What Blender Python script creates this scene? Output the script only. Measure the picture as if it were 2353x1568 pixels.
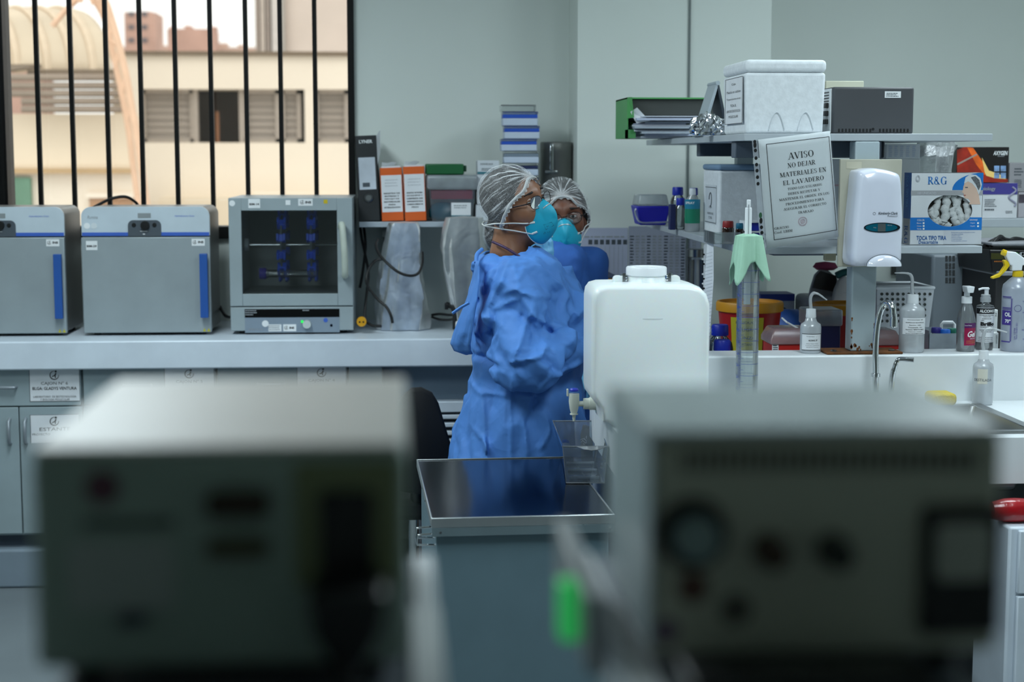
import bpy, bmesh, math, random
import numpy as np
from mathutils import Vector, Matrix
random.seed(7); RNG = np.random.default_rng(7)
for o in list(bpy.data.objects): bpy.data.objects.remove(o)
SC = bpy.context.scene
COL = SC.collection
# ------------------------------------------------------------------ camera
FP, HC = 3700.0, 1.6                       # focal length in pixels of the 2353 px frame, eye height
TH = math.atan(424/FP); PS = math.atan(250.5/FP*math.cos(TH))
FW = np.array([math.sin(PS)*math.cos(TH), math.cos(PS)*math.cos(TH), -math.sin(TH)])
RT = np.array([math.cos(PS), -math.sin(PS), 0.0]); UP = np.cross(RT, FW)
cam = bpy.data.cameras.new('camera'); camo = bpy.data.objects.new('camera', cam); COL.objects.link(camo)
cam.sensor_width = 36; cam.lens = FP/2353*36
camo.matrix_world = Matrix(((RT[0], UP[0], -FW[0], 0), (RT[1], UP[1], -FW[1], 0), (RT[2], UP[2], -FW[2], HC), (0, 0, 0, 1)))
cam.dof.use_dof = True; cam.dof.focus_distance = 4.45; cam.dof.aperture_fstop = 3.6
cam.clip_start = .05; cam.clip_end = 500
SC.camera = camo
# ------------------------------------------------------------------ light
SC.view_settings.view_transform = 'Standard'; SC.view_settings.look = 'None'
SC.view_settings.gamma = 1; SC.view_settings.exposure = 0; SC.view_settings.use_curve_mapping = False
W = bpy.data.worlds.new('overcast_sky'); SC.world = W; W.use_nodes = True
W.node_tree.nodes['Background'].inputs[0].default_value = (1.0, .965, .92, 1)
W.node_tree.nodes['Background'].inputs[1].default_value = 1.75
def area(name, loc, sx, sy, power, col):
    l = bpy.data.lights.new(name, 'AREA'); l.shape = 'RECTANGLE'; l.size = sx; l.size_y = sy; l.energy = power; l.color = col
    o = bpy.data.objects.new(name, l); COL.objects.link(o); o.location = loc; return o
LAMPS = [(-1.0, 4.6), (1.9, 4.6), (-.9, 2.75), (1.3, 2.75)]
LAMPP = [34, 19, 23, 31]
for (x, y), p in zip(LAMPS, LAMPP): area('ceiling_lamp_light', (x, y, 2.735), .55, 1.15, p, (.80, .95, 1.0))
sun = bpy.data.lights.new('hazy_sun', 'SUN'); sun.energy = .95; sun.angle = .5; sun.color = (1, .93, .85)
so = bpy.data.objects.new('hazy_sun', sun); COL.objects.link(so); so.rotation_euler = (math.radians(38), 0, math.radians(-25))
# ------------------------------------------------------------------ helpers
def P(px, py, Y=None, Z=None, X=None):
    """point of the place seen at a photo pixel, on the plane Y, Z or X = const"""
    d = FW+RT*(px-1176.5)/FP+UP*(784-py)/FP
    t = Y/d[1] if Y is not None else (Z-HC)/d[2] if Z is not None else X/d[0]
    return Vector((d[0]*t, d[1]*t, HC+d[2]*t))
def R(x0, y0, x1, y1, Y):
    my, mx = (y0+y1)/2, (x0+x1)/2
    return P(x0, my, Y).x, P(x1, my, Y).x, P(mx, y1, Y).z, P(mx, y0, Y).z
def pxs(Y): return Y/FP*1.004
def lin(c): return tuple((v/255/12.92 if v <= 10.3 else ((v/255+.055)/1.055)**2.4) for v in c)
MATS = {}
def mt(name, rgb, r=.5, m=0., nz=(9, .05), bump=None, crease=None, coat=0., em=0., spec=.5, sss=0., stretch=None):
    if name in MATS: return MATS[name]
    M = bpy.data.materials.new(name); M.use_nodes = True; nt = M.node_tree; b = nt.nodes['Principled BSDF']
    c = lin(rgb)
    b.inputs['Roughness'].default_value = r; b.inputs['Metallic'].default_value = m
    b.inputs['Coat Weight'].default_value = coat; b.inputs['Specular IOR Level'].default_value = spec
    tc = nt.nodes.new('ShaderNodeTexCoord'); src = tc.outputs['Object']
    if stretch:
        mp = nt.nodes.new('ShaderNodeMapping'); mp.inputs['Scale'].default_value = stretch; nt.links.new(src, mp.inputs[0]); src = mp.outputs[0]
    n = nt.nodes.new('ShaderNodeTexNoise'); n.inputs['Scale'].default_value = nz[0]; n.inputs['Detail'].default_value = 4; nt.links.new(src, n.inputs['Vector'])
    cr = nt.nodes.new('ShaderNodeValToRGB'); cr.color_ramp.elements[0].position = .3; cr.color_ramp.elements[1].position = .7
    cr.color_ramp.elements[0].color = (*[v*(1-nz[1]) for v in c], 1); cr.color_ramp.elements[1].color = (*[min(1, v*(1+nz[1])) for v in c], 1)
    nt.links.new(n.outputs[0], cr.inputs[0]); nt.links.new(cr.outputs[0], b.inputs['Base Color'])
    if em:
        b.inputs['Emission Color'].default_value = (*c, 1); b.inputs['Emission Strength'].default_value = em
    if sss:
        b.inputs['Subsurface Weight'].default_value = sss; b.inputs['Subsurface Radius'].default_value = (.02, .01, .006); b.inputs['Subsurface Scale'].default_value = .3
    if bump:
        n2 = nt.nodes.new('ShaderNodeTexNoise'); n2.inputs['Scale'].default_value = bump[0]; n2.inputs['Detail'].default_value = 3; nt.links.new(src, n2.inputs['Vector'])
        bp = nt.nodes.new('ShaderNodeBump'); bp.inputs['Strength'].default_value = bump[1]; bp.inputs['Distance'].default_value = bump[2]
        nt.links.new(n2.outputs[0], bp.inputs['Height']); nt.links.new(bp.outputs[0], b.inputs['Normal'])
    if crease:      # creased cloth: cell facets, warped
        w = nt.nodes.new('ShaderNodeTexNoise'); w.inputs['Scale'].default_value = crease[0]*.8; nt.links.new(src, w.inputs['Vector'])
        ma = nt.nodes.new('ShaderNodeMixRGB'); ma.blend_type = 'ADD'; ma.inputs[0].default_value = crease[3]; nt.links.new(src, ma.inputs[1]); nt.links.new(w.outputs['Color'], ma.inputs[2])
        prev = None
        for k, sc in enumerate((crease[0], crease[0]*2.6)):
            vo = nt.nodes.new('ShaderNodeTexVoronoi'); vo.inputs['Scale'].default_value = sc; nt.links.new(ma.outputs[0], vo.inputs['Vector'])
            bp = nt.nodes.new('ShaderNodeBump'); bp.inputs['Strength'].default_value = crease[1]*(1 if k == 0 else .6); bp.inputs['Distance'].default_value = crease[2]*(1 if k == 0 else .35); nt.links.new(vo.outputs['Distance'], bp.inputs['Height'])
            if prev: nt.links.new(prev.outputs[0], bp.inputs['Normal'])
            prev = bp
        nt.links.new(prev.outputs[0], b.inputs['Normal'])
    MATS[name] = M; return M
def clear(name, rgb, frost=.1, r=.05, streak=0, tint=None, refl=1.0, bump=None):
    """thin see-through plastic or glass: transparent film, some milky diffuse, fresnel gloss"""
    if name in MATS: return MATS[name]
    M = bpy.data.materials.new(name); M.use_nodes = True; nt = M.node_tree; N = nt.nodes.new; L = nt.links.new
    nt.nodes.remove(nt.nodes['Principled BSDF']); out = nt.nodes['Material Output']
    c = (*lin(rgb), 1)
    T = N('ShaderNodeBsdfTransparent'); T.inputs[0].default_value = (*lin(tint or (245, 248, 248)), 1)
    D = N('ShaderNodeBsdfDiffuse'); D.inputs[0].default_value = c; U = N('ShaderNodeBsdfTranslucent'); U.inputs[0].default_value = c
    DU = N('ShaderNodeMixShader'); DU.inputs[0].default_value = .4; L(D.outputs[0], DU.inputs[1]); L(U.outputs[0], DU.inputs[2])
    A = N('ShaderNodeMixShader'); L(T.outputs[0], A.inputs[1]); L(DU.outputs[0], A.inputs[2])
    tc = N('ShaderNodeTexCoord'); n = N('ShaderNodeTexNoise'); n.inputs['Scale'].default_value = 14; L(tc.outputs['Object'], n.inputs['Vector'])
    mr = N('ShaderNodeMapRange'); mr.inputs[1].default_value = .3; mr.inputs[2].default_value = .7
    mr.inputs[3].default_value = max(0, frost*(1-.15-streak)); mr.inputs[4].default_value = min(1, frost*(1+.15+streak)); L(n.outputs[0], mr.inputs[0]); L(mr.outputs[0], A.inputs[0])
    G = N('ShaderNodeBsdfGlossy'); G.inputs['Roughness'].default_value = r; G.inputs[0].default_value = (.9, .9, .9, 1)
    F = N('ShaderNodeFresnel'); F.inputs[0].default_value = 1.75; mm = N('ShaderNodeMath'); mm.operation = 'MULTIPLY'; mm.inputs[1].default_value = refl; L(F.outputs[0], mm.inputs[0])
    B = N('ShaderNodeMixShader'); L(mm.outputs[0], B.inputs[0]); L(A.outputs[0], B.inputs[1]); L(G.outputs[0], B.inputs[2]); L(B.outputs[0], out.inputs[0])
    if bump:
        n3 = N('ShaderNodeTexNoise'); n3.inputs['Scale'].default_value = bump[0]; n3.inputs['Detail'].default_value = 2; n3.inputs['Distortion'].default_value = 1.5; L(tc.outputs['Object'], n3.inputs['Vector']); bq = N('ShaderNodeBump'); bq.inputs['Strength'].default_value = bump[1]; bq.inputs['Distance'].default_value = bump[2]; L(n3.outputs[0], bq.inputs['Height'])
        for q in (D, G): L(bq.outputs[0], q.inputs['Normal'])
    MATS[name] = M; return M
class MB:
    def __init__(s): s.v = []; s.f = []
    def add(s, v, f):
        k = len(s.v); s.v += [tuple(p) for p in v]; s.f += [tuple(i+k for i in q) for q in f]; return s
    def box(s, x0, x1, y0, y1, z0, z1):
        return s.add([(x0, y0, z0), (x1, y0, z0), (x1, y1, z0), (x0, y1, z0), (x0, y0, z1), (x1, y0, z1), (x1, y1, z1), (x0, y1, z1)],
                     [(3, 2, 1, 0), (4, 5, 6, 7), (0, 1, 5, 4), (1, 2, 6, 5), (2, 3, 7, 6), (3, 0, 4, 7)])
    def rings(s, rs, closed=True, cap=True):
        n = len(rs[0]); v = [p for r in rs for p in r]; f = []
        for i in range(len(rs)-1):
            for j in range(n if closed else n-1):
                a, b = i*n+j, i*n+(j+1) % n; f.append((a, b, b+n, a+n))
        if cap and closed: f.append(tuple(range(n-1, -1, -1))); f.append(tuple(range((len(rs)-1)*n, len(rs)*n)))
        return s.add(v, f)
    def lathe(s, c, prof, n=24, ax=None, cap=True, sx=1, sy=1):
        """revolve (radius, height) pairs about the vertical, or the axis ax, through c"""
        c = Vector(c); q = Vector((0, 0, 1)).rotation_difference(Vector(ax)) if ax else None
        rs = []
        for r, h in prof:
            ring = []
            for k in range(n):
                a = 2*math.pi*k/n; p = Vector((max(r, 1e-5)*math.cos(a)*sx, max(r, 1e-5)*math.sin(a)*sy, h))
                if q: p = q @ p
                ring.append(c+p)
            rs.append(ring)
        return s.rings(rs, True, cap)
    def tube(s, pts, r, n=8, closed=False, smooth=0):
        pts = [Vector(p) for p in pts]
        if smooth: pts = spline(pts, smooth, closed)
        m = len(pts); rs = []; u = None
        for i, p in enumerate(pts):
            t = (pts[(i+1) % m]-pts[i-1]) if closed else (pts[min(i+1, m-1)]-pts[max(i-1, 0)])
            if t.length < 1e-9: t = Vector((0, 0, 1))
            t.normalize()
            if u is None: u = t.orthogonal().normalized()
            u = (u-t*u.dot(t)).normalized(); w = t.cross(u)
            rr = r[min(int(i*len(r)/m), len(r)-1)] if isinstance(r, (list, tuple)) else r
            rs.append([p+(u*math.cos(2*math.pi*k/n)+w*math.sin(2*math.pi*k/n))*rr for k in range(n)])
        if closed: rs.append(rs[0]); return s.rings(rs, True, False)
        return s.rings(rs)
    def prism(s, out, y0, y1):
        """outline of (x, z) points, anticlockwise seen from the front, pushed from y0 to y1"""
        n = len(out); v = [(x, y0, z) for x, z in out]+[(x, y1, z) for x, z in out]
        return s.add(v, [tuple(range(n)), tuple(range(2*n-1, n-1, -1))]+[(i, i+n, (i+1) % n+n, (i+1) % n) for i in range(n)])
    def xf(s, M): s.v = [tuple(M @ Vector(p)) for p in s.v]; return s
def spline(p, k=6, closed=False):
    n = len(p); o = []
    for i in range(n if closed else n-1):
        a, b, c, d = (p[(i-1) % n], p[i], p[(i+1) % n], p[(i+2) % n]) if closed else (p[max(i-1, 0)], p[i], p[i+1], p[min(i+2, n-1)])
        for j in range(k):
            t = j/k; o.append(.5*((2*b)+(c-a)*t+(2*a-5*b+4*c-d)*t*t+(3*b-a-3*c+d)*t**3))
    if not closed: o.append(p[-1])
    return o
def rrect(x0, x1, z0, z1, r, n=5):
    """rounded rectangle outline; r is one radius or (bl, br, tr, tl)"""
    r = r if isinstance(r, (tuple, list)) else (r,)*4; o = []
    for (cx, cz, a, q) in ((x0+r[0], z0+r[0], 180, r[0]), (x1-r[1], z0+r[1], 270, r[1]), (x1-r[2], z1-r[2], 0, r[2]), (x0+r[3], z1-r[3], 90, r[3])):
        for k in range(n+1): t = math.radians(a+90*k/n); o.append((cx+q*math.cos(t), cz+q*math.sin(t)))
    return o
def ell(cx, cz, a, b, n=28): return [(cx+a*math.cos(2*math.pi*k/n), cz+b*math.sin(2*math.pi*k/n)) for k in range(n)]
WM = {}
def thing(name, label, cat, loc, rz=0, group=None, kind=None):
    o = bpy.data.objects.new(name, None); COL.objects.link(o); o.location = loc; o.rotation_euler = (0, 0, rz); o.empty_display_size = .05
    WM[o.name] = Matrix.Translation(Vector(loc)) @ Matrix.Rotation(rz, 4, 'Z'); tag(o, label, cat, group, kind); return o
def tag(o, label=None, cat=None, group=None, kind=None):
    if label: o['label'] = label
    if cat: o['category'] = cat
    if group: o['group'] = group
    if kind: o['kind'] = kind
    return o
def ob(name, mb, mat, parent=None, smooth=0, bevel=0, seg=2, sub=0, local=False, solid=0):
    """link a builder as ONE mesh object; its points are world points unless local"""
    me = bpy.data.meshes.new(name)
    if isinstance(mb, tuple): v, f = mb
    else: v, f = mb.v, mb.f
    if parent is not None:
        Wp = WM[parent.name]
        if not local: I = Wp.inverted(); v = [I @ Vector(p) for p in v]
        loc = Vector((0, 0, 0))
    else:
        a = np.array(v); loc = Vector(((a[:, 0].min()+a[:, 0].max())/2, (a[:, 1].min()+a[:, 1].max())/2, a[:, 2].min()))
        v = a-np.array(loc)
    me.from_pydata([tuple(p) for p in v], [], f); me.update()
    me.materials.append(mat)
    o = bpy.data.objects.new(name, me); COL.objects.link(o)
    if parent is not None: o.parent = parent; WM[o.name] = WM[parent.name]
    else: o.location = loc; WM[o.name] = Matrix.Translation(loc)
    if smooth:
        me.shade_smooth(); me.set_sharp_from_angle(angle=math.radians(smooth))
    if solid: md = o.modifiers.new('solid', 'SOLIDIFY'); md.thickness = solid; md.offset = 0
    if bevel:
        md = o.modifiers.new('bevel', 'BEVEL'); md.width = bevel; md.segments = seg; md.limit_method = 'ANGLE'; md.angle_limit = math.radians(40)
        if not smooth: me.shade_smooth(); me.set_sharp_from_angle(angle=math.radians(60))
    if sub: md = o.modifiers.new('sub', 'SUBSURF'); md.levels = md.render_levels = sub
    return o
def dup(root, off, label=None, group=None):
    c = root.copy(); COL.objects.link(c); c.location = root.location+Vector(off); WM[c.name] = Matrix.Translation(Vector(off)) @ WM[root.name]
    if label: c['label'] = label
    if group: c['group'] = group
    for ch in list(root.children):
        d = ch.copy(); COL.objects.link(d); d.parent = c; WM[d.name] = WM[c.name]
        for g in list(ch.children):
            e = g.copy(); COL.objects.link(e); e.parent = d; WM[e.name] = WM[c.name]
    return c
def struct(name, mb, mat, **k): return tag(ob(name, mb, mat, **k), kind='structure')
# ------------------------------------------------------------------ lettering
_tm = {}
def bfont(s, bold):
    k = (s, bold)
    if k not in _tm:
        cu = bpy.data.curves.new('t', 'FONT'); cu.body = s; cu.resolution_u = 2; cu.offset = bold; cu.fill_mode = 'FRONT'
        o = bpy.data.objects.new('t', cu); COL.objects.link(o)
        dg = bpy.context.evaluated_depsgraph_get(); me = bpy.data.meshes.new_from_object(o.evaluated_get(dg))
        _tm[k] = ([(v.co.x, v.co.y) for v in me.vertices], [tuple(p.vertices) for p in me.polygons])
        bpy.data.objects.remove(o); bpy.data.meshes.remove(me); bpy.data.curves.remove(cu)
    return _tm[k]
def _st(o, p, q, w, sv=1):                       # one straight pen stroke, horizontal measure w
    h = w/2; o.append([(p[0]-h, p[1]), (p[0]+h, p[1]), (q[0]+h, q[1]), (q[0]-h, q[1])])
def _hz(o, x0, x1, y, t=.055): o.append([(x0, y-t/2), (x1, y-t/2), (x1, y+t/2), (x0, y+t/2)])
def _arc(o, cx, cy, rx, ry, a0, a1, wt=.15, n=14):
    for k in range(n):
        q = []
        for a in (a0+(a1-a0)*k/n, a0+(a1-a0)*(k+1)/n):
            t = math.radians(a); w = .05+(wt-.05)*abs(math.cos(t)); q.append(((cx+rx*math.cos(t), cy+ry*math.sin(t)), (cx+(rx-w)*math.cos(t), cy+(ry-.055)*math.sin(t))))
        o.append([q[0][0], q[1][0], q[1][1], q[0][1]])
def glyph(c):
    o = []; S = lambda x, y, w=.28: _hz(o, x-w/2, x+w/2, y, .05)
    V = lambda x, y0=0, y1=1, w=.15: _st(o, (x, y0), (x, y1), w)
    if c == 'A': _st(o, (.08, 0), (.36, 1), .05); _st(o, (.40, 1), (.68, 0), .16); _hz(o, .17, .56, .33); S(.08, .025); S(.68, .025); return o, .78
    if c == 'V': _st(o, (.10, 1), (.38, 0), .16); _st(o, (.40, 0), (.68, 1), .05); S(.1, .975); S(.68, .975); return o, .78
    if c == 'I': V(.18); S(.18, .025); S(.18, .975); return o, .36
    if c in 'SO0':
        if c == 'S': _arc(o, .28, .745, .24, .255, 60, 270, .13); _arc(o, .28, .265, .25, .275, -120, 90, .13); _st(o, (.06, .02), (.06, .28), .05); _st(o, (.47, .72), (.47, .98), .05); return o, .58
        _arc(o, .4, .5, .38, .51, 0, 360, .17, 24); return o, .8
    if c == 'Q': _arc(o, .4, .5, .38, .51, 0, 360, .17, 24); _st(o, (.45, .05), (.75, -.2), .12); return o, .8
    if c == 'N': V(.12, w=.05); V(.62, w=.05); _st(o, (.12, 1), (.62, 0), .17); S(.1, .975, .24); S(.12, .025); S(.62, .975); return o, .76
    if c == 'D': V(.16); _arc(o, .30, .5, .42, .5, -90, 90, .17, 16); _hz(o, .02, .32, .027); _hz(o, .02, .32, .973); return o, .76
    if c == 'E': V(.16); _hz(o, .02, .58, .027); _hz(o, .02, .56, .973); _hz(o, .16, .44, .5); _st(o, (.56, 0), (.58, .25), .05); _st(o, (.54, 1), (.54, .76), .05); _st(o, (.43, .36), (.43, .64), .04); return o, .65
    if c == 'F': V(.16); S(.16, .025); _hz(o, .02, .56, .973); _hz(o, .16, .44, .5); _st(o, (.54, 1), (.54, .72), .05); return o, .6
    if c == 'J': V(.32, .2, 1); _arc(o, .2, .2, .195, .22, 180, 360, .13); S(.32, .975); return o, .5
    if c == 'R': V(.16); S(.16, .025); _hz(o, .02, .32, .973); _hz(o, .16, .34, .5); _arc(o, .3, .737, .3, .263, -90, 90, .16); _st(o, (.34, .5), (.66, 0), .17); S(.66, .025, .18); return o, .74
    if c == 'P': V(.16); S(.16, .025); _hz(o, .02, .32, .973); _hz(o, .16, .34, .46); _arc(o, .3, .717, .3, .283, -90, 90, .16); return o, .64
    if c == 'B': V(.16); _hz(o, .02, .32, .973); _hz(o, .02, .34, .027); _hz(o, .16, .34, .52); _arc(o, .29, .757, .28, .243, -90, 90, .15); _arc(o, .31, .265, .31, .265, -90, 90, .16); return o, .68
    if c == 'M': V(.12, w=.05); V(.78); _st(o, (.13, 1), (.43, .05), .16); _st(o, (.43, .05), (.75, 1), .05); S(.12, .025, .22); S(.78, .025); S(.08, .975, .2); S(.82, .975, .2); return o, .94
    if c == 'T': V(.33); S(.33, .025); _hz(o, .03, .63, .973); _st(o, (.05, 1), (.04, .74), .05); _st(o, (.61, 1), (.62, .74), .05); return o, .68
    if c == 'L': V(.16); _hz(o, .02, .58, .027); S(.16, .975); _st(o, (.56, 0), (.58, .28), .05); return o, .62
    if c == 'U': V(.15, .25, 1); _st(o, (.62, .25), (.62, 1), .05); _arc(o, .36, .27, .285, .29, 180, 360, .13); S(.15, .975); S(.62, .975, .22); return o, .76
    if c == 'Y': _st(o, (.1, 1), (.37, .45), .16); _st(o, (.37, .45), (.64, 1), .05); V(.37, 0, .5); S(.37, .025); S(.1, .975); S(.64, .975, .22); return o, .74
    if c == 'C': _arc(o, .4, .5, .38, .51, 45, 315, .17, 20); _st(o, (.66, .68), (.66, .98), .05); return o, .72
    if c == 'G': _arc(o, .4, .5, .38, .51, 45, 330, .17, 20); _st(o, (.66, .7), (.66, .98), .05); V(.66, .02, .45, .13); S(.66, .44); return o, .8
    if c == '&': _arc(o, .3, .76, .19, .25, 0, 360, .1); _arc(o, .3, .27, .28, .28, 60, 360, .14, 18); _st(o, (.2, .7), (.66, 0), .15); S(.66, .025, .2); return o, .78
    if c == 'o': _arc(o, .24, .32, .23, .33, 0, 360, .13, 18); return o, .5
    if c == 'd': _arc(o, .24, .32, .23, .33, 0, 360, .13, 18); V(.42, 0, 1, .12); return o, .56
    if c == '.': o.append([(.03, 0), (.17, 0), (.17, .15), (.03, .15)]); return o, .26
    return o, .3
def serif(s):
    v, f, x = [], [], 0
    for c in s:
        g, w = glyph(c)
        for q in g: k = len(v); v += [(a+x, b) for a, b in q]; f.append(tuple(range(k, k+len(q))))
        x += w+.05
    return v, f
def letters(s, c, w, h, mat, parent, ux=(1, 0, 0), uz=(0, 0, 1), ser=False, bold=.0, name='lettering', lift=.0006, slant=0, fn=None):
    """flat print: the text s fitted into w x h metres about the centre c"""
    v, f = serif(s) if ser else bfont(s, bold)
    if not v: return
    a = np.array(v); lo, hi = a.min(0), a.max(0); ux, uz = Vector(ux).normalized(), Vector(uz).normalized(); n = ux.cross(uz); c = Vector(c)
    pts = []
    for x, y in v:
        X = ((x-lo[0])/(hi[0]-lo[0])-.5)*w; Y = ((y-lo[1])/max(hi[1]-lo[1], 1e-6)-.5)*h; X += slant*Y
        pts.append(fn(X, Y) if fn else c+ux*X+uz*Y+n*lift)
    return ob(name, (pts, f), mat, parent)
def pl(s, px, py, wpx, hpx, Y, mat, parent, **k):
    """the same, centred on a photo pixel on a front at depth Y"""
    return letters(s, P(px, py, Y), wpx*pxs(Y), hpx*pxs(Y), mat, parent, **k)
def sheet(name, x0, y0, x1, y1, Y, mat, parent, t=.0008):
    a = R(x0, y0, x1, y1, Y); return ob(name, MB().box(a[0], a[1], Y-t, Y, a[2], a[3]), mat, parent)
def dashes(px0, py0, px1, py1, Y, n, mat, parent, gap=.45, name='print_lines', ux=None):
    """rows of print too small to read"""
    x0, x1, z0, z1 = R(px0, py0, px1, py1, Y); m = MB(); h = (z1-z0)/n
    for i in range(n):
        z = z1-(i+.5)*h; x = x0+(x1-x0)*.04*random.random(); e = x1-(x1-x0)*.3*random.random()
        while x < e:
            w = (x1-x0)*random.uniform(.05, .16); m.add([(x, Y-.0007, z-h*gap/2), (min(x+w, x1), Y-.0007, z-h*gap/2), (min(x+w, x1), Y-.0007, z+h*gap/2), (x, Y-.0007, z+h*gap/2)], [(0, 1, 2, 3)]); x += w+(x1-x0)*.03
    return ob(name, m, mat, parent)
def pbox(name, label, cat, px, Y, dep, mat, zb=None, bevel=.002, group=None):
    """box thing whose front shows at pixels px=(x0,y0,x1,y1) at depth Y"""
    x0, x1, z0, z1 = R(*px, Y); z0 = zb if zb is not None else z0
    o = ob(name, MB().box(x0, x1, Y, Y+dep, z0, z1), mat, bevel=bevel); tag(o, label, cat, group); return o
def ppart(name, parent, px, Y, dep, mat, zb=None, bevel=.0015, zt=None, smooth=0):
    x0, x1, z0, z1 = R(*px, Y); z0 = zb if zb is not None else z0; z1 = zt if zt is not None else z1
    return ob(name, MB().box(x0, x1, Y, Y+dep, z0, z1), mat, parent, bevel=bevel)
# ------------------------------------------------------------------ common materials
WALL = mt('wall_paint', (222, 229, 224), .6, nz=(1.5, .03), bump=(60, .05, .002))
WHITE = mt('white_laminate', (212, 222, 232), .35)
CAB = mt('grey_cabinet', (150, 165, 170), .45)
PAPER = mt('paper', (225, 228, 232), .7, nz=(20, .03))
INK = mt('black_ink', (18, 18, 22), .7)
BLACK = mt('black_plastic', (14, 15, 16), .4)
STEEL = mt('steel', (150, 152, 152), .25, 1., nz=(3, .1), stretch=(1, 1, 30))
CHROME = mt('chrome', (205, 208, 210), .06, 1.)
DKFRAME = mt('black_frame', (10, 11, 11), .5, spec=.2)
FOAM = mt('styrofoam', (226, 231, 235), .8, nz=(60, .06), bump=(160, .22, .003))
CLEAR = clear('clear_plastic', (235, 240, 245), .13, .06)
FROST = clear('frosted_plastic', (215, 225, 235), .45, .3, .1)
MILK = clear('milky_plastic', (222, 228, 230), .7, .25, .05)
BLUECAP = mt('blue_cap', (22, 45, 175), .4)
WPLAST = mt('white_plastic', (228, 232, 236), .35)
# ------------------------------------------------------------------ room
ZC = .93                                    # worktop height
XL, XR, YB, YF, ZT = -3.2, 3.4, 6.66, -1.6, 2.8
struct('floor', MB().box(XL-.2, XR+.2, YF-.2, YB+.2, -.1, 0), mt('floor_vinyl', (120, 128, 132), .35, nz=(3, .08)))
struct('ceiling', MB().box(XL-.2, XR+.2, YF-.2, YB+.2, ZT, ZT+.1), mt('ceiling_paint', (215, 218, 214), .8))
struct('wall_left', MB().box(XL-.15, XL, YF, YB, 0, ZT), WALL)
struct('wall_right', MB().box(XR, XR+.15, YF, YB, 0, ZT), WALL)
struct('wall_front', MB().box(XL-.15, XR+.15, YF-.15, YF, 0, ZT), mt('wall_rear_paint', (150, 156, 152), .7))
wx0, wx1 = -2.95, P(815, 240, YB).x; wz0, wz1 = P(515, 548, YB).z, 2.6
m = MB().box(XL-.15, wx0, YB, YB+.18, 0, ZT).box(wx1, XR+.15, YB, YB+.18, 0, ZT).box(wx0, wx1, YB, YB+.18, 0, wz0).box(wx0, wx1, YB, YB+.18, wz1, ZT)
struct('wall_back', m, WALL)
yp = 6.33; xp0, xp1 = P(1327, 200, yp).x, P(1770, 200, yp).x
struct('wall_pillar', MB().box(xp0, xp1, yp, YB+.02, 0, ZT), WALL)
xs = P(1583, 150, yp).x
struct('trim_1', MB().box(xs-.004, xs+.004, yp-.008, yp, 1.0, ZT), mt('grey_conduit', (105, 115, 115), .5))
w = thing('window_1', 'wide window with black frame and vertical security bars', 'window', ((wx0+wx1)/2, YB, wz0), kind='structure')
fr = P(800, 240, YB).x; m = MB().box(fr, wx1, YB-.03, YB+.1, wz0, wz1); ob('window_post', m, DKFRAME, w, bevel=.003)
ob('window_post', MB().box(wx0, wx0+.06, YB-.03, YB+.1, wz0, wz1), DKFRAME, w, bevel=.003)
xm = P(6, 240, YB).x; ob('window_post', MB().box(xm-.03, xm+.015, YB-.03, YB+.1, wz0, wz1), DKFRAME, w, bevel=.003)
for a, b in ((wz0, P(515, 520, YB).z), (wz1-.06, wz1)): ob('window_rail', MB().box(wx0, wx1, YB-.03, YB+.1, a, b), DKFRAME, w, bevel=.003)
GLASSW = clear('window_glass', (240, 240, 235), .015, .02, refl=.7)
ob('window_pane', MB().box(wx0+.05, xm, YB+.05, YB+.054, wz0, wz1), GLASSW, w); ob('window_pane', MB().box(xm, fr+.01, YB+.03, YB+.034, wz0, wz1), GLASSW, w)
bp = [88, 166, 247, 325, 405, 486, 567, 646, 725]
bx = [P(p, 240, YB-.02).x for p in bp]; bx = [bx[0]-.146*k for k in range(9, 0, -1) if bx[0]-.146*k > wx0+.05]+bx
for x in bx: ob('window_bar', MB().box(x-.009, x+.009, YB-.035, YB-.012, wz0+.01, wz1-.01), DKFRAME, w, bevel=.002)
# ceiling lamps: housing with a glowing diffuser, the lights of the room
for i, (x, y) in enumerate(LAMPS):
    t = thing('ceiling_lamp', ['ceiling light panel over the counter by the window', 'ceiling light panel above the reagent shelves', 'ceiling light panel over the middle aisle, left row', 'ceiling light panel over the middle aisle, right row'][i], 'lamp', (x, y, 2.74), group='ceiling light panels')
    ob('housing', MB().box(x-.3, x+.3, y-.6, y+.6, 2.752, ZT), WPLAST, t)
    ob('diffuser', MB().box(x-.285, x+.285, y-.585, y+.585, 2.742, 2.752), mt('lamp_diffuser', (235, 245, 255), .5, em=2), t)
# ------------------------------------------------------------------ outside
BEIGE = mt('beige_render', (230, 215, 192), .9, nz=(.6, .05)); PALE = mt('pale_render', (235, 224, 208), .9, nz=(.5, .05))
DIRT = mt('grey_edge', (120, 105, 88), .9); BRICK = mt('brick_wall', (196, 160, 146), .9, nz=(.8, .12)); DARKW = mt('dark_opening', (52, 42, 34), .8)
LOUV = mt('window_louvre_glass', (150, 140, 130), .6, nz=(6, .1), stretch=(.2, .2, 8)); LOUV2 = mt('window_frame_alu', (165, 155, 145), .5)
YA = 20.; GZ = -7.
x0 = P(285, 200, YA).x; x1 = P(1250, 200, YA).x; zt = P(550, 128, YA).z; za, zb = P(550, 205, YA).z, P(550, 328, YA).z
t = thing('neighbour_building', 'cream building with a long band of louvred windows', 'building', ((x0+x1)/2, YA+2, GZ))
ob('lower_wall', MB().box(x0, x1, YA, YA+4, GZ, zb), PALE, t); ob('upper_wall', MB().box(x0, x1, YA, YA+4, za, zt), PALE, t)
ob('parapet_coping', MB().box(x0, x1, YA-.06, YA+.3, zt, zt+.05), DIRT, t); ob('inner_wall', MB().box(x0, x1, YA+.6, YA+.7, zb, za), DARKW, t)
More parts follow.
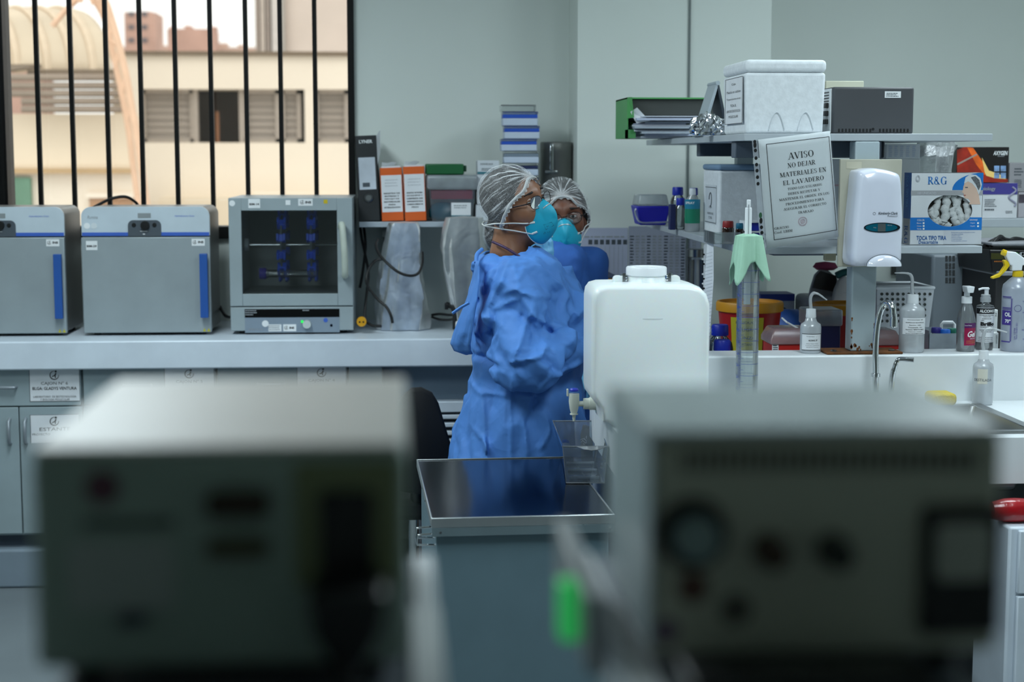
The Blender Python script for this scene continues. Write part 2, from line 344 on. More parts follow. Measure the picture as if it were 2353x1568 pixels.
for a, b in ((285, 322), (700, 722), (880, 900), (1050, 1070)):
    xa, xb = P(a, 260, YA).x, P(b, 260, YA).x; ob('wall_pier', MB().box(xa, xb, YA+.002, YA+.6, zb, za), PALE, t)
for a, b, M_ in ((322, 443, LOUV), (557, 640, LOUV), (643, 690, LOUV), (690, 700, DIRT), (722, 800, LOUV), (803, 880, LOUV), (900, 1050, LOUV)):
    xa, xb = P(a, 260, YA).x, P(b, 260, YA).x; f = ob('window_frame', MB().box(xa, xb, YA+.12, YA+.16, zb, zb+.05).box(xa, xb, YA+.12, YA+.16, za-.05, za).box(xa, xa+.05, YA+.12, YA+.16, zb, za).box(xb-.05, xb, YA+.12, YA+.16, zb, za), LOUV2, t)
    n = 7
    for k in range(n):
        z = zb+.03+(za-zb-.06)*k/n; h = (za-zb-.06)/n
        ob('louvre', MB().add([(xa, YA+.16, z), (xb, YA+.16, z), (xb, YA+.18, z+h*1.05), (xa, YA+.18, z+h*1.05)], [(0, 1, 2, 3)]), M_, f)
for px in (447, 553):
    xa = P(px, 260, YA).x; ob('window_jamb', MB().box(xa-.03, xa+.03, YA+.1, YA+.18, zb, za), LOUV2, t)
ob('leaning_plank', MB().box(P(490, 300, YA).x, P(497, 300, YA).x, YA+.3, YA+.33, zb, P(490, 255, YA).z), mt('old_plank', (150, 105, 75), .8), t)
a = R(380, 452, 800, 480, YA); ob('roof_edge', MB().box(a[0], a[1], YA-.5, YA, a[2]-.3, a[3]), BEIGE, t)
# left building with vaulted roof
YV = 16.; x0, x1 = P(-260, 300, YV).x, P(306, 300, YV).x
t = thing('vaulted_building', 'beige building with ribbed barrel-vault roof, pipes along its side', 'building', ((x0+x1)/2, YV+2, GZ))
z1 = P(150, 262, YV).z; z2 = P(150, 392, YV).z
ob('upper_wall', MB().box(x0, x1, YV, YV+.6, z2, z1), BEIGE, t); ob('lower_wall', MB().box(x0, x1+.05, YV+.05, YV+.6, GZ, z2), PALE, t)
ob('ledge', MB().box(x0, x1, YV-.06, YV+.1, z2-.03, z2+.02), mt('ledge_stain', (186, 158, 120), .9), t)
a = R(5, 408, 72, 520, YV); ob('green_hoarding', MB().box(a[0], a[1], YV-.02, YV+.1, a[2], a[3]), mt('green_board', (92, 128, 108), .8, nz=(1.2, .35)), t)
a = R(207, 455, 305, 520, YV); ob('low_opening', MB().box(a[0], a[1], YV-.015, YV+.1, a[2], a[3]), mt('brown_opening', (176, 140, 110), .9), t)
ob('opening_lintel', MB().box(a[0]-.03, a[1]+.05, YV-.05, YV+.1, a[3], a[3]+.05), PALE, t)
# roof: panels between ribs, vault axis along the wall
ZE = P(150, 168, YV+.6).z; ROOF = mt('roof_sheet', (205, 190, 168), .9, nz=(.8, .12)); RIB = mt('roof_rib', (214, 196, 172), .9)
rx = [P(p, 168, YV+.6).x for p in (-260, -160, -60, 40, 110, 165, 215, 258)]
def arcp(x, q, rad=0): return (x-1.0*(1-math.cos(q*1.35)), YV+.6+2.6*(1-math.cos(q*1.35))+0*q, ZE+(P(150, 28, YV+3).z-ZE)*math.sin(min(q*1.35, 1.57))+rad)
for i in range(len(rx)-1):
    m = MB(); m.rings([[arcp(rx[i]+(rx[i+1]-rx[i])*j/4, k/10, .02*math.sin(j*math.pi/4)) for j in range(5)] for k in range(12)], closed=False); ob('roof_panel', m, ROOF, t, smooth=60, solid=.03)
    ob('roof_rib', MB().tube([arcp(rx[i], k/10, .03) for k in range(12)], .035, 6), RIB, t, smooth=60)
ob('roof_gutter', MB().tube([P(65, 172, YV+.2), P(262, 172, YV+.2)], .055, 8), DIRT, t, smooth=60)
ob('roof_flashing', MB().add([P(12, 150, YV+.3), P(95, 150, YV), P(95, 154, YV), P(12, 165, YV)], [(0, 1, 2, 3)]), DIRT, t, solid=.02)
ob('gable_wall', MB().prism([(rx[-1], P(260, 262, YV).z), (P(300, 262, YV+.7).x, P(260, 262, YV).z), (P(285, 170, YV+.7).x, P(280, 170, YV+.7).z), (P(262, 75, YV+.7).x, P(262, 75, YV+.7).z), (rx[-1], P(258, 60, YV+.7).z)], YV+.62, YV+.7), ROOF, t)
for i, py in enumerate((178, 197, 215, 233, 251)):
    o = ob('roof_pipe', MB().tube([P(-250 if i < 3 else 50, py, YV-.25), P(282-(5-i)*2, py, YV-.25)], .034, 10), mt('pipe_grey', (148, 134, 120), .7, nz=(3, .1)), t, smooth=60)
ARCH = mt('arch_peach', (228, 192, 164), .8)
ap = [(196, -60), (238, -5), (258, 50), (275, 110), (289, 170), (301, 235), (313, 300), (322, 360), (331, 425), (338, 480), (342, 520)]
t2 = thing('truss_arch', 'peach curved truss arch beside the vaulted roof', 'arch', P(330, 480, YV-.6))
ob('outer_chord', MB().tube([P(x, y, YV-.6) for x, y in ap], .034, 8, smooth=4), ARCH, t2, smooth=60)
ip = [(120, 60), (160, 15), (200, -12), (235, 30), (252, 90), (266, 150), (280, 215), (296, 300), (306, 380), (314, 440), (322, 500)]
ob('inner_chord', MB().tube([P(x, y, YV-.3) for x, y in ip], .03, 6, smooth=4), ARCH, t2, smooth=60)
for a, b in (((160, 15), (170, -30)), ((170, -30), (185, 5)), ((185, 5), (200, -40)), ((200, -40), (214, 10)), ((214, 10), (225, -20)), ((225, -20), (238, 36)), ((258, 50), (250, 90)), ((250, 90), (275, 110)), ((275, 110), (266, 150)), ((289, 170), (280, 215)), ((301, 235), (292, 280))):
    ob('truss_web', MB().tube([P(*a, YV-.45), P(*b, YV-.45)], .022, 5), ARCH, t2)
# far skyline
def tower(name, lab, px, Y, mat, wins=(), blocks=(), grp=None, dep=2.5):
    x0, x1, z0, z1 = R(*px, Y); t = thing(name, lab, 'building', ((x0+x1)/2, Y+dep/2, GZ), group=grp)
    ob('walls', MB().box(x0, x1, Y, Y+dep, GZ, z1), mat, t)
    for b in blocks: q = R(*b, Y); ob('roof_block', MB().box(q[0], q[1], Y+.2, Y+dep*.6, z1, q[3]), mat, t)
    for b in wins: q = R(*b, Y); ob('window', MB().box(q[0], q[1], Y-.03, Y+.05, q[2], q[3]), mt('far_window', (110, 104, 108), .6), t)
    return t
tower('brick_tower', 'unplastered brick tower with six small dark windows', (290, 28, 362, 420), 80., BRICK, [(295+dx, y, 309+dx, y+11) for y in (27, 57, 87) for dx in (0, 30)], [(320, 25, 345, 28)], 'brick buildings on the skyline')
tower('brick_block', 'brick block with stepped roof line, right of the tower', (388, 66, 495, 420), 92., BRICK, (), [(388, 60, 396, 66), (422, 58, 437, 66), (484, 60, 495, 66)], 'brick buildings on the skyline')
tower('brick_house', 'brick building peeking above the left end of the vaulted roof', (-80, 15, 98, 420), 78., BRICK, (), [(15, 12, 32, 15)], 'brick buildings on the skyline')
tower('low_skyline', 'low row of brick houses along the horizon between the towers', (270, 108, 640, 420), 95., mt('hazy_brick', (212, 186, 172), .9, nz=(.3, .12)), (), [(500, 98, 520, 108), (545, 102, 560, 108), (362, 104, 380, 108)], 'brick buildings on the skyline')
x0, x1, z0, z1 = R(588, -200, 1300, 420, 34.); t = thing('tall_building', 'tall pale building with grey columns rising at right of the window', 'building', ((x0+x1)/2, 38, GZ))
ob('walls', MB().box(P(655, 50, 34.).x, x1, 34, 42, GZ, z1), mt('pale_wall', (214, 200, 190), .9, nz=(.8, .08)), t)
for a, b, c in ((588, 597, (160, 146, 136)), (600, 610, (190, 178, 168)), (613, 622, (150, 138, 130)), (626, 642, (206, 200, 196)), (644, 655, (170, 166, 160))):
    ob('column', MB().box(P(a, 50, 34.).x, P(b, 50, 34.).x, 33.8, 41, GZ, z1), mt('col%d' % a, c, .8), t)
struct('ground_outside', MB().box(-60, 60, 7.2, 120, GZ-.2, GZ), mt('street_ground', (150, 138, 122), .9))
# ------------------------------------------------------------------ worktop and cabinets by the window
YC = 5.93; YD = 5.98
xe = xp0-.002
o = ob('worktop', MB().box(XL, xe, YC, YB, ZC-.105, ZC).box(xe, .86, YC, yp-.002, ZC-.105, ZC), WHITE, bevel=.006); tag(o, 'long white worktop with thick front edge under the window', 'worktop')
zd = P(30, 1227, YD).z; zdr = P(100, 934, YD).z; zct = ZC-.106
def cabinet(pa, pb, lab, top, sub_):
    xa, xb = P(pa, 900, YD).x, P(pb, 900, YD).x
    t = thing('base_cabinet', lab, 'cabinet', ((xa+xb)/2, YD+.3, 0), group='base cabinets under the window worktop')
    ob('body', MB().box(xa, xb, YD+.02, YB-.02, zd-.01, zct), CAB, t); zk_ = P(30, 1262, YD).z; ob('floor_curb', MB().box(xa, xb, YD-.01, YB-.05, 0, zk_), mt('curb_grey', (128, 142, 154), .5), t, bevel=.01); ob('plinth', MB().box(xa, xb, YD+.06, YB-.05, zk_, zd-.01), mt('plinth_blue_grey', (62, 74, 88), .5), t)
    d = ob('drawer', MB().box(xa+.003, xb-.003, YD, YD+.02, zdr+.002, zct-.004), CAB, t, bevel=.002)
    hx = xa+.2; hz = P(100, 889, YD).z
    HND = mt('handle_grey', (150, 158, 165), .35, .3)
    ob('handle', MB().tube([(hx-.05, YD, hz), (hx-.05, YD-.022, hz), (hx+.05, YD-.022, hz), (hx+.05, YD, hz)], .006, 8), HND, d, smooth=60)
    xmid = xa+(xb-xa)*.526
    for i, (a, b) in enumerate(((xa+.003, xmid-.0025), (xmid+.0025, xb-.003))):
        dr = ob('door', MB().box(a, b, YD, YD+.02, zd, zdr-.003), CAB, t, bevel=.002)
        hh = xmid-.034 if i == 0 else xmid+.024; za, zb = P(30, 1020, YD).z, P(30, 963, YD).z
        ob('handle', MB().tube([(hh, YD, zb), (hh, YD-.022, zb-.008), (hh, YD-.022, za+.008), (hh, YD, za)], .006, 8), HND, dr, smooth=60)
    # taped paper notices
    nx = xb-.098
    s = ob('drawer_notice', MB().box(nx-.091, nx+.092, YD-.0012, YD, P(100, 923, YD).z, zct-.004), PAPER, d)
    k = pxs(YD)
    fr = MB(); a = P(100, 923, YD).z
    for q in ((nx-.091, nx-.0895, a, zct-.004), (nx+.0905, nx+.092, a, zct-.004), (nx-.091, nx+.092, a, a+.0015)): fr.box(q[0], q[1], YD-.0016, YD-.0012, q[2], q[3])
    ob('notice_border', fr, INK, d)
    emblem((nx, YD-.0013, P(100, 863, YD).z), .017, d)
    for txt, py, wpx, hpx, bo in ((top, 882, 60, 9, .0), ('BLGA: GLADYS VENTURA', 893, 99, 7, .02), ('LABORATORIO  DE BIOTECNOLOGIA', 912, 96, 4.5, 0), ('Y BIOLOGIA MOLECULAR', 918.5, 66, 4.5, 0)):
        if sub_ or txt == top: letters(txt, (nx, YD-.0013, P(100, py, YD).z), wpx*k, hpx*k, INK, d, bold=bo)
    if sub_:
        a = R(70, 953, 182, 1018, YD); s = ob('door_notice', MB().box(a[0], a[1], YD-.0012, YD, a[2], a[3]), PAPER, t)
        emblem(P(125, 969, YD-.002), .017, t); pl('ESTANTE', 127, 987, 70, 8, YD-.0013, INK, t); pl('PROYECTO', 95, 999, 40, 5, YD-.0013, INK, t)
        ob('notice_border', MB().box(a[0], a[1], YD-.0016, YD-.0012, a[3]-.0015, a[3]).box(a[0], a[0]+.0015, YD-.0016, YD-.0012, a[2], a[3]), INK, t)
    return t
def emblem(c, r, parent):
    """round emblem: open ring with a small bending figure"""
    c = Vector(c); m = MB()
    for k in range(22):
        q = []
        for a in (-60+k*13, -60+(k+1)*13):
            t = math.radians(a+140); w = .1+.12*math.sin(max(0, (k/22))*math.pi); q += [(math.cos(t), math.sin(t), 1), (math.cos(t), math.sin(t), 1-w)]
        m.add([c+Vector((x*r*s, -.0005, z*r*s)) for x, z, s in (q[0], q[2], q[3], q[1])], [(0, 1, 2, 3)])
    m.prism(ell(c.x+.35*r, c.z+.85*r, .24*r, .24*r, 12), c.y-.0005, c.y-.0003)
    m.prism([(c.x-.5*r, c.z-.2*r), (c.x+.05*r, c.z+.1*r), (c.x+.25*r, c.z+.55*r), (c.x+.5*r, c.z+.45*r), (c.x+.3*r, c.z-.1*r), (c.x+.35*r, c.z-.6*r), (c.x+.15*r, c.z-.6*r), (c.x+.05*r, c.z-.15*r), (c.x-.4*r, c.z-.4*r)], c.y-.0005, c.y-.0003)
    return ob('emblem', m, INK, parent)
cabinet(-122, 188, 'grey base cabinet with drawer notice CAJON N° 6', 'CAJON N° 6', True)
cabinet(190, 497, 'grey base cabinet second from the left, under the middle oven', 'CAJON N° 5', False)
cabinet(499, 800, 'grey base cabinet below the glass-door oven', 'CAJON N° 4', False)
xa, xb = P(802, 900, YD).x, P(878, 900, YD).x
o = ob('filler_panel', MB().box(xa, xb, YD, YB-.02, 0, zct), CAB, bevel=.002); tag(o, 'narrow grey filler panel closing the cabinet row', 'panel')
xa, xb, _, zl = R(960, 922, 1290, 1050, 6.0)
t = thing('louvred_unit', 'white louvred ventilation unit under the worktop behind the chair', 'appliance', ((xa+xb)/2, 6.2, 0))
ob('casing', MB().box(xa, xb, 6.04, YB-.03, 0, zl), WHITE, t, bevel=.004); ob('top_rail', MB().box(xa, xb, 6.0, 6.04, zl-.042, zl), WHITE, t, bevel=.004)
for k in range(11):
    z = zl-.06-k*.031; ob('louvre', MB().box(xa+.01, xb-.01, 6.005, 6.035, z-.008, z+.008).xf(Matrix.Identity(4)), WHITE, t, bevel=.003)
ob('recess', MB().box(xa, xb, 6.036, 6.04, .1, zl-.045), BLACK, t)
o = ob('back_panel', MB().box(P(880, 880, 6.05).x, .66, 6.05, 6.07, zl+.001, zct), mt('blue_grey_panel', (120, 138, 152), .5)); tag(o, 'blue-grey back panel above the louvred unit', 'panel')
# ------------------------------------------------------------------ hybridization ovens
OVB = mt('oven_grey', (150, 160, 164), .4, .1); OVT = mt('oven_light_grey', (192, 204, 212), .35); OVS = mt('oven_side_grey', (118, 120, 118), .4, .4)
OBL = mt('oven_blue', (62, 98, 186), .4); HBL = mt('handle_blue', (38, 84, 158), .4); DKG = mt('dark_grey_plastic', (72, 80, 88), .5)
LBL = mt('white_label', (228, 231, 232), .5); LOGO = mt('faint_grey_print', (150, 155, 160), .6)
YO = 6.12
def oven(dx, lab, tagn):
    X = lambda px: P(px+dx, 620, YO).x; Z = lambda py: P(340, py, YO).z
    x0, x1 = X(190), X(484); zt = Z(476); zm = Z(543)
    t = thing('hybridization_oven', lab, 'oven', ((x0+x1)/2, YO+.16, ZC), group='grey hybridization ovens on the worktop')
    ob('housing', MB().prism(rrect(x0+.002, x1-.002, ZC+.016, zt, (.004, .004, .034, .034), 7), YO+.012, YO+.31), OVS, t, smooth=35)
    for q in (x0+.04, x1-.04):
        for yy in (YO+.05, YO+.27): ob('foot', MB().lathe((q, yy, ZC), [(.014, 0), (.014, .017)], 12), BLACK, t)
    c = ob('control_panel', MB().prism(rrect(x0, x1, zm+.002, zt+.001, (.001, .001, .036, .036), 7), YO-.002, YO+.013), OVT, t, smooth=35, bevel=.003)
    d = ob('door', MB().box(x0, x1, YO-.014, YO+.01, Z(764), zm-.003), OVB, t, bevel=.003)
    for q0, q1 in ((x0+.002, X(298)), (X(373), x1-.002)): ob('blue_stripe', MB().box(q0, q1, YO-.0035, YO-.002, Z(542), Z(534)), OBL, c)
    bz = ob('knob_bezel', MB().prism(rrect(X(297), X(373), Z(543), Z(506), (.001, .001, .02, .02)), YO-.006, YO-.002), DKG, c, smooth=40)
    kn = P(334+dx, 518, YO); ob('knob', MB().lathe((kn.x, YO-.006, kn.z), [(.017, 0), (.016, .012), (.0, .0125)], 20, (0, -1, 0)), BLACK, bz, smooth=40)
    for q in (311, 358): ob('button', MB().lathe((X(q), YO-.006, Z(517)), [(.008, 0), (.0075, .003), (.003, .0032), (0, .0032)], 14, (0, -1, 0)), BLACK, bz, smooth=40)
    ob('knob_mark', MB().box(X(331), X(336), YO-.0066, YO-.006, Z(539), Z(537)).box(X(325), X(342), YO-.0066, YO-.006, Z(532), Z(531)), LBL, bz)
    ob('display', MB().box(X(320), X(350), YO-.003, YO-.002, Z(501), Z(490)), mt('lcd', (140, 146, 148), .3), c)
    bl = mt('blue_print', (92, 120, 200), .6)
    letters('Hybridization Oven', (X(427), YO-.0025, Z(497)), .072, .0085, bl, c, slant=.2)
    letters('Rumina', (X(217), YO-.0025, Z(499)), .038, .012, LOGO, c, slant=.2)
    for q, a, b in ((203, 519, LBL), (219, 519, mt('pale_sticker', (205, 212, 215), .6))): ob('round_sticker', MB().prism(ell(X(q), Z(a), .0115, .0115, 18), YO-.003, YO-.002), b, c)
    hx0, hx1 = X(462), X(480); zt2, zb2 = Z(582), Z(729)
    ob('handle', MB().prism(rrect(hx0, hx1, zb2, zt2, .003), YO-.05, YO-.03).box(hx0+.004, hx1-.004, YO-.03, YO-.012, zt2-.03, zt2-.012).box(hx0+.004, hx1-.004, YO-.03, YO-.012, zb2+.012, zb2+.03), HBL, d, bevel=.002)
    yd = YO-.0142
    if tagn:
        ob('number_label', MB().box(X(201), X(227), yd-.0006, yd, Z(574), Z(553)), LBL, d); letters(tagn, (X(214), yd-.0007, Z(565)), .036, .008, INK, d, bold=.03)
    ob('institute_label', MB().box(X(443), X(473), yd-.0006, yd, Z(565), Z(549)), LBL, d); letters('INS', (X(464), yd-.0007, Z(556.5)), .02, .0085, INK, d, bold=.04)
    emblem((X(450), yd-.0007, Z(557)), .007, d)
    YW = mt('warning_yellow', (190, 180, 40), .5)
    for q in (468, 478): ob('warning_sticker', MB().prism([(X(q)-.006, Z(762)), (X(q)+.006, Z(762)), (X(q), Z(754))], yd-.0006, yd), YW, d)
    return t
oven(0, 'grey bench oven with blue handle, labelled BIM-29', 'BIM-29')
oven(-333, 'grey bench oven with blue handle, cut by the left edge of the picture', None)
CBL = mt('black_cable', (16, 17, 18), .5)
def cable(pts, r, lab, name='power_cable', mat=None, smooth=6, cat='cable', group=None):
    o = ob(name, MB().tube(pts, r, 8, smooth=smooth), mat or CBL, smooth=60); return tag(o, lab, cat, group)
cable([P(206, 482, 6.4), P(228, 470, 6.42), P(255, 457, 6.46), P(285, 452, 6.48), P(305, 460, 6.5), P(318, 476, 6.52), P(322, 520, 6.53), P(322, 700, 6.53)], .006, 'black cable arching over the top of the BIM-29 oven')
cable([P(506, 705, 6.45), P(512, 718, 6.38), P(522, 728, 6.33), P(545, 731, 6.5)], .006, 'black cable between the BIM-29 oven and the glass-door oven')
# ------------------------------------------------------------------ oven with glass door and rotating blue clamps
X = lambda px: P(px, 620, YO).x
Z = lambda py: P(670, py, YO).z
x0, x1 = X(528), X(811); zt = Z(455); GR = mt('shaker_grey', (150, 162, 166), .4); GR2 = mt('shaker_panel', (128, 142, 156), .45)
t = thing('incubator_oven', 'grey oven with glass door showing blue tube clamps, labelled BIM-14', 'oven', ((x0+x1)/2, YO+.25, ZC))
zc0, zc1 = Z(680), Z(480); xc0, xc1 = X(552), X(781); yb = YO+.5
ob('casing', MB().box(x0, xc0, YO+.02, yb, ZC+.012, zt).box(xc1, x1, YO+.02, yb, ZC+.012, zt).box(xc0, xc1, YO+.02, yb, zc1, zt).box(xc0, xc1, YO+.02, yb, ZC+.012, zc0).box(xc0, xc1, YO+.36, yb, zc0, zc1), GR, t)
INT = mt('dark_interior', (165, 172, 174), .5); ob('chamber_lining', MB().box(xc0, xc1, YO+.352, YO+.36, zc0, zc1).box(xc0, xc0+.004, YO+.02, YO+.36, zc0, zc1).box(xc1-.004, xc1, YO+.02, YO+.36, zc0, zc1).box(xc0, xc1, YO+.02, YO+.36, zc1-.004, zc1), INT, t)
ob('chamber_tray', MB().box(xc0+.006, xc1-.006, YO+.03, YO+.34, zc0, zc0+.012), mt('tray_grey', (135, 142, 142), .4), t, bevel=.003)
for q in (x0+.04, x1-.04):
    for yy in (YO+.06, YO+.44): ob('foot', MB().lathe((q, yy, ZC), [(.014, 0), (.014, .013)], 12), BLACK, t)
zl = Z(704)
d = ob('door', MB().box(x0, X(557), YO-.01, YO+.02, zl+.002, zt).box(X(776), x1, YO-.01, YO+.02, zl+.002, zt).box(X(557), X(776), YO-.01, YO+.02, Z(484), zt).box(X(557), X(776), YO-.01, YO+.02, zl+.002, Z(675)), GR, t, bevel=.002)
ob('door_glass', MB().box(X(556), X(777), YO-.004, YO, Z(676), Z(483)), clear('oven_glass', (60, 66, 66), .02, .03, tint=(248, 251, 251)), d)
hp = [P(783, 522, YO-.01), P(786, 518, YO-.05), P(790, 560, YO-.066), P(792, 590, YO-.066), P(793, 630, YO-.05), P(793, 633, YO-.01)]
ob('handle', MB().tube(hp, .0125, 10, smooth=5), mt('handle_cream', (186, 194, 182), .45), d, smooth=60)
f = ob('fascia', MB().box(x0, x1, YO-.008, YO+.02, ZC+.014, zl-.002), GR, t, bevel=.003)
ob('control_strip', MB().box(X(561), X(779), YO-.0095, YO-.008, Z(729), Z(710)), mt('gloss_black', (10, 11, 13), .12), f)
ob('lower_panel', MB().box(X(561), X(779), YO-.009, YO-.008, Z(764), Z(729)), GR2, f)
ob('knob', MB().lathe((X(704), YO-.009, Z(745)), [(.0165, 0), (.015, .018), (0, .019)], 20, (0, -1, 0)), mt('knob_silver', (190, 198, 196), .35), f, smooth=40)
ob('led', MB().prism(rrect(X(690), X(696), Z(742), Z(736), .003), YO-.011, YO-.009), mt('green_led', (40, 230, 90), .3, em=.6), f)
for q, r_ in ((747, 5), (760, 3), (760, 3)): ob('blue_button', MB().prism(ell(X(q), Z(736 if r_ == 5 else 748), r_*pxs(YO), r_*pxs(YO), 14), YO-.0105, YO-.009), OBL, f)
ob('round_sticker', MB().prism(ell(X(608), Z(743), .0125, .0125, 18), YO-.0103, YO-.009), LBL, f)
for a, b in ((615, 645), (649, 679)): ob('small_label', MB().box(X(a), X(b), YO-.0104, YO-.009, Z(761), Z(745)), LBL, f)
letters('INS', (X(669), YO-.0106, Z(753)), .018, .0085, INK, f, bold=.04); emblem((X(656), YO-.0106, Z(753)), .007, f); dashes(617, 747, 643, 760, YO-.0106, 3, LOGO, f); letters('HYBRID Thermal', (X(585), YO-.0093, Z(756)), .055, .007, LOGO, f, slant=.2)
dashes(563, 712, 590, 726, YO-.0096, 3, LOGO, f); dashes(695, 711, 712, 716, YO-.0096, 1, LOGO, f)
yd = YO-.0102
for a, b, c, e in ((574, 601, 457, 478), (688, 721, 457, 473)): ob('label', MB().box(X(a), X(b), yd-.0008, yd, Z(e), Z(c)), LBL, d)
letters('BIM-14', (X(587.5), yd-.001, Z(469)), .036, .008, INK, d, bold=.03); letters('INS', (X(711), yd-.001, Z(465)), .022, .009, INK, d, bold=.04); emblem((X(697), yd-.001, Z(465)), .0075, d)
ob('round_sticker', MB().prism(ell(X(537), Z(467), .011, .011, 18), yd-.0008, yd), LBL, d); ob('square_sticker', MB().box(X(659), X(670), yd-.0008, yd, Z(471), Z(460)), LBL, d)
ob('hazard_sticker', MB().box(X(746), X(755), yd-.0008, yd, Z(468), Z(459)), mt('hazard_yellow', (200, 175, 20), .5), d)
ym = YO+.16; BC = mt('clamp_blue', (58, 108, 255), .4)
rt_ = thing('tube_rotor', 'rotor with two rows of blue clamps inside the glass-door oven', 'rotor', (X(680), ym, zc0+.012))
ob('axle', MB().tube([(xc0+.005, ym, Z(568)), (xc1-.005, ym, Z(568))], .004, 10), CHROME, rt_, smooth=60)
ob('bearing', MB().lathe((xc0+.004, ym, Z(567)), [(.024, 0), (.024, .014), (.01, .016)], 16, (1, 0, 0)), WPLAST, rt_, smooth=40)
for q in (645, 714):
    ob('wheel', MB().lathe((X(q)-.004, ym, Z(568)), [(.125, 0), (.125, .006)], 40, (1, 0, 0)), mt('wheel_grey', (110, 120, 130), .3), rt_, smooth=40)
    for k in range(12):
        a = 2*math.pi*(k+.5)/12; cy, cz = ym+.108*math.cos(a), Z(568)+.108*math.sin(a)
        m = MB().box(-.017, .017, -.014, .014, -.006, .022).box(-.017, -.008, -.014, .014, .022, .036).box(.008, .017, -.014, .014, .022, .036)
        m.xf(Matrix.Translation((X(q), cy, cz)) @ Matrix.Rotation(a-math.pi/2, 4, 'X')); ob('clamp', m, BC, rt_, bevel=.002)
o = ob('hybridization_tube', MB().lathe((X(597), ym-.1, Z(631)), [(.018, 0), (.018, .024), (.015, .026), (.015, .2), (.013, .21)], 16, (1, 0, 0)), CLEAR, smooth=40); tag(o, 'clear glass tube clipped in the oven rotor', 'tube')
ob('cap', MB().lathe((X(593), ym-.1, Z(631)), [(.021, 0), (.022, .004), (.022, .022), (.019, .026)], 18, (1, 0, 0)), mt('violet_cap', (78, 60, 190), .4), o, smooth=40)
# ------------------------------------------------------------------ wall shelf
YS = 6.30; zs = P(950, 510, YS).z; xa = P(825, 510, YS).x
o = ob('wall_shelf', MB().box(xa, xp0-.004, YS, YB, zs-.021, zs), mt('shelf_grey', (168, 178, 188), .4), bevel=.002); tag(o, 'grey wall shelf holding binders and boxes by the window', 'shelf')
ob('bracket', MB().box(xa+.09, xa+.12, YS+.05, YB, zs-.06, zs-.021).box(xa+.09, xa+.12, YB-.03, YB, zs-.2, zs-.02), mt('bracket_grey', (90, 98, 100), .4), o)
def binder(px, lab, mat, tilt, title):
    x0, x1, z0, z1 = R(*px, YS+.03); xm = (x0+x1)/2; w = (x1-x0)/2; h = z1-zs
    t = thing('binder', lab, 'binder', (xm, YS+.17, zs+.001), group='lever-arch binders on the wall shelf')
    Mx = Matrix.Translation((xm, YS+.03, zs+.001)) @ Matrix.Rotation(tilt, 4, 'Y')
    dz = w*abs(math.sin(tilt)); Mx = Matrix.Translation((0, 0, dz)) @ Mx
    ob('cover', MB().box(-w, w, 0, .004, 0, h).box(-w, -w+.004, 0, .28, 0, h).box(w-.004, w, 0, .28, 0, h).xf(Mx), mat, t, bevel=.002)
    ob('papers', MB().box(-w+.006, w-.006, .01, .27, .006, h-.012 if mat is BLACKB else h+.006).xf(Mx), PAPER, t)
    return t, Mx, w, h
BLACKB = mt('binder_black', (30, 34, 36), .5, nz=(40, .15)); ORB = mt('binder_orange', (214, 92, 22), .55)
t, Mx, w_, h_ = binder((824, 313, 873, 508), 'tall black lever-arch binder with a metal finger ring', BLACKB, math.radians(-2.3), '')
U, Vz = (Mx.to_3x3() @ Vector((1, 0, 0))), (Mx.to_3x3() @ Vector((0, 0, 1)))
def on(x, z, y=-.0005): return Mx @ Vector((x, y, z))
ob('spine_label', MB().prism([(-w_*.78, h_*.37), (w_*.78, h_*.37), (w_*.78, h_*.745), (-w_*.78, h_*.745)], -.001, 0).xf(Mx), mt('spine_label_grey', (196, 204, 214), .5, nz=(6, .25)), t)
ob('barcode', MB().add([(-.014+.0032*k+(0 if j < 2 else .0018), -.0016, h_*.4 if j in (0, 3) else h_*.4) for k in range(9) for j in range(4)], []) if 0 else MB().prism([(-.02, h_*.4), (.008, h_*.4), (.008, h_*.45), (-.02, h_*.45)], -.0016, -.001).xf(Mx), DKG, t)
letters('LYNER', on(0, h_*.93, -.001), .052, .013, LBL, t, ux=U, uz=Vz, bold=.03)
m = MB(); c = (0, -.002, h_*.275); m.tube([(c[0]+.0155*math.cos(a*math.pi/8), -.002, c[2]+.0155*math.sin(a*math.pi/8)) for a in range(16)], .0035, 6, True); ob('finger_ring', m.xf(Mx), STEEL, t, smooth=60)
ob('ring_hole', MB().prism(ell(0, h_*.275, .013, .013, 18), -.0012, 0).xf(Mx), mt('hole_grey', (90, 95, 95), .6), t)
ob('loose_sheet', MB().add([(w_-.004, .03, h_*.98), (w_+.016, .06, h_*1.06), (w_+.012, .06, h_*.8), (w_-.004, .03, h_*.6)], [(0, 1, 2, 3)]).xf(Mx), PAPER, t)
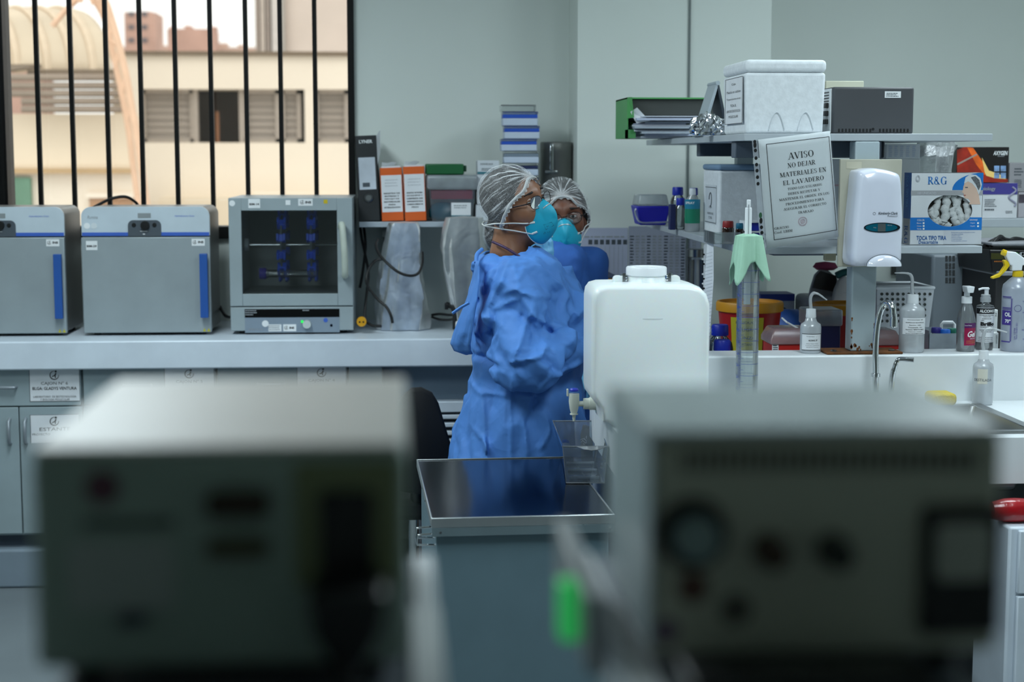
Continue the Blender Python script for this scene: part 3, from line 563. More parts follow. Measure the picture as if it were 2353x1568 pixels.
for i, (px, lines) in enumerate((((877, 387, 928, 506), ('REGISTRO DE', 'ENTREGA Y', 'RECOJO DE', 'MATERIALES', 'PARA', 'ESTERILIZACION')), ((930, 384, 980, 503), ('REGISTRO DE PRUEBA', 'DE EQUIPOS Y', 'LIMPIEZA DE', 'REFRIGERADORAS', 'CAMARA AMBAR DE', 'FRIO')))):
    t, Mx, w_, h_ = binder(px, ['orange binder next to the black one, with bold paper label', 'orange binder beside the plastic storage bin'][i], ORB, math.radians(-2.0), '')
    U, Vz = (Mx.to_3x3() @ Vector((1, 0, 0))), (Mx.to_3x3() @ Vector((0, 0, 1)))
    ob('spine_label', MB().prism([(-w_*.92, h_*.17), (w_*.92, h_*.17), (w_*.92, h_*.86), (-w_*.92, h_*.86)], -.001, 0).xf(Mx), PAPER, t)
    for k, s in enumerate(lines): letters(s, on(0, h_*(.52-.053*k), -.0012), min(.062, .0058*len(s)+.004), .0052, INK, t, ux=U, uz=Vz, bold=.03)
    for k in range(3): letters(('LABORATORIO DE', 'BIOTECNOLOGIA Y', 'BIOLOGIA MOLECULAR')[k], on(0, h_*(.77-.055*k), -.0012), .05, .0035, LOGO, t, ux=U, uz=Vz)
    ob('loose_sheets', MB().add([(-w_*.8+j*.012, .05+.03*j, h_+.0) for j in range(4)]+[(-w_*.8+j*.02, .05+.03*j, h_+.022-.004*(j % 2)) for j in range(4)], [(j, j+1, j+5, j+4) for j in range(3)]).xf(Mx), PAPER, t, solid=.001)
# storage bin
Yb = YS+.04; x0, x1, z0, z1 = R(986, 432, 1092, 505, Yb); zb = zs+.001; zt = P(1040, 402, Yb).z; zlid = P(1040, 437, Yb).z
t = thing('storage_bin', 'clear plastic storage bin with snap lid and red and teal contents', 'bin', ((x0+x1)/2, Yb+.12, zb))
ob('tub', MB().rings([[(a, b, z) for a, b in ((x0+i, Yb+i), (x1-i, Yb+i), (x1-i, Yb+.24-i), (x0+i, Yb+.24-i))] for z, i in ((zb, .012), (zlid, .0))], True, False).add([(x0+.012, Yb+.012, zb), (x1-.012, Yb+.012, zb), (x1-.012, Yb+.228, zb), (x0+.012, Yb+.228, zb)], [(0, 1, 2, 3)]), clear('bin_plastic', (205, 215, 225), .16, .2), t)
ob('lid', MB().box(x0-.01, x1+.012, Yb-.012, Yb+.25, zlid+.001, zt), FROST, t, bevel=.012, seg=3)
ob('red_folder', MB().box(x0+.008, x1-.01, Yb+.006, Yb+.21, P(1040, 458, Yb).z, zlid-.002), mt('red_card', (196, 62, 82), .6), t)
rc = P(1018, 480, Yb+.06)
m = MB().lathe((rc.x, Yb+.066, zb+.002), [(.03, 0), (.05, .012), (.056, .04), (.045, .062), (.02, .07), (0, .071)], 14); m.v = [(x+.006*math.sin(z*300+y*90), y+.006*math.sin(x*260), z) for x, y, z in m.v]; ob('teal_bundle', m, mt('teal_cloth', (24, 140, 170), .8), t, smooth=60)
a = R(1037, 466, 1082, 498, Yb); ob('bin_label', MB().box(a[0], a[1], Yb+.002, Yb+.003, a[2], a[3]), PAPER, t); dashes(1042, 470, 1078, 480, Yb+.0015, 2, LOGO, t); ob('label_stripe', MB().box(a[0], a[1], Yb+.001, Yb+.003, a[2], a[2]+.005), mt('teal_stripe', (40, 110, 125), .5), t)
x0, x1, z0, z1 = R(978, 377, 1066, 402, Yb); t = thing('green_case', 'flat green plastic case lying on the storage bin lid', 'case', ((x0+x1)/2, Yb+.1, zt))
ob('shell', MB().box(x0, x1, Yb, Yb+.2, zt+.001, z1), mt('green_plastic', (16, 92, 48), .4), t, bevel=.005); q = P(1073, 380, Yb).x
ob('clasp', MB().box(x1+.0005, q, Yb+.04, Yb+.16, zt+.012, z1-.006), mt('green_clasp', (30, 80, 55), .3), t, bevel=.003)
x0, x1, z0, z1 = R(1098, 369, 1147, 400, Yb)
# white boxes
zlow = zs+.001
o = pbox('carton', 'white carton standing behind the capped woman on the wall shelf', 'box', (1096, 402, 1150, 470), Yb+.02, .15, mt('carton_white', (206, 212, 218), .6), zb=P(1110, 470, Yb).z); zmid = P(1110, 470, Yb).z
o2 = pbox('carton', 'low white carton at the bottom of the pile beside the bin', 'box', (1093, 471, 1150, 505), Yb+.02, .18, MATS['carton_white'], zb=zlow)
o3 = pbox('label_box', 'small white box with teal stripe on top of the carton pile', 'box', (1097, 369, 1147, 402), Yb+.02, .12, MATS['carton_white'], zb=P(1120, 402, Yb+.02).z+.0005)
ob('stripe', MB().box(*R(1097, 395, 1147, 400, Yb+.019)[:2], Yb+.0185, Yb+.02, *R(1097, 395, 1147, 400, Yb+.019)[2:]), MATS['teal_stripe'], o3)
dashes(1104, 373, 1138, 381, Yb+.0195, 1, LOGO, o3); dashes(1106, 386, 1140, 393, Yb+.0195, 2, DKG, o3)
# pipette tip boxes
TIPB = mt('tip_blue', (28, 82, 190), .4); TIPN = mt('tip_navy', (24, 40, 84), .4); TIPW = mt('tip_white', (196, 208, 226), .4)
stack = [(1160, 404, 1238, 430, 1), (1158, 375, 1237, 403, 2), (1158, 347, 1238, 374, 3), (1152, 319, 1234, 346, 0), (1159, 289, 1240, 318, 0), (1155, 256, 1236, 288, 0)]
Yt = YS+.06; zprev = zs+.001
words = ['bottom tip box of the tall stack, mostly hidden', 'tip box with navy lid, second from the bottom of the stack', 'tip box with clear lid, third from the bottom of the stack', 'blue-lidded tip box in the middle of the stack', 'blue-lidded tip box second from the top of the stack', 'topmost blue-lidded tip box under a clear cover']
zbase = P(1200, 430, Yt).z
o = pbox('carton', 'white carton under the stack of tip boxes', 'box', (1150, 431, 1245, 505), Yt-.01, .14, MATS['carton_white'], zb=zlow); zprev = P(1200, 431, Yt-.01).z+.0005
for (a, b, c, d_, k), lab in zip(stack, words):
    x0, x1, z0, z1 = R(a, b, c, d_, Yt); hh = z1-z0
    t = thing('tip_box', lab, 'tip box', ((x0+x1)/2, Yt+.05, zprev), group='stacked pipette tip boxes'); z0 = zprev; z1 = max(z1, z0+.03)
    s = z0+(z1-z0)*.52
    ob('base', MB().box(x0, x1, Yt, Yt+.1, z0, s), TIPW, t, bevel=.003); ob('rack', MB().box(x0+.001, x1-.001, Yt+.001, Yt+.099, s, s+(z1-s)*.55), (TIPB, TIPN, TIPN, mt('tip_grey', (120, 135, 150), .4))[k], t, bevel=.002)
    ob('lid', MB().box(x0-.001, x1+.001, Yt-.001, Yt+.101, s+(z1-s)*.55, z1-.0005), CLEAR if k != 0 else clear('blue_clear', (40, 90, 200), .35, .1), t, bevel=.003); zprev = z1
x0, x1, z0, z1 = R(1151, 243, 1232, 256, Yt); t = ob('clear_cover', MB().box(x0, x1, Yt, Yt+.1, zprev+.0005, z1+.004), CLEAR, bevel=.004); tag(t, 'empty clear cover on top of the tip box stack', 'lid')
# steel canister
c = P(1278, 360, YS+.2); r = 36*pxs(YS+.2)
t = thing('steel_canister', 'tall stainless steel drum with side latch beside the pillar', 'canister', (c.x, YS+.2, zs+.001)); zt = P(1278, 327, YS+.2).z
ob('drum', MB().lathe((c.x, YS+.2, zs+.001), [(r*.97, 0), (r, .01), (r, zt-zs-.045), (r*1.02, zt-zs-.043), (r*1.02, zt-zs-.005), (r*.97, zt-zs), (0, zt-zs+.001)], 36), mt('canister_steel', (120, 122, 118), .4, .5, nz=(3, .2)), t, smooth=40)
q = P(1269, 350, YS+.1); m = MB().box(q.x-.008, q.x+.008, YS+.2-r-.012, YS+.2-r+.004, P(1269, 392, YS+.1).z, P(1269, 331, YS+.1).z); ob('latch', m, CHROME, t, bevel=.004); ob('latch_foot', MB().box(q.x-.025, q.x+.025, YS+.2-r-.008, YS+.2-r+.006, P(1269, 398, YS+.1).z, P(1269, 392, YS+.1).z), CHROME, t, bevel=.003)
# ------------------------------------------------------------------ plastic dust covers
def cover(keys, Y, label, mat, n=56, seed=0, depth=.75, folds=.012):
    """draped film: keys are (pixel y, left x, right x); folds run down from the top"""
    rg = random.Random(seed); ph = [rg.uniform(0, 6.28) for _ in range(8)]; ks = sorted(keys); rs = []
    N = 30
    for i in range(N+1):
        u = i/N; py = ks[0][0]+(ks[-1][0]-ks[0][0])*u
        l = float(np.interp(py, [k[0] for k in ks], [k[1] for k in ks])); r_ = float(np.interp(py, [k[0] for k in ks], [k[2] for k in ks]))
        a = P(l, py, Y); b = P(r_, py, Y); cx = (a.x+b.x)/2; w = (b.x-a.x)/2; ring = []
        for k in range(n):
            th = 2*math.pi*k/n; am = folds*min(1, .25+1.2*u)
            f = am*(abs(math.sin(3.5*th+ph[0]+2.2*u))*1.3+abs(math.sin(5.5*th+ph[1]-3*u))*.7+.5*math.sin(9*th+ph[2]+5*u)+.35*math.sin(14*th+ph[3]+9*u))
            rr = 1-f/max(w, .02)*.55-.1*max(0, math.sin(2*th+ph[4]+4.5*u))*math.sin(math.pi*min(1, u*1.1))
            sq = (abs(math.cos(th))**3+abs(math.sin(th))**3)**(-1/3)
            ring.append(Vector((cx+w*rr*sq*math.cos(th)*.98, Y+w*depth*rr*sq*math.sin(th), max(a.z, ZC+.004))))
        rs.append(ring)
    top = rs[0]; cc = sum(top, Vector())/n
    m = MB().rings(rs, True, False); m.add([cc+Vector((0, 0, .006))], []); k0 = len(m.v)-1
    m.f += [(k0, (k+1) % n, k) for k in range(n)]
    o = ob('dust_cover', m, mat, smooth=70); return tag(o, label, 'dust cover', 'plastic dust covers on the worktop')
FILM = clear('cover_film', (186, 200, 218), .74, .42, .2, bump=(12, .3, .02))
k1 = [(512, 892, 964), (530, 886, 968), (560, 880, 968), (600, 872, 970), (640, 864, 976), (680, 860, 986), (720, 858, 990), (757, 860, 990)]
cover(k1, 6.26, 'milky plastic dust cover with a black cable looped around it', FILM, seed=3, folds=.017)
k2 = [(500, 1022, 1112), (530, 1012, 1118), (570, 1005, 1125), (620, 1012, 1130), (680, 1026, 1130), (720, 1035, 1130), (757, 1040, 1130)]
cover(k2, 6.22, 'grey plastic dust cover half hidden behind the blue gown', clear('cover_film_grey', (160, 168, 174), .84, .5, .12, bump=(9, .3, .02)), seed=9, folds=.014)
for c, lab in ((P(926, 700, 6.26), 'covered microscope beneath the looped cable'), (P(1075, 700, 6.22), 'covered microscope behind the gowned woman')):
    t = thing('microscope', lab, 'microscope', (c.x, c.y, ZC), group='covered microscopes'); MW = mt('microscope_grey', (150, 160, 185), .4)
    ob('base', MB().box(c.x-.05, c.x+.05, c.y-.06, c.y+.05, ZC, ZC+.04), WPLAST, t, bevel=.01); ob('arm', MB().box(c.x-.025, c.x+.025, c.y+.005, c.y+.05, ZC+.04, ZC+.3), MW, t, bevel=.008)
    ob('head', MB().box(c.x-.035, c.x+.035, c.y-.04, c.y+.05, ZC+.28, ZC+.34), MW, t, bevel=.012); ob('stage', MB().box(c.x-.05, c.x+.05, c.y-.045, c.y+.02, ZC+.13, ZC+.145), MW, t)
    ob('objective', MB().lathe((c.x, c.y-.02, ZC+.2), [(.008, 0), (.013, .02), (.02, .08)], 12), CHROME, t, smooth=50)
Y1 = 6.05; C = lambda *p: [P(a, b, Y1+(c if len(q) > 2 else 0)) for q in p for a, b, c in [(*q, 0)[:3]]]
cable([P(868, 552, 6.2), P(864, 565, 6.13), P(872, 585, 6.08), P(895, 610, 6.03), P(920, 628, 6.02), P(945, 634, 6.03), P(962, 627, 6.08), P(970, 605, 6.14), P(970, 580, 6.2)], .0055, 'black cable looped round the milky dust cover')
cable([P(876, 596, 6.2), P(862, 600, 6.15), P(848, 618, 6.12), P(842, 640, 6.1), P(846, 660, 6.1), P(868, 688, 6.1), P(888, 706, 6.08), P(898, 725, 6.07), P(902, 742, 6.08)], .0055, 'black cable curving from the dust cover down to the worktop')
cable([P(828, 524, 6.45), P(832, 552, 6.4), P(838, 580, 6.36), P(846, 622, 6.3), P(844, 660, 6.25), P(841, 690, 6.2), P(838, 720, 6.17), P(840, 737, 6.15), P(855, 748, 6.12), P(876, 750, 6.1)], .0055, 'black cable hanging from under the wall shelf to the yellow plug')
cable([P(836, 522, 6.45), P(840, 560, 6.42), P(838, 590, 6.4), P(833, 630, 6.4), P(827, 662, 6.4)], .0055, 'short black cable hanging under the left end of the wall shelf')
cable([P(993, 724, 6.3), P(1010, 722, 6.26), P(1030, 724, 6.22), P(1045, 724, 6.2)], .005, 'upper black cable beside the grey dust cover')
cable([P(993, 729, 6.3), P(1012, 735, 6.24), P(1035, 735, 6.2), P(1048, 728, 6.2)], .005, 'lower black cable beside the grey dust cover')
q = P(831, 739, 6.12); o = ob('yellow_plug', MB().lathe((q.x, 6.10, q.z), [(.017, 0), (.019, .004), (.019, .02), (.012, .024), (.01, .05)], 20, (0, 1, 0)), mt('plug_yellow', (208, 150, 22), .4), smooth=40); tag(o, 'round yellow power plug lying by the glass-door oven', 'plug')
for s in (-.007, .007): ob('pin', MB().lathe((q.x+s, 6.101, q.z), [(.0035, 0), (.0035, .003)], 10, (0, -1, 0)), BLACK, o)
o = ob('black_bracket', MB().box(*R(1022, 698, 1030, 712, 6.2)[:2], 6.2, 6.24, *R(1022, 698, 1030, 712, 6.2)[2:]).tube([P(1026, 700, 6.22), P(1040, 705, 6.2), P(1046, 720, 6.2), P(1046, 757, 6.2)], .012, 6), BLACK, bevel=.002); tag(o, 'small black bracket arm at the foot of the grey dust cover', 'bracket')
# ------------------------------------------------------------------ chair
cx = P(955, 1000, 5.0).x
t = thing('office_chair', 'black office chair with tapered backrest behind the steel cart', 'chair', (cx-.02, 5.15, 0))
out = [P(x, y, 5.0) for x, y in ((1038, 1030), (1034, 1090), (1015, 1128), (960, 1138), (905, 1128), (886, 1090), (882, 1030), (905, 950), (925, 912), (945, 895), (968, 893), (993, 905), (1008, 930))]
m = MB(); n = len(out)
rs = []
for dy, s in ((-.0, .94), (.008, 1.), (.035, 1.), (.045, .95)): rs.append([Vector((cx+(p.x-cx)*s, 5.0+dy, out[3].z+.15+(p.z-out[3].z-.15)*s)) for p in out])
BF = mt('black_fabric', (13, 14, 15), .8); ob('backrest', m.rings(rs), BF, t, smooth=60)
ob('seat', MB().prism(rrect(cx-.23, cx+.23, .44, .51, .03), 5.06, 5.5), BF, t, smooth=40, bevel=.02); ob('back_post', MB().tube([(cx, 5.05, .75), (cx, 5.08, .5), (cx, 5.25, .43)], .018, 8, smooth=4), BLACK, t, smooth=60)
ob('gas_post', MB().tube([(cx, 5.28, .1), (cx, 5.28, .44)], .025, 12), CHROME, t, smooth=60)
for k in range(5):
    a = 2*math.pi*k/5+.3; e = (cx+.27*math.cos(a), 5.28+.27*math.sin(a)); ob('base_arm', MB().tube([(cx, 5.28, .12), (*e, .08)], .018, 8), BLACK, t, smooth=60); ob('caster', MB().lathe((e[0], e[1]-.012, .03), [(.029, 0), (.029, .024)], 14, (0, 1, 0)), BLACK, t, smooth=40)
# ------------------------------------------------------------------ sink bench
XB0 = .515; YK, YK1, YK2 = 3.72, 4.30, 4.43; ZL = 1.06; XB1 = 3.2
skx1 = P(2353, 990, Z=ZC).x+.02; skx0 = skx1-.62; sky0, sky1 = 3.79, 4.2
def ix(mb, x0, x1, y0, y1, z0, z1, hx0, hx1, hy0, hy1):
    mb.box(x0, hx0, y0, y1, z0, z1).box(hx1, x1, y0, y1, z0, z1).box(hx0, hx1, y0, hy0, z0, z1).box(hx0, hx1, hy1, y1, z0, z1); return mb
WSOLID = mt('white_solid_surface', (226, 231, 234), .3, nz=(4, .03))
t = thing('sink_bench', 'white laboratory bench with raised splash ledge and sink cut-out', 'bench', (1.8, 4.1, 0))
ob('worktop', ix(MB(), XB0, XB1, YK, YK1, ZC-.112, ZC, skx0, skx1, sky0, sky1), WSOLID, t)
ob('splash_ledge', MB().box(XB0, XB1, YK1, YK2, ZC-.112, ZL), WSOLID, t, bevel=.006, seg=3)
ob('rear_worktop', MB().box(.88, XB1, YK2+.0005, 6.2, ZC-.05, ZC), WSOLID, t)
ob('end_panel', MB().box(XB0+.01, XB0+.03, YK+.03, YK2, 0, ZC-.112), mt('panel_pale_blue', (168, 180, 196), .5), t); ob('rear_end_panel', MB().box(.9, .92, YK2, 6.15, 0, ZC-.05), WHITE, t)
ob('back_panel', MB().box(XB0+.03, XB1, YK2-.03, YK2, 0, ZC-.112), mt('under_bench_dark', (72, 76, 80), .7), t)
SINK = mt('sink_steel', (150, 152, 152), .28, 1., nz=(5, .08))
t = thing('sink', 'stainless steel sink set into the white bench', 'sink', ((skx0+skx1)/2, (sky0+sky1)/2, ZC-.16))
g = .018
ob('rim', ix(MB(), skx0-g, skx1+g, sky0-g, sky1+g, ZC+.0005, ZC+.006, skx0+.012, skx1-.012, sky0+.012, sky1-.012), SINK, t, bevel=.003)
def rr(i, z): return [(x, y, z) for x, y in ((skx0+i, sky0+i), (skx1-i, sky0+i), (skx1-i, sky1-i), (skx0+i, sky1-i))]
ob('basin', MB().rings([rr(.012, ZC+.004), rr(.02, ZC-.02), rr(.03, ZC-.15), rr(.07, ZC-.16)][::-1], True, False).add(rr(.07, ZC-.16), [(0, 1, 2, 3)]), SINK, t, bevel=.01)
ob('drain', MB().lathe(((skx0+skx1)/2, (sky0+sky1)/2, ZC-.16), [(.03, 0), (.03, .003), (.02, .001), (0, .001)], 20), CHROME, t)
# faucet
YFt = 4.235
fp = [P(2012, 935, YFt), P(2012, 860, YFt), P(2012, 800, YFt), P(2016, 750, YFt), P(2024, 715, YFt), P(2036, 697, YFt-.01), P(2047, 699, YFt-.03), P(2052, 712, YFt-.04), P(2053, 728, YFt-.04)]
t = thing('faucet', 'chrome gooseneck tap standing at the sink', 'tap', (fp[0].x, YFt, ZC))
fp[0].z = ZC+.002
ob('spout', MB().tube(fp, .0085, 12, smooth=6), CHROME, t, smooth=60); ob('collar', MB().lathe((fp[1].x, YFt, P(2012, 860, YFt).z-.008), [(.009, 0), (.0125, .001), (.0125, .01), (.009, .011)], 18), CHROME, t, smooth=40)
q = P(2054, 741, YFt-.04); ob('aerator', MB().lathe((q.x, q.y, q.z-.013), [(.0085, 0), (.0105, .002), (.0105, .02), (.0085, .03), (.0085, .036)], 18), CHROME, t, smooth=40)
ob('base', MB().lathe((fp[0].x, YFt, ZC), [(.024, 0), (.022, .012), (.01, .03)], 20), CHROME, t, smooth=40)
lp = [P(2046, 935, YFt), P(2050, 868, YFt), P(2056, 845, YFt), P(2062, 829, YFt), P(2072, 826, YFt-.005), P(2100, 828, YFt-.02)]; lp[0].z = ZC+.002
t = ob('tap_lever', MB().tube(lp, [.008, .008, .007, .006, .0065, .007], 10, smooth=5), CHROME, smooth=60); tag(t, 'chrome bent tap lever to the right of the gooseneck', 'lever')
# sponge
q = P(2160, 912, 4.215); m = MB().prism(rrect(q.x-.036, q.x+.032, ZC+.008, ZC+.04, .012), 4.17, 4.24)
o = ob('sponge', m, mt('sponge_yellow', (214, 190, 58), .9, bump=(120, .8, .004)), bevel=.006); tag(o, 'yellow scrubbing sponge on the edge of the sink', 'sponge')
# ------------------------------------------------------------------ bottles
def bottle(name, label, c, prof, mat, cat='bottle', n=28, group=None):
    t = thing(name, label, cat, c, group=group); o = ob('body', MB().lathe(c, prof, n), mat, t, smooth=45); return t
NAL = clear('bottle_polythene', (228, 234, 240), .86, .25, .05)
def wrap(name, c, r, z0, z1, a0, a1, mat, parent, n=14):
    """label bent round a bottle; angles in degrees from the side facing the camera"""
    m = MB(); vs = []
    for z in (z0, z1):
        for k in range(n+1): a = math.radians(-90+a0+(a1-a0)*k/n); vs.append((c[0]+r*math.cos(a), c[1]+r*math.sin(a), z))
    m.add(vs, [(k, k+1, k+n+2, k+n+1) for k in range(n)]); return ob(name, m, mat, parent, smooth=60)
def wtext(s, c, r, a, z, w, h, mat, parent, **k):
    """text bent round a bottle"""
    def fn(X, Y):
        t = math.radians(-90+a)+X/r; return Vector((c[0]+r*math.cos(t), c[1]+r*math.sin(t), z+Y))
    return letters(s, c, w, h, mat, parent, fn=fn, **k)
def wash_bottle(px, yb, ycap0, ycap1, ytop, tube, Y, zb, label, group='wash bottles'):
    k = pxs(Y); cx = P((px[0]+px[1])/2, yb, Y).x; r = (px[1]-px[0])/2*k; c = (cx, Y, zb)
    Zp = lambda py: P(cx and (px[0]+px[1])/2, py, Y).z-zb
    t = bottle('wash_bottle', label, c, [(r*.9, 0), (r, .005), (r, Zp(ytop)-.012), (r*.92, Zp(ytop)-.003), (r*.6, Zp(ytop)+.003), (r*.45, Zp(ycap1)+.002)], NAL, group=group)
    rc = r*.47; z0, z1 = zb+Zp(ycap1), zb+Zp(ycap0)
    ob('cap', MB().lathe((cx, Y, z0), [(rc, 0), (rc*1.06, .003), (rc, (z1-z0)*.5), (rc*.98, z1-z0), (.005, z1-z0+.001)], 22), WPLAST, t, smooth=35)
    pts = [Vector((cx, Y, z1-.002))]+[P(a, b, Y-d) for a, b, d in tube]
    ob('spout', MB().tube(pts, [.0048]*5+[.0036, .0028, .002], 10, smooth=5), clear('spout_plastic', (228, 232, 236), .75, .2), t, smooth=60)
    return t, c, r
YW = 4.36
t, c, r = wash_bottle((1837, 1886), 818, 710, 730, 742, [(1862, 690, 0), (1864, 680, 0), (1870, 674, .0), (1882, 677, .004), (1900, 690, .01)], YW, ZL+.0005, 'small wash bottle labelled ALCOHOL 70, beside the rusty post')
z0, z1 = P(1860, 803, YW).z, P(1860, 765, YW).z; wrap('bottle_label', c, r+.0008, z0, z1, -64, 55, PAPER, t)
zz = lambda py: P(1860, py, YW).z
wrap('label_border', c, r+.0012, z1-.0015, z1, -64, 55, INK, t); wrap('label_border', c, r+.0012, z0, z0+.0015, -64, 55, INK, t)
wrap('label_border', c, r+.0012, z0, z1, 52, 55, INK, t)
wtext('ALCOHOL 70°', c, r+.0012, 0, zz(780), .026, .0045, INK, t, bold=.03); wtext('Proyecto: "Gestión Comercio"', c, r+.0012, -2, zz(788), .035, .003, INK, t); wtext('N° ventas para la desinfección de', c, r+.0012, -2, zz(792), .04, .0026, INK, t); wtext('laboratorios y materiales', c, r+.0012, -2, zz(796), .035, .0026, INK, t); wtext('INS laboratorio', c, r+.0012, -14, zz(771), .022, .0022, DKG, t)
t, c, r = wash_bottle((2064, 2123), 817, 677, 698, 704, [(2096, 660, 0), (2096, 642, 0), (2092, 632, 0), (2082, 628, .004), (2056, 627.5, .012)], YW, ZL+.0005, 'large wash bottle labelled LEJIA with long bent spout')
zz = lambda py: P(2093, py, YW).z; wrap('bottle_label', c, r+.0008, zz(766), zz(729), -62, 62, PAPER, t)
for s, py, w_, h_ in (('SOLUCIONES DE TRABAJO - LBBM', 733, .046, .003), ('LAB. BIOTECNOLOGIA Y BIOLOGIA MOLECULAR', 739, .055, .003), ('Reactivo:  LEJIA', 745, .034, .0035), ('Concentración:  10 %', 750, .04, .0035), ('Almacenamiento:  TEMPERATURA AMBIENTE', 755, .055, .003), ('Preparación: CHAVEZ', 760, .038, .0028), ('Observaciones:  RECONOCIMIENTO DE NOVATOS', 764, .055, .0024)): wtext(s, c, r+.0012, -2, zz(py), w_, h_, INK, t, bold=.01)
t, c, r = wash_bottle((2233, 2281), 920, 806, 826, 834, [(2258, 790, .0), (2260, 772, 0), (2266, 758, 0), (2282, 756, .004), (2314, 764, .012)], 4.24, ZC+.0005, 'translucent wash bottle marked DESTILADA standing by the sink')
zz = lambda py: P(2257, py, 4.24).z; wtext('DESTILADA', c, r+.001, -20, zz(871), .05, .007, DKG, t); wrap('tape', c, r+.0006, zz(880), zz(846), -50, 5, mt('old_tape', (214, 212, 200), .5), t)
# gel bottle
Yg = 4.37; k = pxs(Yg); cx = P(2218, 800, Yg).x; c = (cx, Yg, ZL+.0005); zz = lambda py: P(2218, py, Yg).z-c[2]
t = bottle('gel_bottle', 'clear pump bottle with magenta Gel label', c, [(.0225, 0), (.0255, .004), (.0255, zz(736)), (.022, zz(720)), (.0165, zz(705)), (.013, zz(697))], clear('gel_bottle_plastic', (225, 232, 238), .28, .05))
ob('gel', MB().lathe(c, [(.021, .004), (.0235, .007), (.0235, zz(752)), (0, zz(752)+.0005)], 24), clear('gel_liquid', (225, 232, 236), .12, .05), t, smooth=45)
PW = WPLAST
ob('pump_collar', MB().lathe((cx, Yg, c[2]+zz(697)), [(.0145, 0), (.0145, .018), (.012, .019)], 22), PW, t, smooth=40); ob('pump_stem', MB().lathe((cx, Yg, c[2]+zz(681)), [(.008, 0), (.008, .018)], 14), PW, t, smooth=40)
z = c[2]+zz(665); ob('pump_head', MB().prism([(cx-.0085, z-.008), (cx+.0085, z-.008), (cx+.0115, z+.0095), (cx-.0115, z+.0095)], Yg-.03, Yg+.011), PW, t, bevel=.002)
GM = mt('gel_magenta', (150, 20, 70), .4); wrap('gel_label', c, .026, c[2]+zz(792), c[2]+zz(741), -28, 68, GM, t); wrap('label_top', c, .0262, c[2]+zz(752), c[2]+zz(741), -28, 68, mt('gel_purple', (84, 24, 92), .4), t)
wtext('Gel', c, .0265, 20, c[2]+zz(766), .026, .017, LBL, t, bold=.03, slant=.3); wtext('alcohol', c, .0265, 27, c[2]+zz(776), .018, .004, LBL, t); wtext('Suave Fresco', c, .0265, -5, c[2]+zz(746), .02, .0035, LBL, t)
for py in (782, 786): wtext('GEL ALCOHOL DESINFECTANTE', c, .0265, 20, c[2]+zz(py), .032, .0022, mt('label_yellow', (215, 170, 60), .5), t)
# alcohol bottle
cx = P(2261, 800, Yg+.03).x; Ya = Yg+.03; c = (cx, Ya, ZL+.0005); zz = lambda py: P(2261, py, Ya).z-c[2]
t = bottle('alcohol_bottle', 'clear pump bottle with black and white ALCOHOL label', c, [(.0225, 0), (.0245, .004), (.0245, zz(706)), (.023, zz(702)), (.012, zz(699)), (.011, zz(694))], CLEAR)
ob('pump_collar', MB().lathe((cx, Ya, c[2]+zz(694)), [(.0145, 0), (.0145, .012), (.013, .0125), (.013, .02), (.011, .021)], 22), clear('pump_frost', (225, 230, 234), .8, .3), t, smooth=40)
z = c[2]+zz(674); ob('pump_head', MB().lathe((cx+.002, Ya, z-.01), [(.006, 0), (.006, .02), (.008, .021), (.008, .024)], 14).tube([(cx+.008, Ya, z+.0135), (cx-.01, Ya, z+.0135), (cx-.021, Ya, z+.010)], .003, 8), PW, t, smooth=40)
wrap('alcohol_label', c, .025, c[2]+zz(785), c[2]+zz(706), -85, 85, PAPER, t); wrap('label_header', c, .0253, c[2]+zz(720), c[2]+zz(707), -85, 85, INK, t)
wtext('ALCOHOL', c, .0257, 0, c[2]+zz(713.5), .05, .009, LBL, t, bold=.05); wtext('Brillo', c, .0257, 0, c[2]+zz(743), .042, .011, INK, t, bold=.06); wtext('Mr.', c, .0257, -30, c[2]+zz(735), .008, .004, INK, t)
for py, w_ in ((723, .046), (726.5, .02), (731, .026), (750, .036), (757, .04), (761, .03), (774, .044), (778, .044), (782, .046)): wtext('ETILICO MEDICINAL PARA SU HIGIENE', c, .0257, -8, c[2]+zz(py), w_, .0026, INK, t, bold=.02)
# spray bottle
Ysp = 4.37; cx = P(2333, 800, Ysp).x; c = (cx, Ysp, ZL+.0005); zz = lambda py: P(2333, py, Ysp).z-c[2]; r = .0415
t = bottle('spray_bottle', 'white trigger spray bottle with purple print and yellow trigger', c, [(.038, 0), (r, .006), (r, zz(665)), (r*.93, zz(654)), (r*.5, zz(640)), (.0135, zz(636))], clear('spray_body', (206, 214, 230), .8, .25))
YEL = mt('trigger_yellow', (222, 188, 20), .4); ob('collar', MB().lathe((cx, Ysp, c[2]+zz(636)), [(.0145, 0), (.0155, .004), (.014, .016)], 20), YEL, t, smooth=40)
zq = lambda py: P(2333, py, Ysp).z; xq = lambda px: P(px, 600, Ysp).x
ob('spray_head', MB().prism([(xq(2323), zq(622)), (xq(2346), zq(622)), (xq(2347), zq(609)), (xq(2366), zq(611)), (xq(2352), zq(594)), (xq(2330), zq(579)), (xq(2311), zq(577)), (xq(2309), zq(588)), (xq(2317), zq(606)), (xq(2323), zq(610))], Ysp-.012, Ysp+.012), PW, t, bevel=.003)
ob('nozzle', MB().tube([(xq(2302), Ysp, zq(579)), (xq(2312), Ysp, zq(583))], .0085, 8), YEL, t); ob('trigger', MB().prism([(xq(2317), zq(604)), (xq(2310), zq(597)), (xq(2304), zq(598)), (xq(2308), zq(610)), (xq(2297), zq(628)), (xq(2278), zq(637)), (xq(2280), zq(641)), (xq(2296), zq(637)), (xq(2311), zq(622)), (xq(2319), zq(610))], Ysp-.008, Ysp+.008), YEL, t, bevel=.002)
PUR = mt('purple_print', (66, 48, 140), .5); rp = r+.0008
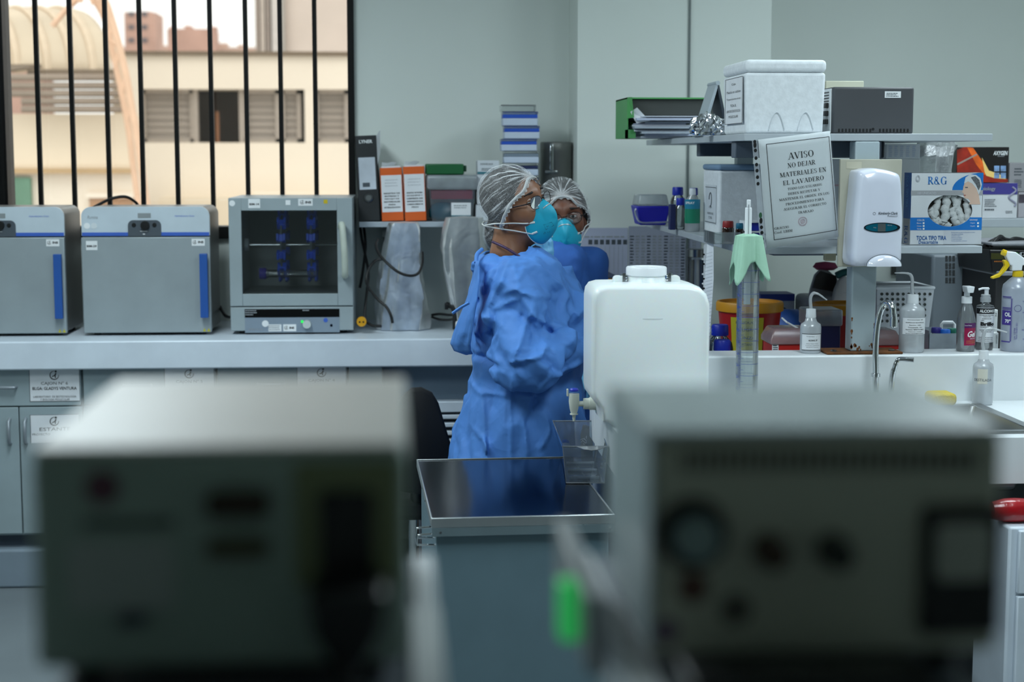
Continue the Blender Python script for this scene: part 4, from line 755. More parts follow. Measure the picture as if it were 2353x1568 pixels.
ob('print_frame', MB(), PUR, t) if 0 else None
wrap('print_block', c, rp, zq(745), zq(712), -85, -41, PUR, t)
for z0, z1, a0, a1 in ((680, 682, -85, -42), (683.5, 684.5, -85, -42), (782, 784.5, -85, -42), (684, 782, -43, -40.5), (684, 782, -39, -37.5), (705, 707, -85, -42), (708.5, 710, -85, -42)): wrap('print_line', c, rp+.0002, zq(z1), zq(z0), a0, a1, PUR, t)
wtext('OL', c, rp+.0004, -55, zq(721), .02, .012, LBL, t, bold=.05); wtext('70°', c, rp+.0004, -54, zq(736), .018, .011, LBL, t, bold=.04)
for s, py, w_, h_, a in (('Lote  1101906', 776, .03, .004, -24),): pass
for s, py, w_, h_ in (('La garantía de su', 690, .03, .004), ('Control', 700, .016, .004), ('ADVERTENCIAS', 715, .03, .004), ('FORMULA', 726, .02, .004), ('USOS:', 743, .014, .004), ('PRECAUCIONES', 755, .03, .004), ('DIRECCION', 776, .022, .004)): wtext(s, c, rp+.0004, 20, zq(py), w_, h_, PUR, t, bold=.01)
def vtext(s, a, zc, w, h):
    def fn(X, Y): th = math.radians(-90+a)-Y/rp; return Vector((c[0]+(rp+.0004)*math.cos(th), c[1]+(rp+.0004)*math.sin(th), zc+X))
    letters(s, c, w, h, PUR, t, fn=fn)
vtext('Lote  1101906', -26, zq(764), .033, .0045); vtext('Vence: Octubre 2021', -19, zq(758), .046, .0045)
m = MB(); m.tube([(c[0]+(rp+.0005)*math.cos(math.radians(-90-17)+.22*math.cos(q)), c[1]+(rp+.0005)*math.sin(math.radians(-90-17)+.22*math.cos(q)), zq(706)+.009*math.sin(q)) for q in [2*math.pi*j/20 for j in range(20)]], .0005, 4, True); ob('seal_print', m, PUR, t)
# ------------------------------------------------------------------ post, board, dispenser
YP0 = 4.335; x0, x1 = P(1957, 700, YP0).x, P(2013, 700, YP0).x
POST = mt('post_grey', (164, 178, 184), .45, nz=(4, .08)); RUST = mt('rust', (104, 62, 26), .9, nz=(40, .5))
t = thing('shelf_post', 'grey steel shelf post with rusty foot plate', 'post', ((x0+x1)/2, YP0+.03, ZL))
zt1 = P(1714, 307, 4.34).z; TSH = .0195; ZS1 = zt1; ZS2 = P(1900, 567, 4.34).z
ob('column', MB().box(x0, x1, YP0, YP0+.06, ZL+.006, ZS1-TSH-.001), POST, t, bevel=.004)
fx0, fx1 = P(1896, 812, 4.33).x, P(2070, 812, 4.33).x
ob('foot_plate', MB().box(fx0, fx1, 4.31, 4.42, ZL+.0005, ZL+.0065), RUST, t, bevel=.002)
for q in (fx0+.025, fx1-.025): ob('bolt', MB().lathe((q, 4.335, ZL+.006), [(.009, 0), (.009, .004), (0, .005)], 6), STEEL, t)
rg = random.Random(3)
for k in range(26):
    q = rg.choice((x0+.002, x1-.002)) if k < 16 else rg.uniform(x0, x1); zz_ = ZL+.008+(.1 if k < 16 else .014)*rg.random()**1.5; s = rg.uniform(.0012, .004); ob('rust_spot', MB().prism(ell(q, zz_+s, s, s*1.5, 7), YP0-.0006, YP0), RUST, t)
x0, x1, z0, z1 = R(1929, 366, 2070, 613, 4.318)
o = ob('mounting_board', MB().box(x0, x1, 4.318, 4.3345, z0, z1), mt('board_beige', (172, 170, 154), .7, nz=(12, .06)), bevel=.002); tag(o, 'beige board fixed to the post behind the soap dispenser', 'board')
a = R(1945, 372, 1980, 388, 4.317); ob('tape', MB().box(a[0], a[1], 4.3172, 4.318, a[2], a[3]), mt('old_masking_tape', (186, 182, 162), .5), o)
YDp = 4.317
t = thing('soap_dispenser', 'white wall soap dispenser with oval teal window', 'dispenser', (P(2007, 500, YDp).x, YDp, P(2007, 612, YDp).z))
# outlines from the wall to the nose: the whole body tapers and bulges
base = [(1938, 604), (1975, 610), (2030, 611), (2071, 611), (2076, 560), (2078, 505), (2076, 450), (2072, 405), (2060, 395), (2030, 388), (1998, 386), (1968, 390), (1953, 397), (1948, 440), (1942, 500), (1938, 555)]
DW = mt('dispenser_white', (212, 216, 230), .18, coat=.4, nz=(4, .02))
rs = []
ctr = P(2012, 500, YDp-.06)
for dy, s, sh in ((0, 1, 0), (.03, 1, 0), (.07, .985, .0), (.092, .93, .0), (.1, .8, .0), (.102, .5, .0)):
    rg_ = []
    for px, py in base:
        p = P(px, py, YDp-.095*min(1, max(0, (px-1950)/90))); left = max(0, (1965-px)/30) if px < 1965 else 0
        ss = s; rg_.append(Vector((ctr.x+(p.x-ctr.x)*ss+sh, YDp-dy*(1-.0*left), ctr.z+(p.z-ctr.z)*(1-(1-ss)*.55))))
    rs.append(spline(rg_, 3, True))
ob('cover', MB().rings(rs), DW, t, smooth=50)
yv = YDp-.1028
e = P(2026, 523, YDp-.1)
ob('window', MB().prism(ell(e.x, e.z, 43*pxs(4.2), 11.5*pxs(4.2), 40), yv-.0012, yv+.01), mt('window_rim', (20, 28, 36), .15), t); ob('window_fill', MB().prism(ell(e.x-.002, e.z, 38*pxs(4.2), 9.5*pxs(4.2), 40), yv-.0018, yv), mt('window_teal', (10, 84, 104), .12), t); ob('window_level', MB().prism(rrect(e.x-.012, e.x+.009, e.z-.0105, e.z+.0105, .002), yv-.0024, yv), mt('window_grey', (80, 86, 88), .15), t)
letters('FULL', (e.x-.02, yv-.0026, e.z), .008, .003, LOGO, t); letters('REPLACE', (e.x+.02, yv-.0026, e.z+.006), .012, .0025, LOGO, t)
letters('Kimberly-Clark', P(2041, 491, 4.214), 46*pxs(4.2), 8*pxs(4.2), DKG, t, slant=.15, bold=.02); letters('Professional', P(2051, 496.5, 4.214), 24*pxs(4.2), 4*pxs(4.2), DKG, t, slant=.15); ob('logo_ring', MB().tube([P(2009+3*math.cos(j*.524), 491+3*math.sin(j*.524), 4.2142) for j in range(12)], .0004, 4, True), DKG, t)
q = P(2027, 611, 4.23); out = [(q.x+42*pxs(4.22)*math.cos(math.pi*j/18), q.z+27*pxs(4.22)*math.sin(math.pi*j/18)) for j in range(19)]
rs = [[Vector((q.x+(x-q.x)*s, yv+.006-dy, q.z+(z-q.z)*s)) for x, z in out] for dy, s in ((0, 1), (.012, .97), (.02, .86), (.025, .6), (.026, .2))]
ob('push_bar', MB().rings(rs), mt('push_white', (216, 220, 232), .05, coat=1), t, smooth=60)
ob('push_seam', MB().tube([(x, yv-.0005, z) for x, z in out], .0012, 5), DKG, t)
# ------------------------------------------------------------------ reagent shelves
SHG = mt('shelf_board', (176, 184, 190), .4); XS0 = P(1705, 575, 4.34).x
xr1 = P(2280, 316, 4.34).x; xr2 = P(2256, 575, 4.34).x
o = ob('reagent_shelf', MB().box(XS0, xr1, 4.336, 6.1, ZS1-TSH, ZS1), SHG, bevel=.0015); tag(o, 'upper grey reagent shelf carrying the big foam box', 'shelf', 'reagent shelf boards')
o = ob('reagent_shelf', MB().prism([(XS0, 0), (xr2, 0), (xr2, 1), (XS0, 1)], 0, 1), SHG); bpy.data.objects.remove(o)
o = ob('reagent_shelf', MB().box(XS0, xr2, 4.336, 6.1, ZS2-TSH, ZS2), SHG, bevel=.0015); tag(o, 'lower grey reagent shelf below the notice', 'shelf', 'reagent shelf boards')
ob('clip', MB().box(*R(1895, 584, 1922, 601, 4.5)[:2], 4.5, 4.52, P(1900, 600, 4.5).z, ZS2-TSH), mt('clip_cream', (180, 176, 150), .6), o, bevel=.004)
BEAM = mt('beam_blue_grey', (78, 90, 104), .5); BEAML = mt('beam_end_grey', (120, 130, 146), .5)
t = thing('shelf_beam', 'blue-grey steel beam under the upper shelf', 'beam', (1.4, 4.62, ZS1-TSH-.06)); z0, z1 = P(1950, 363, 4.45).z, ZS1-TSH-.0005
bx0, bx1 = P(1690, 345, 4.5).x, P(1990, 345, 4.5).x; ob('bar', MB().box(bx0, bx1, 4.5, 4.56, z0, z1), BEAM, t, bevel=.003); a = R(1984, 326, 2026, 363, 4.45); ob('end_box', MB().box(a[0], a[1], 4.45, 4.6, z0, z1), BEAML, t, bevel=.003); ob('end_cap', MB().box(a[1]+.0005, a[1]+.012, 4.46, 4.6, z0, z1), mt('beam_cap', (36, 44, 56), .4), t, bevel=.004)
o = pbox('shelf_beam', 'dark steel beam under the back of the upper shelf', 'beam', (1608, 333, 1740, 362), 5.3, .06, BEAM, bevel=.003)
o.location.z += ZS1-TSH-.0005-(o.location.z+max(v.co.z for v in o.data.vertices))
o = pbox('shelf_beam', 'grey beam under the lower shelf near the sharps bins', 'beam', (1776, 584, 1930, 607), 4.75, .06, mt('beam_dull', (112, 122, 136), .5), bevel=.003); o.location.z += ZS2-TSH-.0005-(o.location.z+max(v.co.z for v in o.data.vertices))
o = pbox('shelf_beam', 'lower shelf side rail at the far end', 'beam', (1500, 540, 1520, 560), 5.9, .06, BEAM, bevel=.003) if 0 else None
for yy, lab in ((5.95, 'grey rear post of the reagent shelves'),):
    o = ob('shelf_post', MB().box(1.24, 1.3, yy, yy+.06, ZC+.0005, ZS1-TSH-.0005), POST, bevel=.003); tag(o, lab, 'post')
# big foam box
YFb = 4.37
x0, x1, z0, z1 = R(1713, 137, 1897, 305, YFb); zl = P(1800, 166, YFb).z; dpt = .31
t = thing('foam_box', 'large white foam box with lid on the upper shelf', 'foam box', ((x0+x1)/2, YFb+dpt/2, ZS1))
m = MB().rings([[(x, y, z) for x, y in ((x0+i, YFb+i), (x1-i, YFb+i), (x1-i, YFb+dpt-i), (x0+i, YFb+dpt-i))] for z, i in ((ZS1+.0005, .004), (zl-.001, 0))]); ob('body', m, FOAM, t, bevel=.008, seg=3)
ob('lid', MB().box(x0-.002, x1+.002, YFb-.002, YFb+dpt+.002, zl, z1), FOAM, t, bevel=.012, seg=4)
FG = mt('foam_groove', (205, 211, 216), .8)
for q in (1785, 1851):
    pts = [P(q-18+36*j/10, 298-40*(1-((j-5)/5)**2), YFb-.001) for j in range(11)]; ob('groove', MB().tube(pts, .0014, 5), FG, t)
xs_ = x0-.0005
def lsheet(pxa, pya, pxb, pyb, X_, mat, parent, name):
    a, b = P(pxa, pya, X=X_), P(pxb, pyb, X=X_); y0_, y1_ = sorted((a.y, b.y)); za, zb = min(a.z, b.z), max(a.z, b.z); return ob(name, MB().box(X_-.0008, X_, y0_, y1_, za, zb), mat, parent), (y0_, y1_, za, zb)
s, g = lsheet(1668, 184, 1706, 283, xs_-.002, PAPER, t, 'side_notice'); xg = xs_-.0030
ob('notice_border', MB().box(xg-.0004, xg, g[0], g[1], g[3]-.0012, g[3]).box(xg-.0004, xg, g[0], g[1], g[2], g[2]+.0012).box(xg-.0004, xg, g[0], g[0]+.003, g[2], g[3]).box(xg-.0004, xg, g[1]-.003, g[1], g[2], g[3]), INK, t)
for s_, f in (('Caja', .86), ('Mezcla en cultivo', .7), ('Trypanosoma cruzi', .54), ('TCA-3L', .4), ('LABORATORIO DE BIOTECNOLOGIA', .28), ('MOLECULAR', .16)): letters(s_, (xg-.0005, (g[0]+g[1])/2, g[2]+(g[3]-g[2])*f), min(.19, .014*len(s_)), .007, INK, t, ux=(0, -1, 0))
# voltage regulator
YU = 4.45; x0, x1, z0, z1 = R(1913, 200, 2100, 306, YU)
UD = mt('charcoal_case', (66, 68, 72), .5); t = thing('voltage_regulator', 'charcoal electrical unit with vent slots on the upper shelf', 'appliance', ((x0+x1)/2, YU+.1, ZS1))
ob('case', MB().box(x0, x1, YU, YU+.24, ZS1+.0005, z1), UD, t, bevel=.006)
zsl = (P(2000, 304, YU).z, P(2000, 296, YU).z)
for px in list(range(1926, 2000, 8))+list(range(2020, 2090, 8)): ob('vent_slot', MB().box(*R(px, 296, px+4, 304, YU-.001)[:2], YU-.0008, YU, *zsl), BLACK, t)
ob('screw', MB().prism(ell(P(2006, 297, YU).x, P(2006, 297, YU).z, .004, .004, 12), YU-.001, YU), BLACK, t)
sheet('asset_label', 2033, 210, 2070, 225, YU, LBL, t); dashes(2036, 213, 2066, 223, YU-.001, 3, DKG, t)
ob('end_panel', MB().box(x0-.003, x0-.0002, YU+.012, YU+.225, ZS1+.004, z1-.004), LBL, t)
for k in range(4): ob('vent_slot', MB().box(x0-.0038, x0-.003, YU+.03, YU+.21, z1-.016-.008*k, z1-.012-.008*k), BLACK, t)
for k, zz_ in enumerate((z1-.05, z1-.072, z1-.095)): ob('rocker_switch', MB().box(x0-.012, x0-.003, YU+.03, YU+.06, zz_-.007, zz_+.007), BLACK, t, bevel=.002); ob('socket', MB().box(x0-.005, x0-.003, YU+.09, YU+.13, zz_-.008, zz_+.008), BLACK, t)
o = pbox('paper_pile', 'beige folder and papers lying behind the charcoal unit', 'papers', (1898, 186, 1985, 200), 4.95, .25, mt('folder_beige', (196, 196, 176), .7), zb=P(1950, 200, YU+.24).z+.002); 
x0, x1, z0, z1 = R(1898, 230, 1985, 310, 4.95); ob('pile_carton', MB().box(x0, x1, 4.95, 5.2, ZS1+.0005, o.location.z-.0005), mt('folder_beige', (196, 196, 176), .7), o)
# green magazine file on its side with papers
YG = 5.55; x0, x1, z0, z1 = R(1441, 224, 1640, 322, YG); xg0 = max(x0, XS0+.002)
GF = mt('green_folder', (78, 156, 88), .5); xo = P(1441, 270, YG).x
t = thing('document_file', 'green document file stuffed with loose papers at the shelf end', 'file', ((x0+x1)/2, YG+.12, ZS1))
ob('file_case', MB().box(x0, x0+.004, YG, YG+.3, ZS1+.001, z1).box(x0, x1, YG, YG+.3, z1-.005, z1).box(x0, x1, YG+.296, YG+.3, ZS1+.001, z1).add([(x0, YG, z1), (x0, YG, P(0, 270, YG).z), (x0+.02, YG-.03, P(0, 268, YG).z), (x0+.012, YG-.03, z1)], [(0, 1, 2, 3)]).box(x0, x0+.03, YG, YG+.05, ZS1+.001, ZS1+.03), GF, t)
ob('file_lining', MB().box(x0+.006, x1, YG+.012, YG+.29, P(0, 262, YG).z, z1-.006), mt('charcoal_lining', (58, 62, 60), .7), t)
rg = random.Random(5); z = ZS1+.002; k = 0
while z < P(0, 264, YG).z:
    h = rg.uniform(.003, .008); xa = x0+.012+rg.uniform(0, .05); ob('paper_sheaf', MB().box(xa, x1-rg.uniform(0, .1), YG-.05+rg.uniform(0, .05), YG+.27, z, z+h), mt('sheaf%d' % (k % 3), ((205, 210, 220), (176, 184, 205), (150, 160, 172))[k % 3], .7), t); z += h+.0005; k += 1
m = MB().add([(x0+.008, YG-.02, P(0, 255, YG).z), (x0+.03, YG-.03, P(0, 245, YG).z), (x0+.075, YG-.02, P(0, 276, YG).z), (x0+.03, YG-.02, P(0, 282, YG).z)], [(0, 1, 2, 3)]); ob('curled_sheet', m, PAPER, t, solid=.002)
# folding stand (desk calendar)
Yk = 5.0; a, b, c_, d_ = P(1640, 192, Yk), P(1610, 262, Yk-.06), P(1655, 262, Yk), P(1648, 192, Yk)
t = thing('desk_stand', 'grey folding desk stand leaning beside the foam box', 'stand', (P(1632, 300, Yk).x, Yk, ZS1))
dz = Vector((0, 0, 0)); fz = ZS1+.001
xt = P(1641, 193, Yk).x; zt = P(1641, 193, Yk).z; xl = P(1605, 290, Yk).x; xr = P(1664, 290, Yk).x
for nm, xb, M_ in (('front_leaf', xl, mt('leaf_light', (170, 182, 190), .4)), ('back_leaf', xr, mt('leaf_dark', (46, 56, 66), .4))): ob(nm, MB().add([(xt-.004, Yk-.06, zt), (xt+.004, Yk-.06, zt), (xb+.006, Yk-.06, fz), (xb-.006, Yk-.06, fz), (xt-.004, Yk+.08, zt), (xt+.004, Yk+.08, zt), (xb+.006, Yk+.08, fz), (xb-.006, Yk+.08, fz)], [(3, 2, 1, 0), (4, 5, 6, 7), (0, 1, 5, 4), (1, 2, 6, 5), (2, 3, 7, 6), (3, 0, 4, 7)]), M_, t, bevel=.002)
ob('hinge', MB().tube([(xt, Yk-.062, zt), (xt, Yk+.082, zt)], .007, 8), mt('leaf_light', (170, 182, 190), .4), t, smooth=60)
# crumpled foil roll
Yf_ = 4.8; q = P(1628, 282, Yf_); m = MB(); rs = []; rg = random.Random(11); n = 26
for i in range(19):
    u = i/18; ring = []
    for j in range(n):
        th = 2*math.pi*j/n; rad = .026*(.75+.5*math.sin(math.pi*min(1, u*1.3)))*(1+rg.uniform(-.2, .2)); ring.append(Vector((P(1588, 280, Yf_).x+u*.115+rg.uniform(-.004, .004), Yf_+rad*math.sin(th), max(ZS1+.0008, ZS1+.026+rad*math.cos(th)*(1+.25*math.sin(u*3))))))
    rs.append(ring)
o = ob('foil_roll', MB().rings(rs), mt('crumpled_foil', (205, 208, 212), .16, 1.), smooth=0); tag(o, 'crumpled aluminium foil beside the big foam box', 'foil')
# ------------------------------------------------------------------ lower shelf things
YB2 = 5.0; x0, x1, z0, z1 = R(1652, 392, 1800, 545, YB2); xl0 = x0; zt2 = P(1700, 378, YB2).z
t = thing('foam_box', 'foam box with bluish lid and printed side label, behind the notice', 'foam box', ((x0+x1)/2, YB2+.14, ZS2)); dd = .27
ob('body', MB().box(x0, x1, YB2, YB2+dd, ZS2+.0005, z1), FOAM, t, bevel=.008, seg=3); ob('lid', MB().box(x0-.003, x1+.003, YB2-.003, YB2+dd+.003, z1+.0005, zt2), mt('foam_blue', (120, 148, 176), .8, bump=(160, .4, .002)), t, bevel=.008, seg=3)
s, g = lsheet(1622, 424, 1645, 516, x0-.001, mt('side_print', (206, 212, 218), .7), t, 'side_print'); xg = x0-.0022
letters('CAJA', (xg, (g[0]+g[1])/2, g[2]+.32*(g[3]-g[2])+.012), .05, .008, DKG, t, ux=(0, -1, 0)); letters('HERRAMIENTAS MED', (xg, (g[0]+g[1])/2, g[2]+.26*(g[3]-g[2])), .1, .007, DKG, t, ux=(0, -1, 0)); letters('TC 3AD', (xg, (g[0]+g[1])/2, g[2]+.15*(g[3]-g[2])), .06, .008, DKG, t, ux=(0, -1, 0))
m = MB()
for f in (.02, .93): m.box(xg-.0004, xg, g[0], g[1], g[2]+f*(g[3]-g[2]), g[2]+f*(g[3]-g[2])+.002)
ob('print_rules', m, DKG, t); m = MB().tube([(xg, (g[0]+g[1])/2+.02*math.cos(j*.5), g[2]+.62*(g[3]-g[2])+.022*math.sin(j*.5)) for j in range(11)], .002, 5); ob('side_emblem', m, DKG, t)
def sbottle(name, label, px, Y, zb, cap_h, body, capm, cat='bottle', neck=.55, sh=.18, group=None, capw=.62, liquid=None):
    """shelf bottle fitted to pixels (x0, ytop, x1) standing on zb"""
    k = pxs(Y); cx = P((px[0]+px[2])/2, px[1], Y).x; r = (px[2]-px[0])/2*k; H = P((px[0]+px[2])/2, px[1], Y).z-zb; ch = cap_h*k; c = (cx, Y, zb); hb = H-ch
    t = bottle(name, label, c, [(r*.92, 0), (r, .004), (r, hb*(1-sh)-.002), (r*.9, hb*(1-sh*.6)), (r*neck, hb*(1-sh*.15)), (r*neck, hb)], body, cat, 24, group)
    ob('cap', MB().lathe((cx, Y, zb+hb-.004), [(r*capw, 0), (r*capw*1.03, .003), (r*capw, ch), (r*capw*.9, ch+.004), (0, ch+.004)], 24), capm, t, smooth=40)
    if liquid: ob('liquid', MB().lathe(c, [(r*.85, .004), (r*.94, .008), (r*.94, hb*liquid[1]), (0, hb*liquid[1]+.0005)], 24), liquid[0], t, smooth=40)
    return t, c, r, hb
YQ = 5.25
t, c, r, hb = sbottle('reagent_bottle', 'white dropper bottle with teal and green label', (1574, 433, 1609), YQ, ZS2+.0005, 12, MILK, WPLAST, neck=.42, sh=.3, capw=.42)
zz = lambda py: P(1591, py, YQ).z
wrap('label_teal', c, r+.0008, zz(480), zz(458), -88, 88, mt('label_teal', (24, 130, 160), .4), t); wrap('label_green', c, r+.0008, zz(513), zz(480), -88, 88, mt('label_green', (16, 128, 96), .4), t); wtext('SPRAY', c, r+.0014, -30, zz(466), .034, .008, LBL, t, bold=.03)
GL = clear('bottle_glass', (220, 230, 235), .08, .03)
sbottle('lab_bottle', 'glass lab bottle with blue cap, second behind the dropper bottle', (1550, 455, 1578), 5.42, ZS2+.0005, 14, GL, BLUECAP, neck=.6, sh=.25, capw=.7, group='blue-capped lab bottles on the lower shelf')
sbottle('lab_bottle', 'taller glass lab bottle with blue cap near the blue tub', (1541, 430, 1574), 5.6, ZS2+.0005, 16, GL, BLUECAP, neck=.6, sh=.22, capw=.75, group='blue-capped lab bottles on the lower shelf')
sbottle('lab_bottle', 'glass lab bottle with blue cap right behind the white dropper', (1582, 432, 1606), 5.5, ZS2+.0005, 14, GL, BLUECAP, neck=.6, sh=.22, capw=.8, group='blue-capped lab bottles on the lower shelf')
o = pbox('blue_pot', 'small dark blue pot between the blue tub and the bottles', 'pot', (1540, 470, 1553, 515), 5.36, .04, mt('dark_blue_pot', (30, 40, 90), .5), zb=ZS2+.0005)
# blue tub with white lid
Yt2 = 5.72; x0, x1, z0, z1 = R(1463, 474, 1541, 512, Yt2); zl = P(1500, 447, Yt2).z
x0 = max(x0, P(1463, 500, Yt2).x)
t = thing('ice_tub', 'blue plastic tub with white upper tray and wire handle', 'tub', ((x0+x1)/2, Yt2+.08, ZS2))
ob('tub', MB().rings([[(x, y, z) for x, y in ((x0+i, Yt2+i), (x1-i, Yt2+i), (x1-i, Yt2+.16-i), (x0+i, Yt2+.16-i))] for z, i in ((ZS2+.0005, .014), (z1, 0))]), mt('tub_blue', (34, 34, 176), .4), t, bevel=.005); ob('upper_tray', MB().rings([[(x, y, z) for x, y in ((x0+i, Yt2+i), (x1-i, Yt2+i), (x1-i, Yt2+.16-i), (x0+i, Yt2+.16-i))] for z, i in ((z1+.0005, .004), (zl, .012))]), FROST, t, bevel=.006)
ob('handle', MB().tube([P(1462, 480, Yt2), P(1459, 486, Yt2), P(1463, 500, Yt2), P(1472, 511, Yt2-.01), P(1500, 512, Yt2-.015), P(1538, 510, Yt2-.01)], .0035, 6, smooth=4), FROST, t, smooth=60)
# amber bottles
AMB = mt('amber_glass', (38, 16, 8), .1, coat=.3)
sbottle('amber_bottle', 'squat amber bottle with red cap', (1659, 508, 1687), 4.55, ZS2+.0005, 12, AMB, mt('cap_red', (136, 24, 26), .4), neck=.8, sh=.12, capw=.9, group='amber bottles')
sbottle('amber_bottle', 'small amber bottle with teal cap', (1690, 513, 1709), 4.58, ZS2+.0005, 10, AMB, mt('cap_teal', (14, 108, 142), .4), neck=.75, sh=.15, capw=.9, group='amber bottles')
x0, x1, z0, z1 = R(1640, 534, 1702, 560, 4.47); o = ob('acrylic_tray', MB().box(x0, x1, 4.47, 4.473, ZS2+.0005, z1).box(x0, x0+.003, 4.473, 4.62, ZS2+.0005, z1).box(x0+.003, x1, 4.473, 4.62, ZS2+.0005, ZS2+.003), clear('acrylic', (200, 208, 216), .25, .05)); tag(o, 'low clear acrylic tray in front of the amber bottles', 'tray')
x0, x1, z0, z1 = R(1712, 505, 1752, 560, 4.6); t = thing('tube_rack', 'white tube rack with blue inserts behind the notice', 'rack', ((x0+x1)/2, 4.64, ZS2))
ob('frame', MB().box(x0, x1, 4.6, 4.68, ZS2+.0005, ZS2+.004).box(x0, x1, 4.6, 4.68, ZS2+.026, ZS2+.031).box(x0, x1, 4.6, 4.68, ZS2+.055, ZS2+.06).box(x0, x0+.004, 4.6, 4.68, ZS2+.004, ZS2+.055), WPLAST, t); ob('insert', MB().box(x0+.006, x1, 4.61, 4.67, ZS2+.032, ZS2+.054).box(x0+.006, x1, 4.61, 4.67, ZS2+.005, ZS2+.025), TIPN if 0 else BLUECAP, t)
# notice in a punched sleeve
cs = [P(1762, 571, 4.285), P(1929, 545, 4.30), P(1908, 301, 4.31), P(1742, 321, 4.30)]
def S(u, v, lift=0.):
    bend = .012*math.sin(math.pi*u)-.01*u*u
    p = cs[0]*(1-u)*(1-v)+cs[1]*u*(1-v)+cs[2]*u*v+cs[3]*(1-u)*v; return p+Vector((0, -bend*(1-.5*v)-lift, 0))
def patch(u0, u1, v0, v1, lift, n=10): 
    m = MB(); m.rings([[S(u0+(u1-u0)*i/n, v0+(v1-v0)*j/n, lift) for i in range(n+1)] for j in range(n+1)], closed=False); return m
t = thing('notice_sheet', 'printed AVISO notice in a clear punched sleeve hung on the shelf', 'notice', P(1840, 571, 4.3))
ob('paper', patch(.0, 1, 0, 1, 0), mt('notice_paper', (242, 245, 248), .55, nz=(5, .02)), t, smooth=60, solid=.0006)
ob('sleeve', patch(-.012, 1.015, -.02, 1.01, .0016), clear('sleeve_film', (220, 226, 232), .05, .12, refl=.6), t, smooth=60)
ob('punched_strip', patch(-.085, -.012, -.01, 1.0, .0016), clear('strip_film', (205, 212, 220), .55, .2), t, smooth=60)
for v in (.985, .955, .905, .835, .775, .72, .66, .6, .31, .26, .2, .15, .09, .05, .02): 
    q = S(-.05, v, .0024); hgt = .008 if v in (.955, .31, .26) else .005; ob('punch_hole', MB().prism(ell(q.x, q.z, .0042, hgt, 12), q.y-.0004, q.y), mt('hole_green', (30, 80, 50), .6) if v == .31 else BLACK, t)
m = MB()
for a in ((.10, .985, .945, .951), (.10, .985, .065, .071), (.10, .109, .065, .951), (.976, .985, .065, .951)): 
    q = patch(*a[:2], *a[2:], .0006, 8); m.add(q.v, q.f)
ob('border', m, INK, t)
def stx(s, u, v, w, h, ser=True): letters(s, (0, 0, 0), w, h, INK, t, ser=ser, fn=lambda X_, Y_: S(u+X_, v+Y_, .0008))
for s, u, v, w, h in (('AVISO', .56, .815, .36, .062), ('NO DEJAR', .56, .73, .39, .045), ('MATERIALES EN', .575, .65, .65, .042), ('EL LAVADERO', .57, .575, .57, .042), ('TODO LOS USUARIOS', .58, .515, .48, .023), ('DEBEN RESPETAR Y', .565, .47, .45, .023), ('MANTENER EL ORDEN. EN LOS', .565, .425, .7, .023), ('PROCEDIMIENTO PARA', .565, .378, .535, .023), ('ASEGURAR EL CORRECTO', .56, .333, .6, .023), ('TRABAJO', .56, .285, .215, .023)): stx(s, u, v, w, h)
stx('GRACIAS', .215, .17, .19, .022); stx('Cood. LBBM', .235, .132, .24, .024)
PK = mt('stamp_pink', (190, 130, 150), .6); m = MB()
for rr_ in (.062, .052, .03): m.tube([S(.505+rr_*math.cos(j*.314), .2+rr_*.66*math.sin(j*.314), .0008) for j in range(20)], .0003, 4, True)
ob('stamp', m, PK, t)
for v in (.212, .2, .188): letters('LABORATORIO', (0, 0, 0), .045, .008, PK, t, fn=lambda X_, Y_: S(.505+X_, v+Y_+X_*.3, .0008))
# ------------------------------------------------------------------ hair-cap carton
YRG = 4.40; x0, x1, z0, z1 = R(2092, 397, 2257, 568, YRG)
yf = YRG
CW = mt('carton_pale', (208, 212, 216), .5); CB = mt('carton_blue', (20, 112, 190), .45); CG = mt('carton_grey', (158, 160, 164), .5); CDB = mt('carton_side_blue', (16, 84, 150), .45); LG = mt('carton_light_grey', (196, 200, 206), .5)
t = thing('cap_carton', 'white and blue carton of disposable hair caps with oval window', 'box', ((x0+x1)/2, YRG+.03, ZS2))
zz = lambda py: P(2175, py, YRG).z; xx = lambda px: P(px, 480, YRG).x; k = pxs(YRG)
ec, ew, eh = (xx(2183), zz(484)), 53*k, 37*k
# front with an oval hole
n = 40; E_ = ell(ec[0], ec[1], ew, eh, n); out = []
for x, z in E_:
    dx, dz = x-ec[0], z-ec[1]; s = min(((x1-ec[0]) if dx > 0 else (ec[0]-x0))/max(abs(dx), 1e-9), ((z1-ec[1]) if dz > 0 else (ec[1]-ZS2-.0005))/max(abs(dz), 1e-9)); out.append((ec[0]+dx*s, ec[1]+dz*s))
for cxx, czz in ((x0, ZS2+.0005), (x1, ZS2+.0005), (x1, z1), (x0, z1)):
    j = min(range(n), key=lambda i: (out[i][0]-cxx)**2+(out[i][1]-czz)**2); out[j] = (cxx, czz)
m = MB().add([(x, yf, z) for x, z in E_]+[(x, yf, z) for x, z in out], [(j, (j+1) % n, n+(j+1) % n, n+j) for j in range(n)]); m.f = [f[::-1] for f in m.f]
ob('front_panel', m, CW, t)
ob('carton_body', MB().box(x0, x0+.001, yf, yf+.06, ZS2+.0005, z1).box(x1-.001, x1, yf, yf+.06, ZS2+.0005, z1).box(x0, x1, yf, yf+.06, z1-.001, z1).box(x0, x1, yf+.059, yf+.06, ZS2+.0005, z1).box(x0, x1, yf, yf+.06, ZS2+.0005, ZS2+.0015), CW, t)
xs_ = x0-.0006; ob('side_print', MB().box(xs_, x0, yf, yf+.06, zz(503), z1), CDB, t); ob('side_print_grey', MB().box(xs_, x0, yf, yf+.06, ZS2+.001, zz(503)), CG, t)
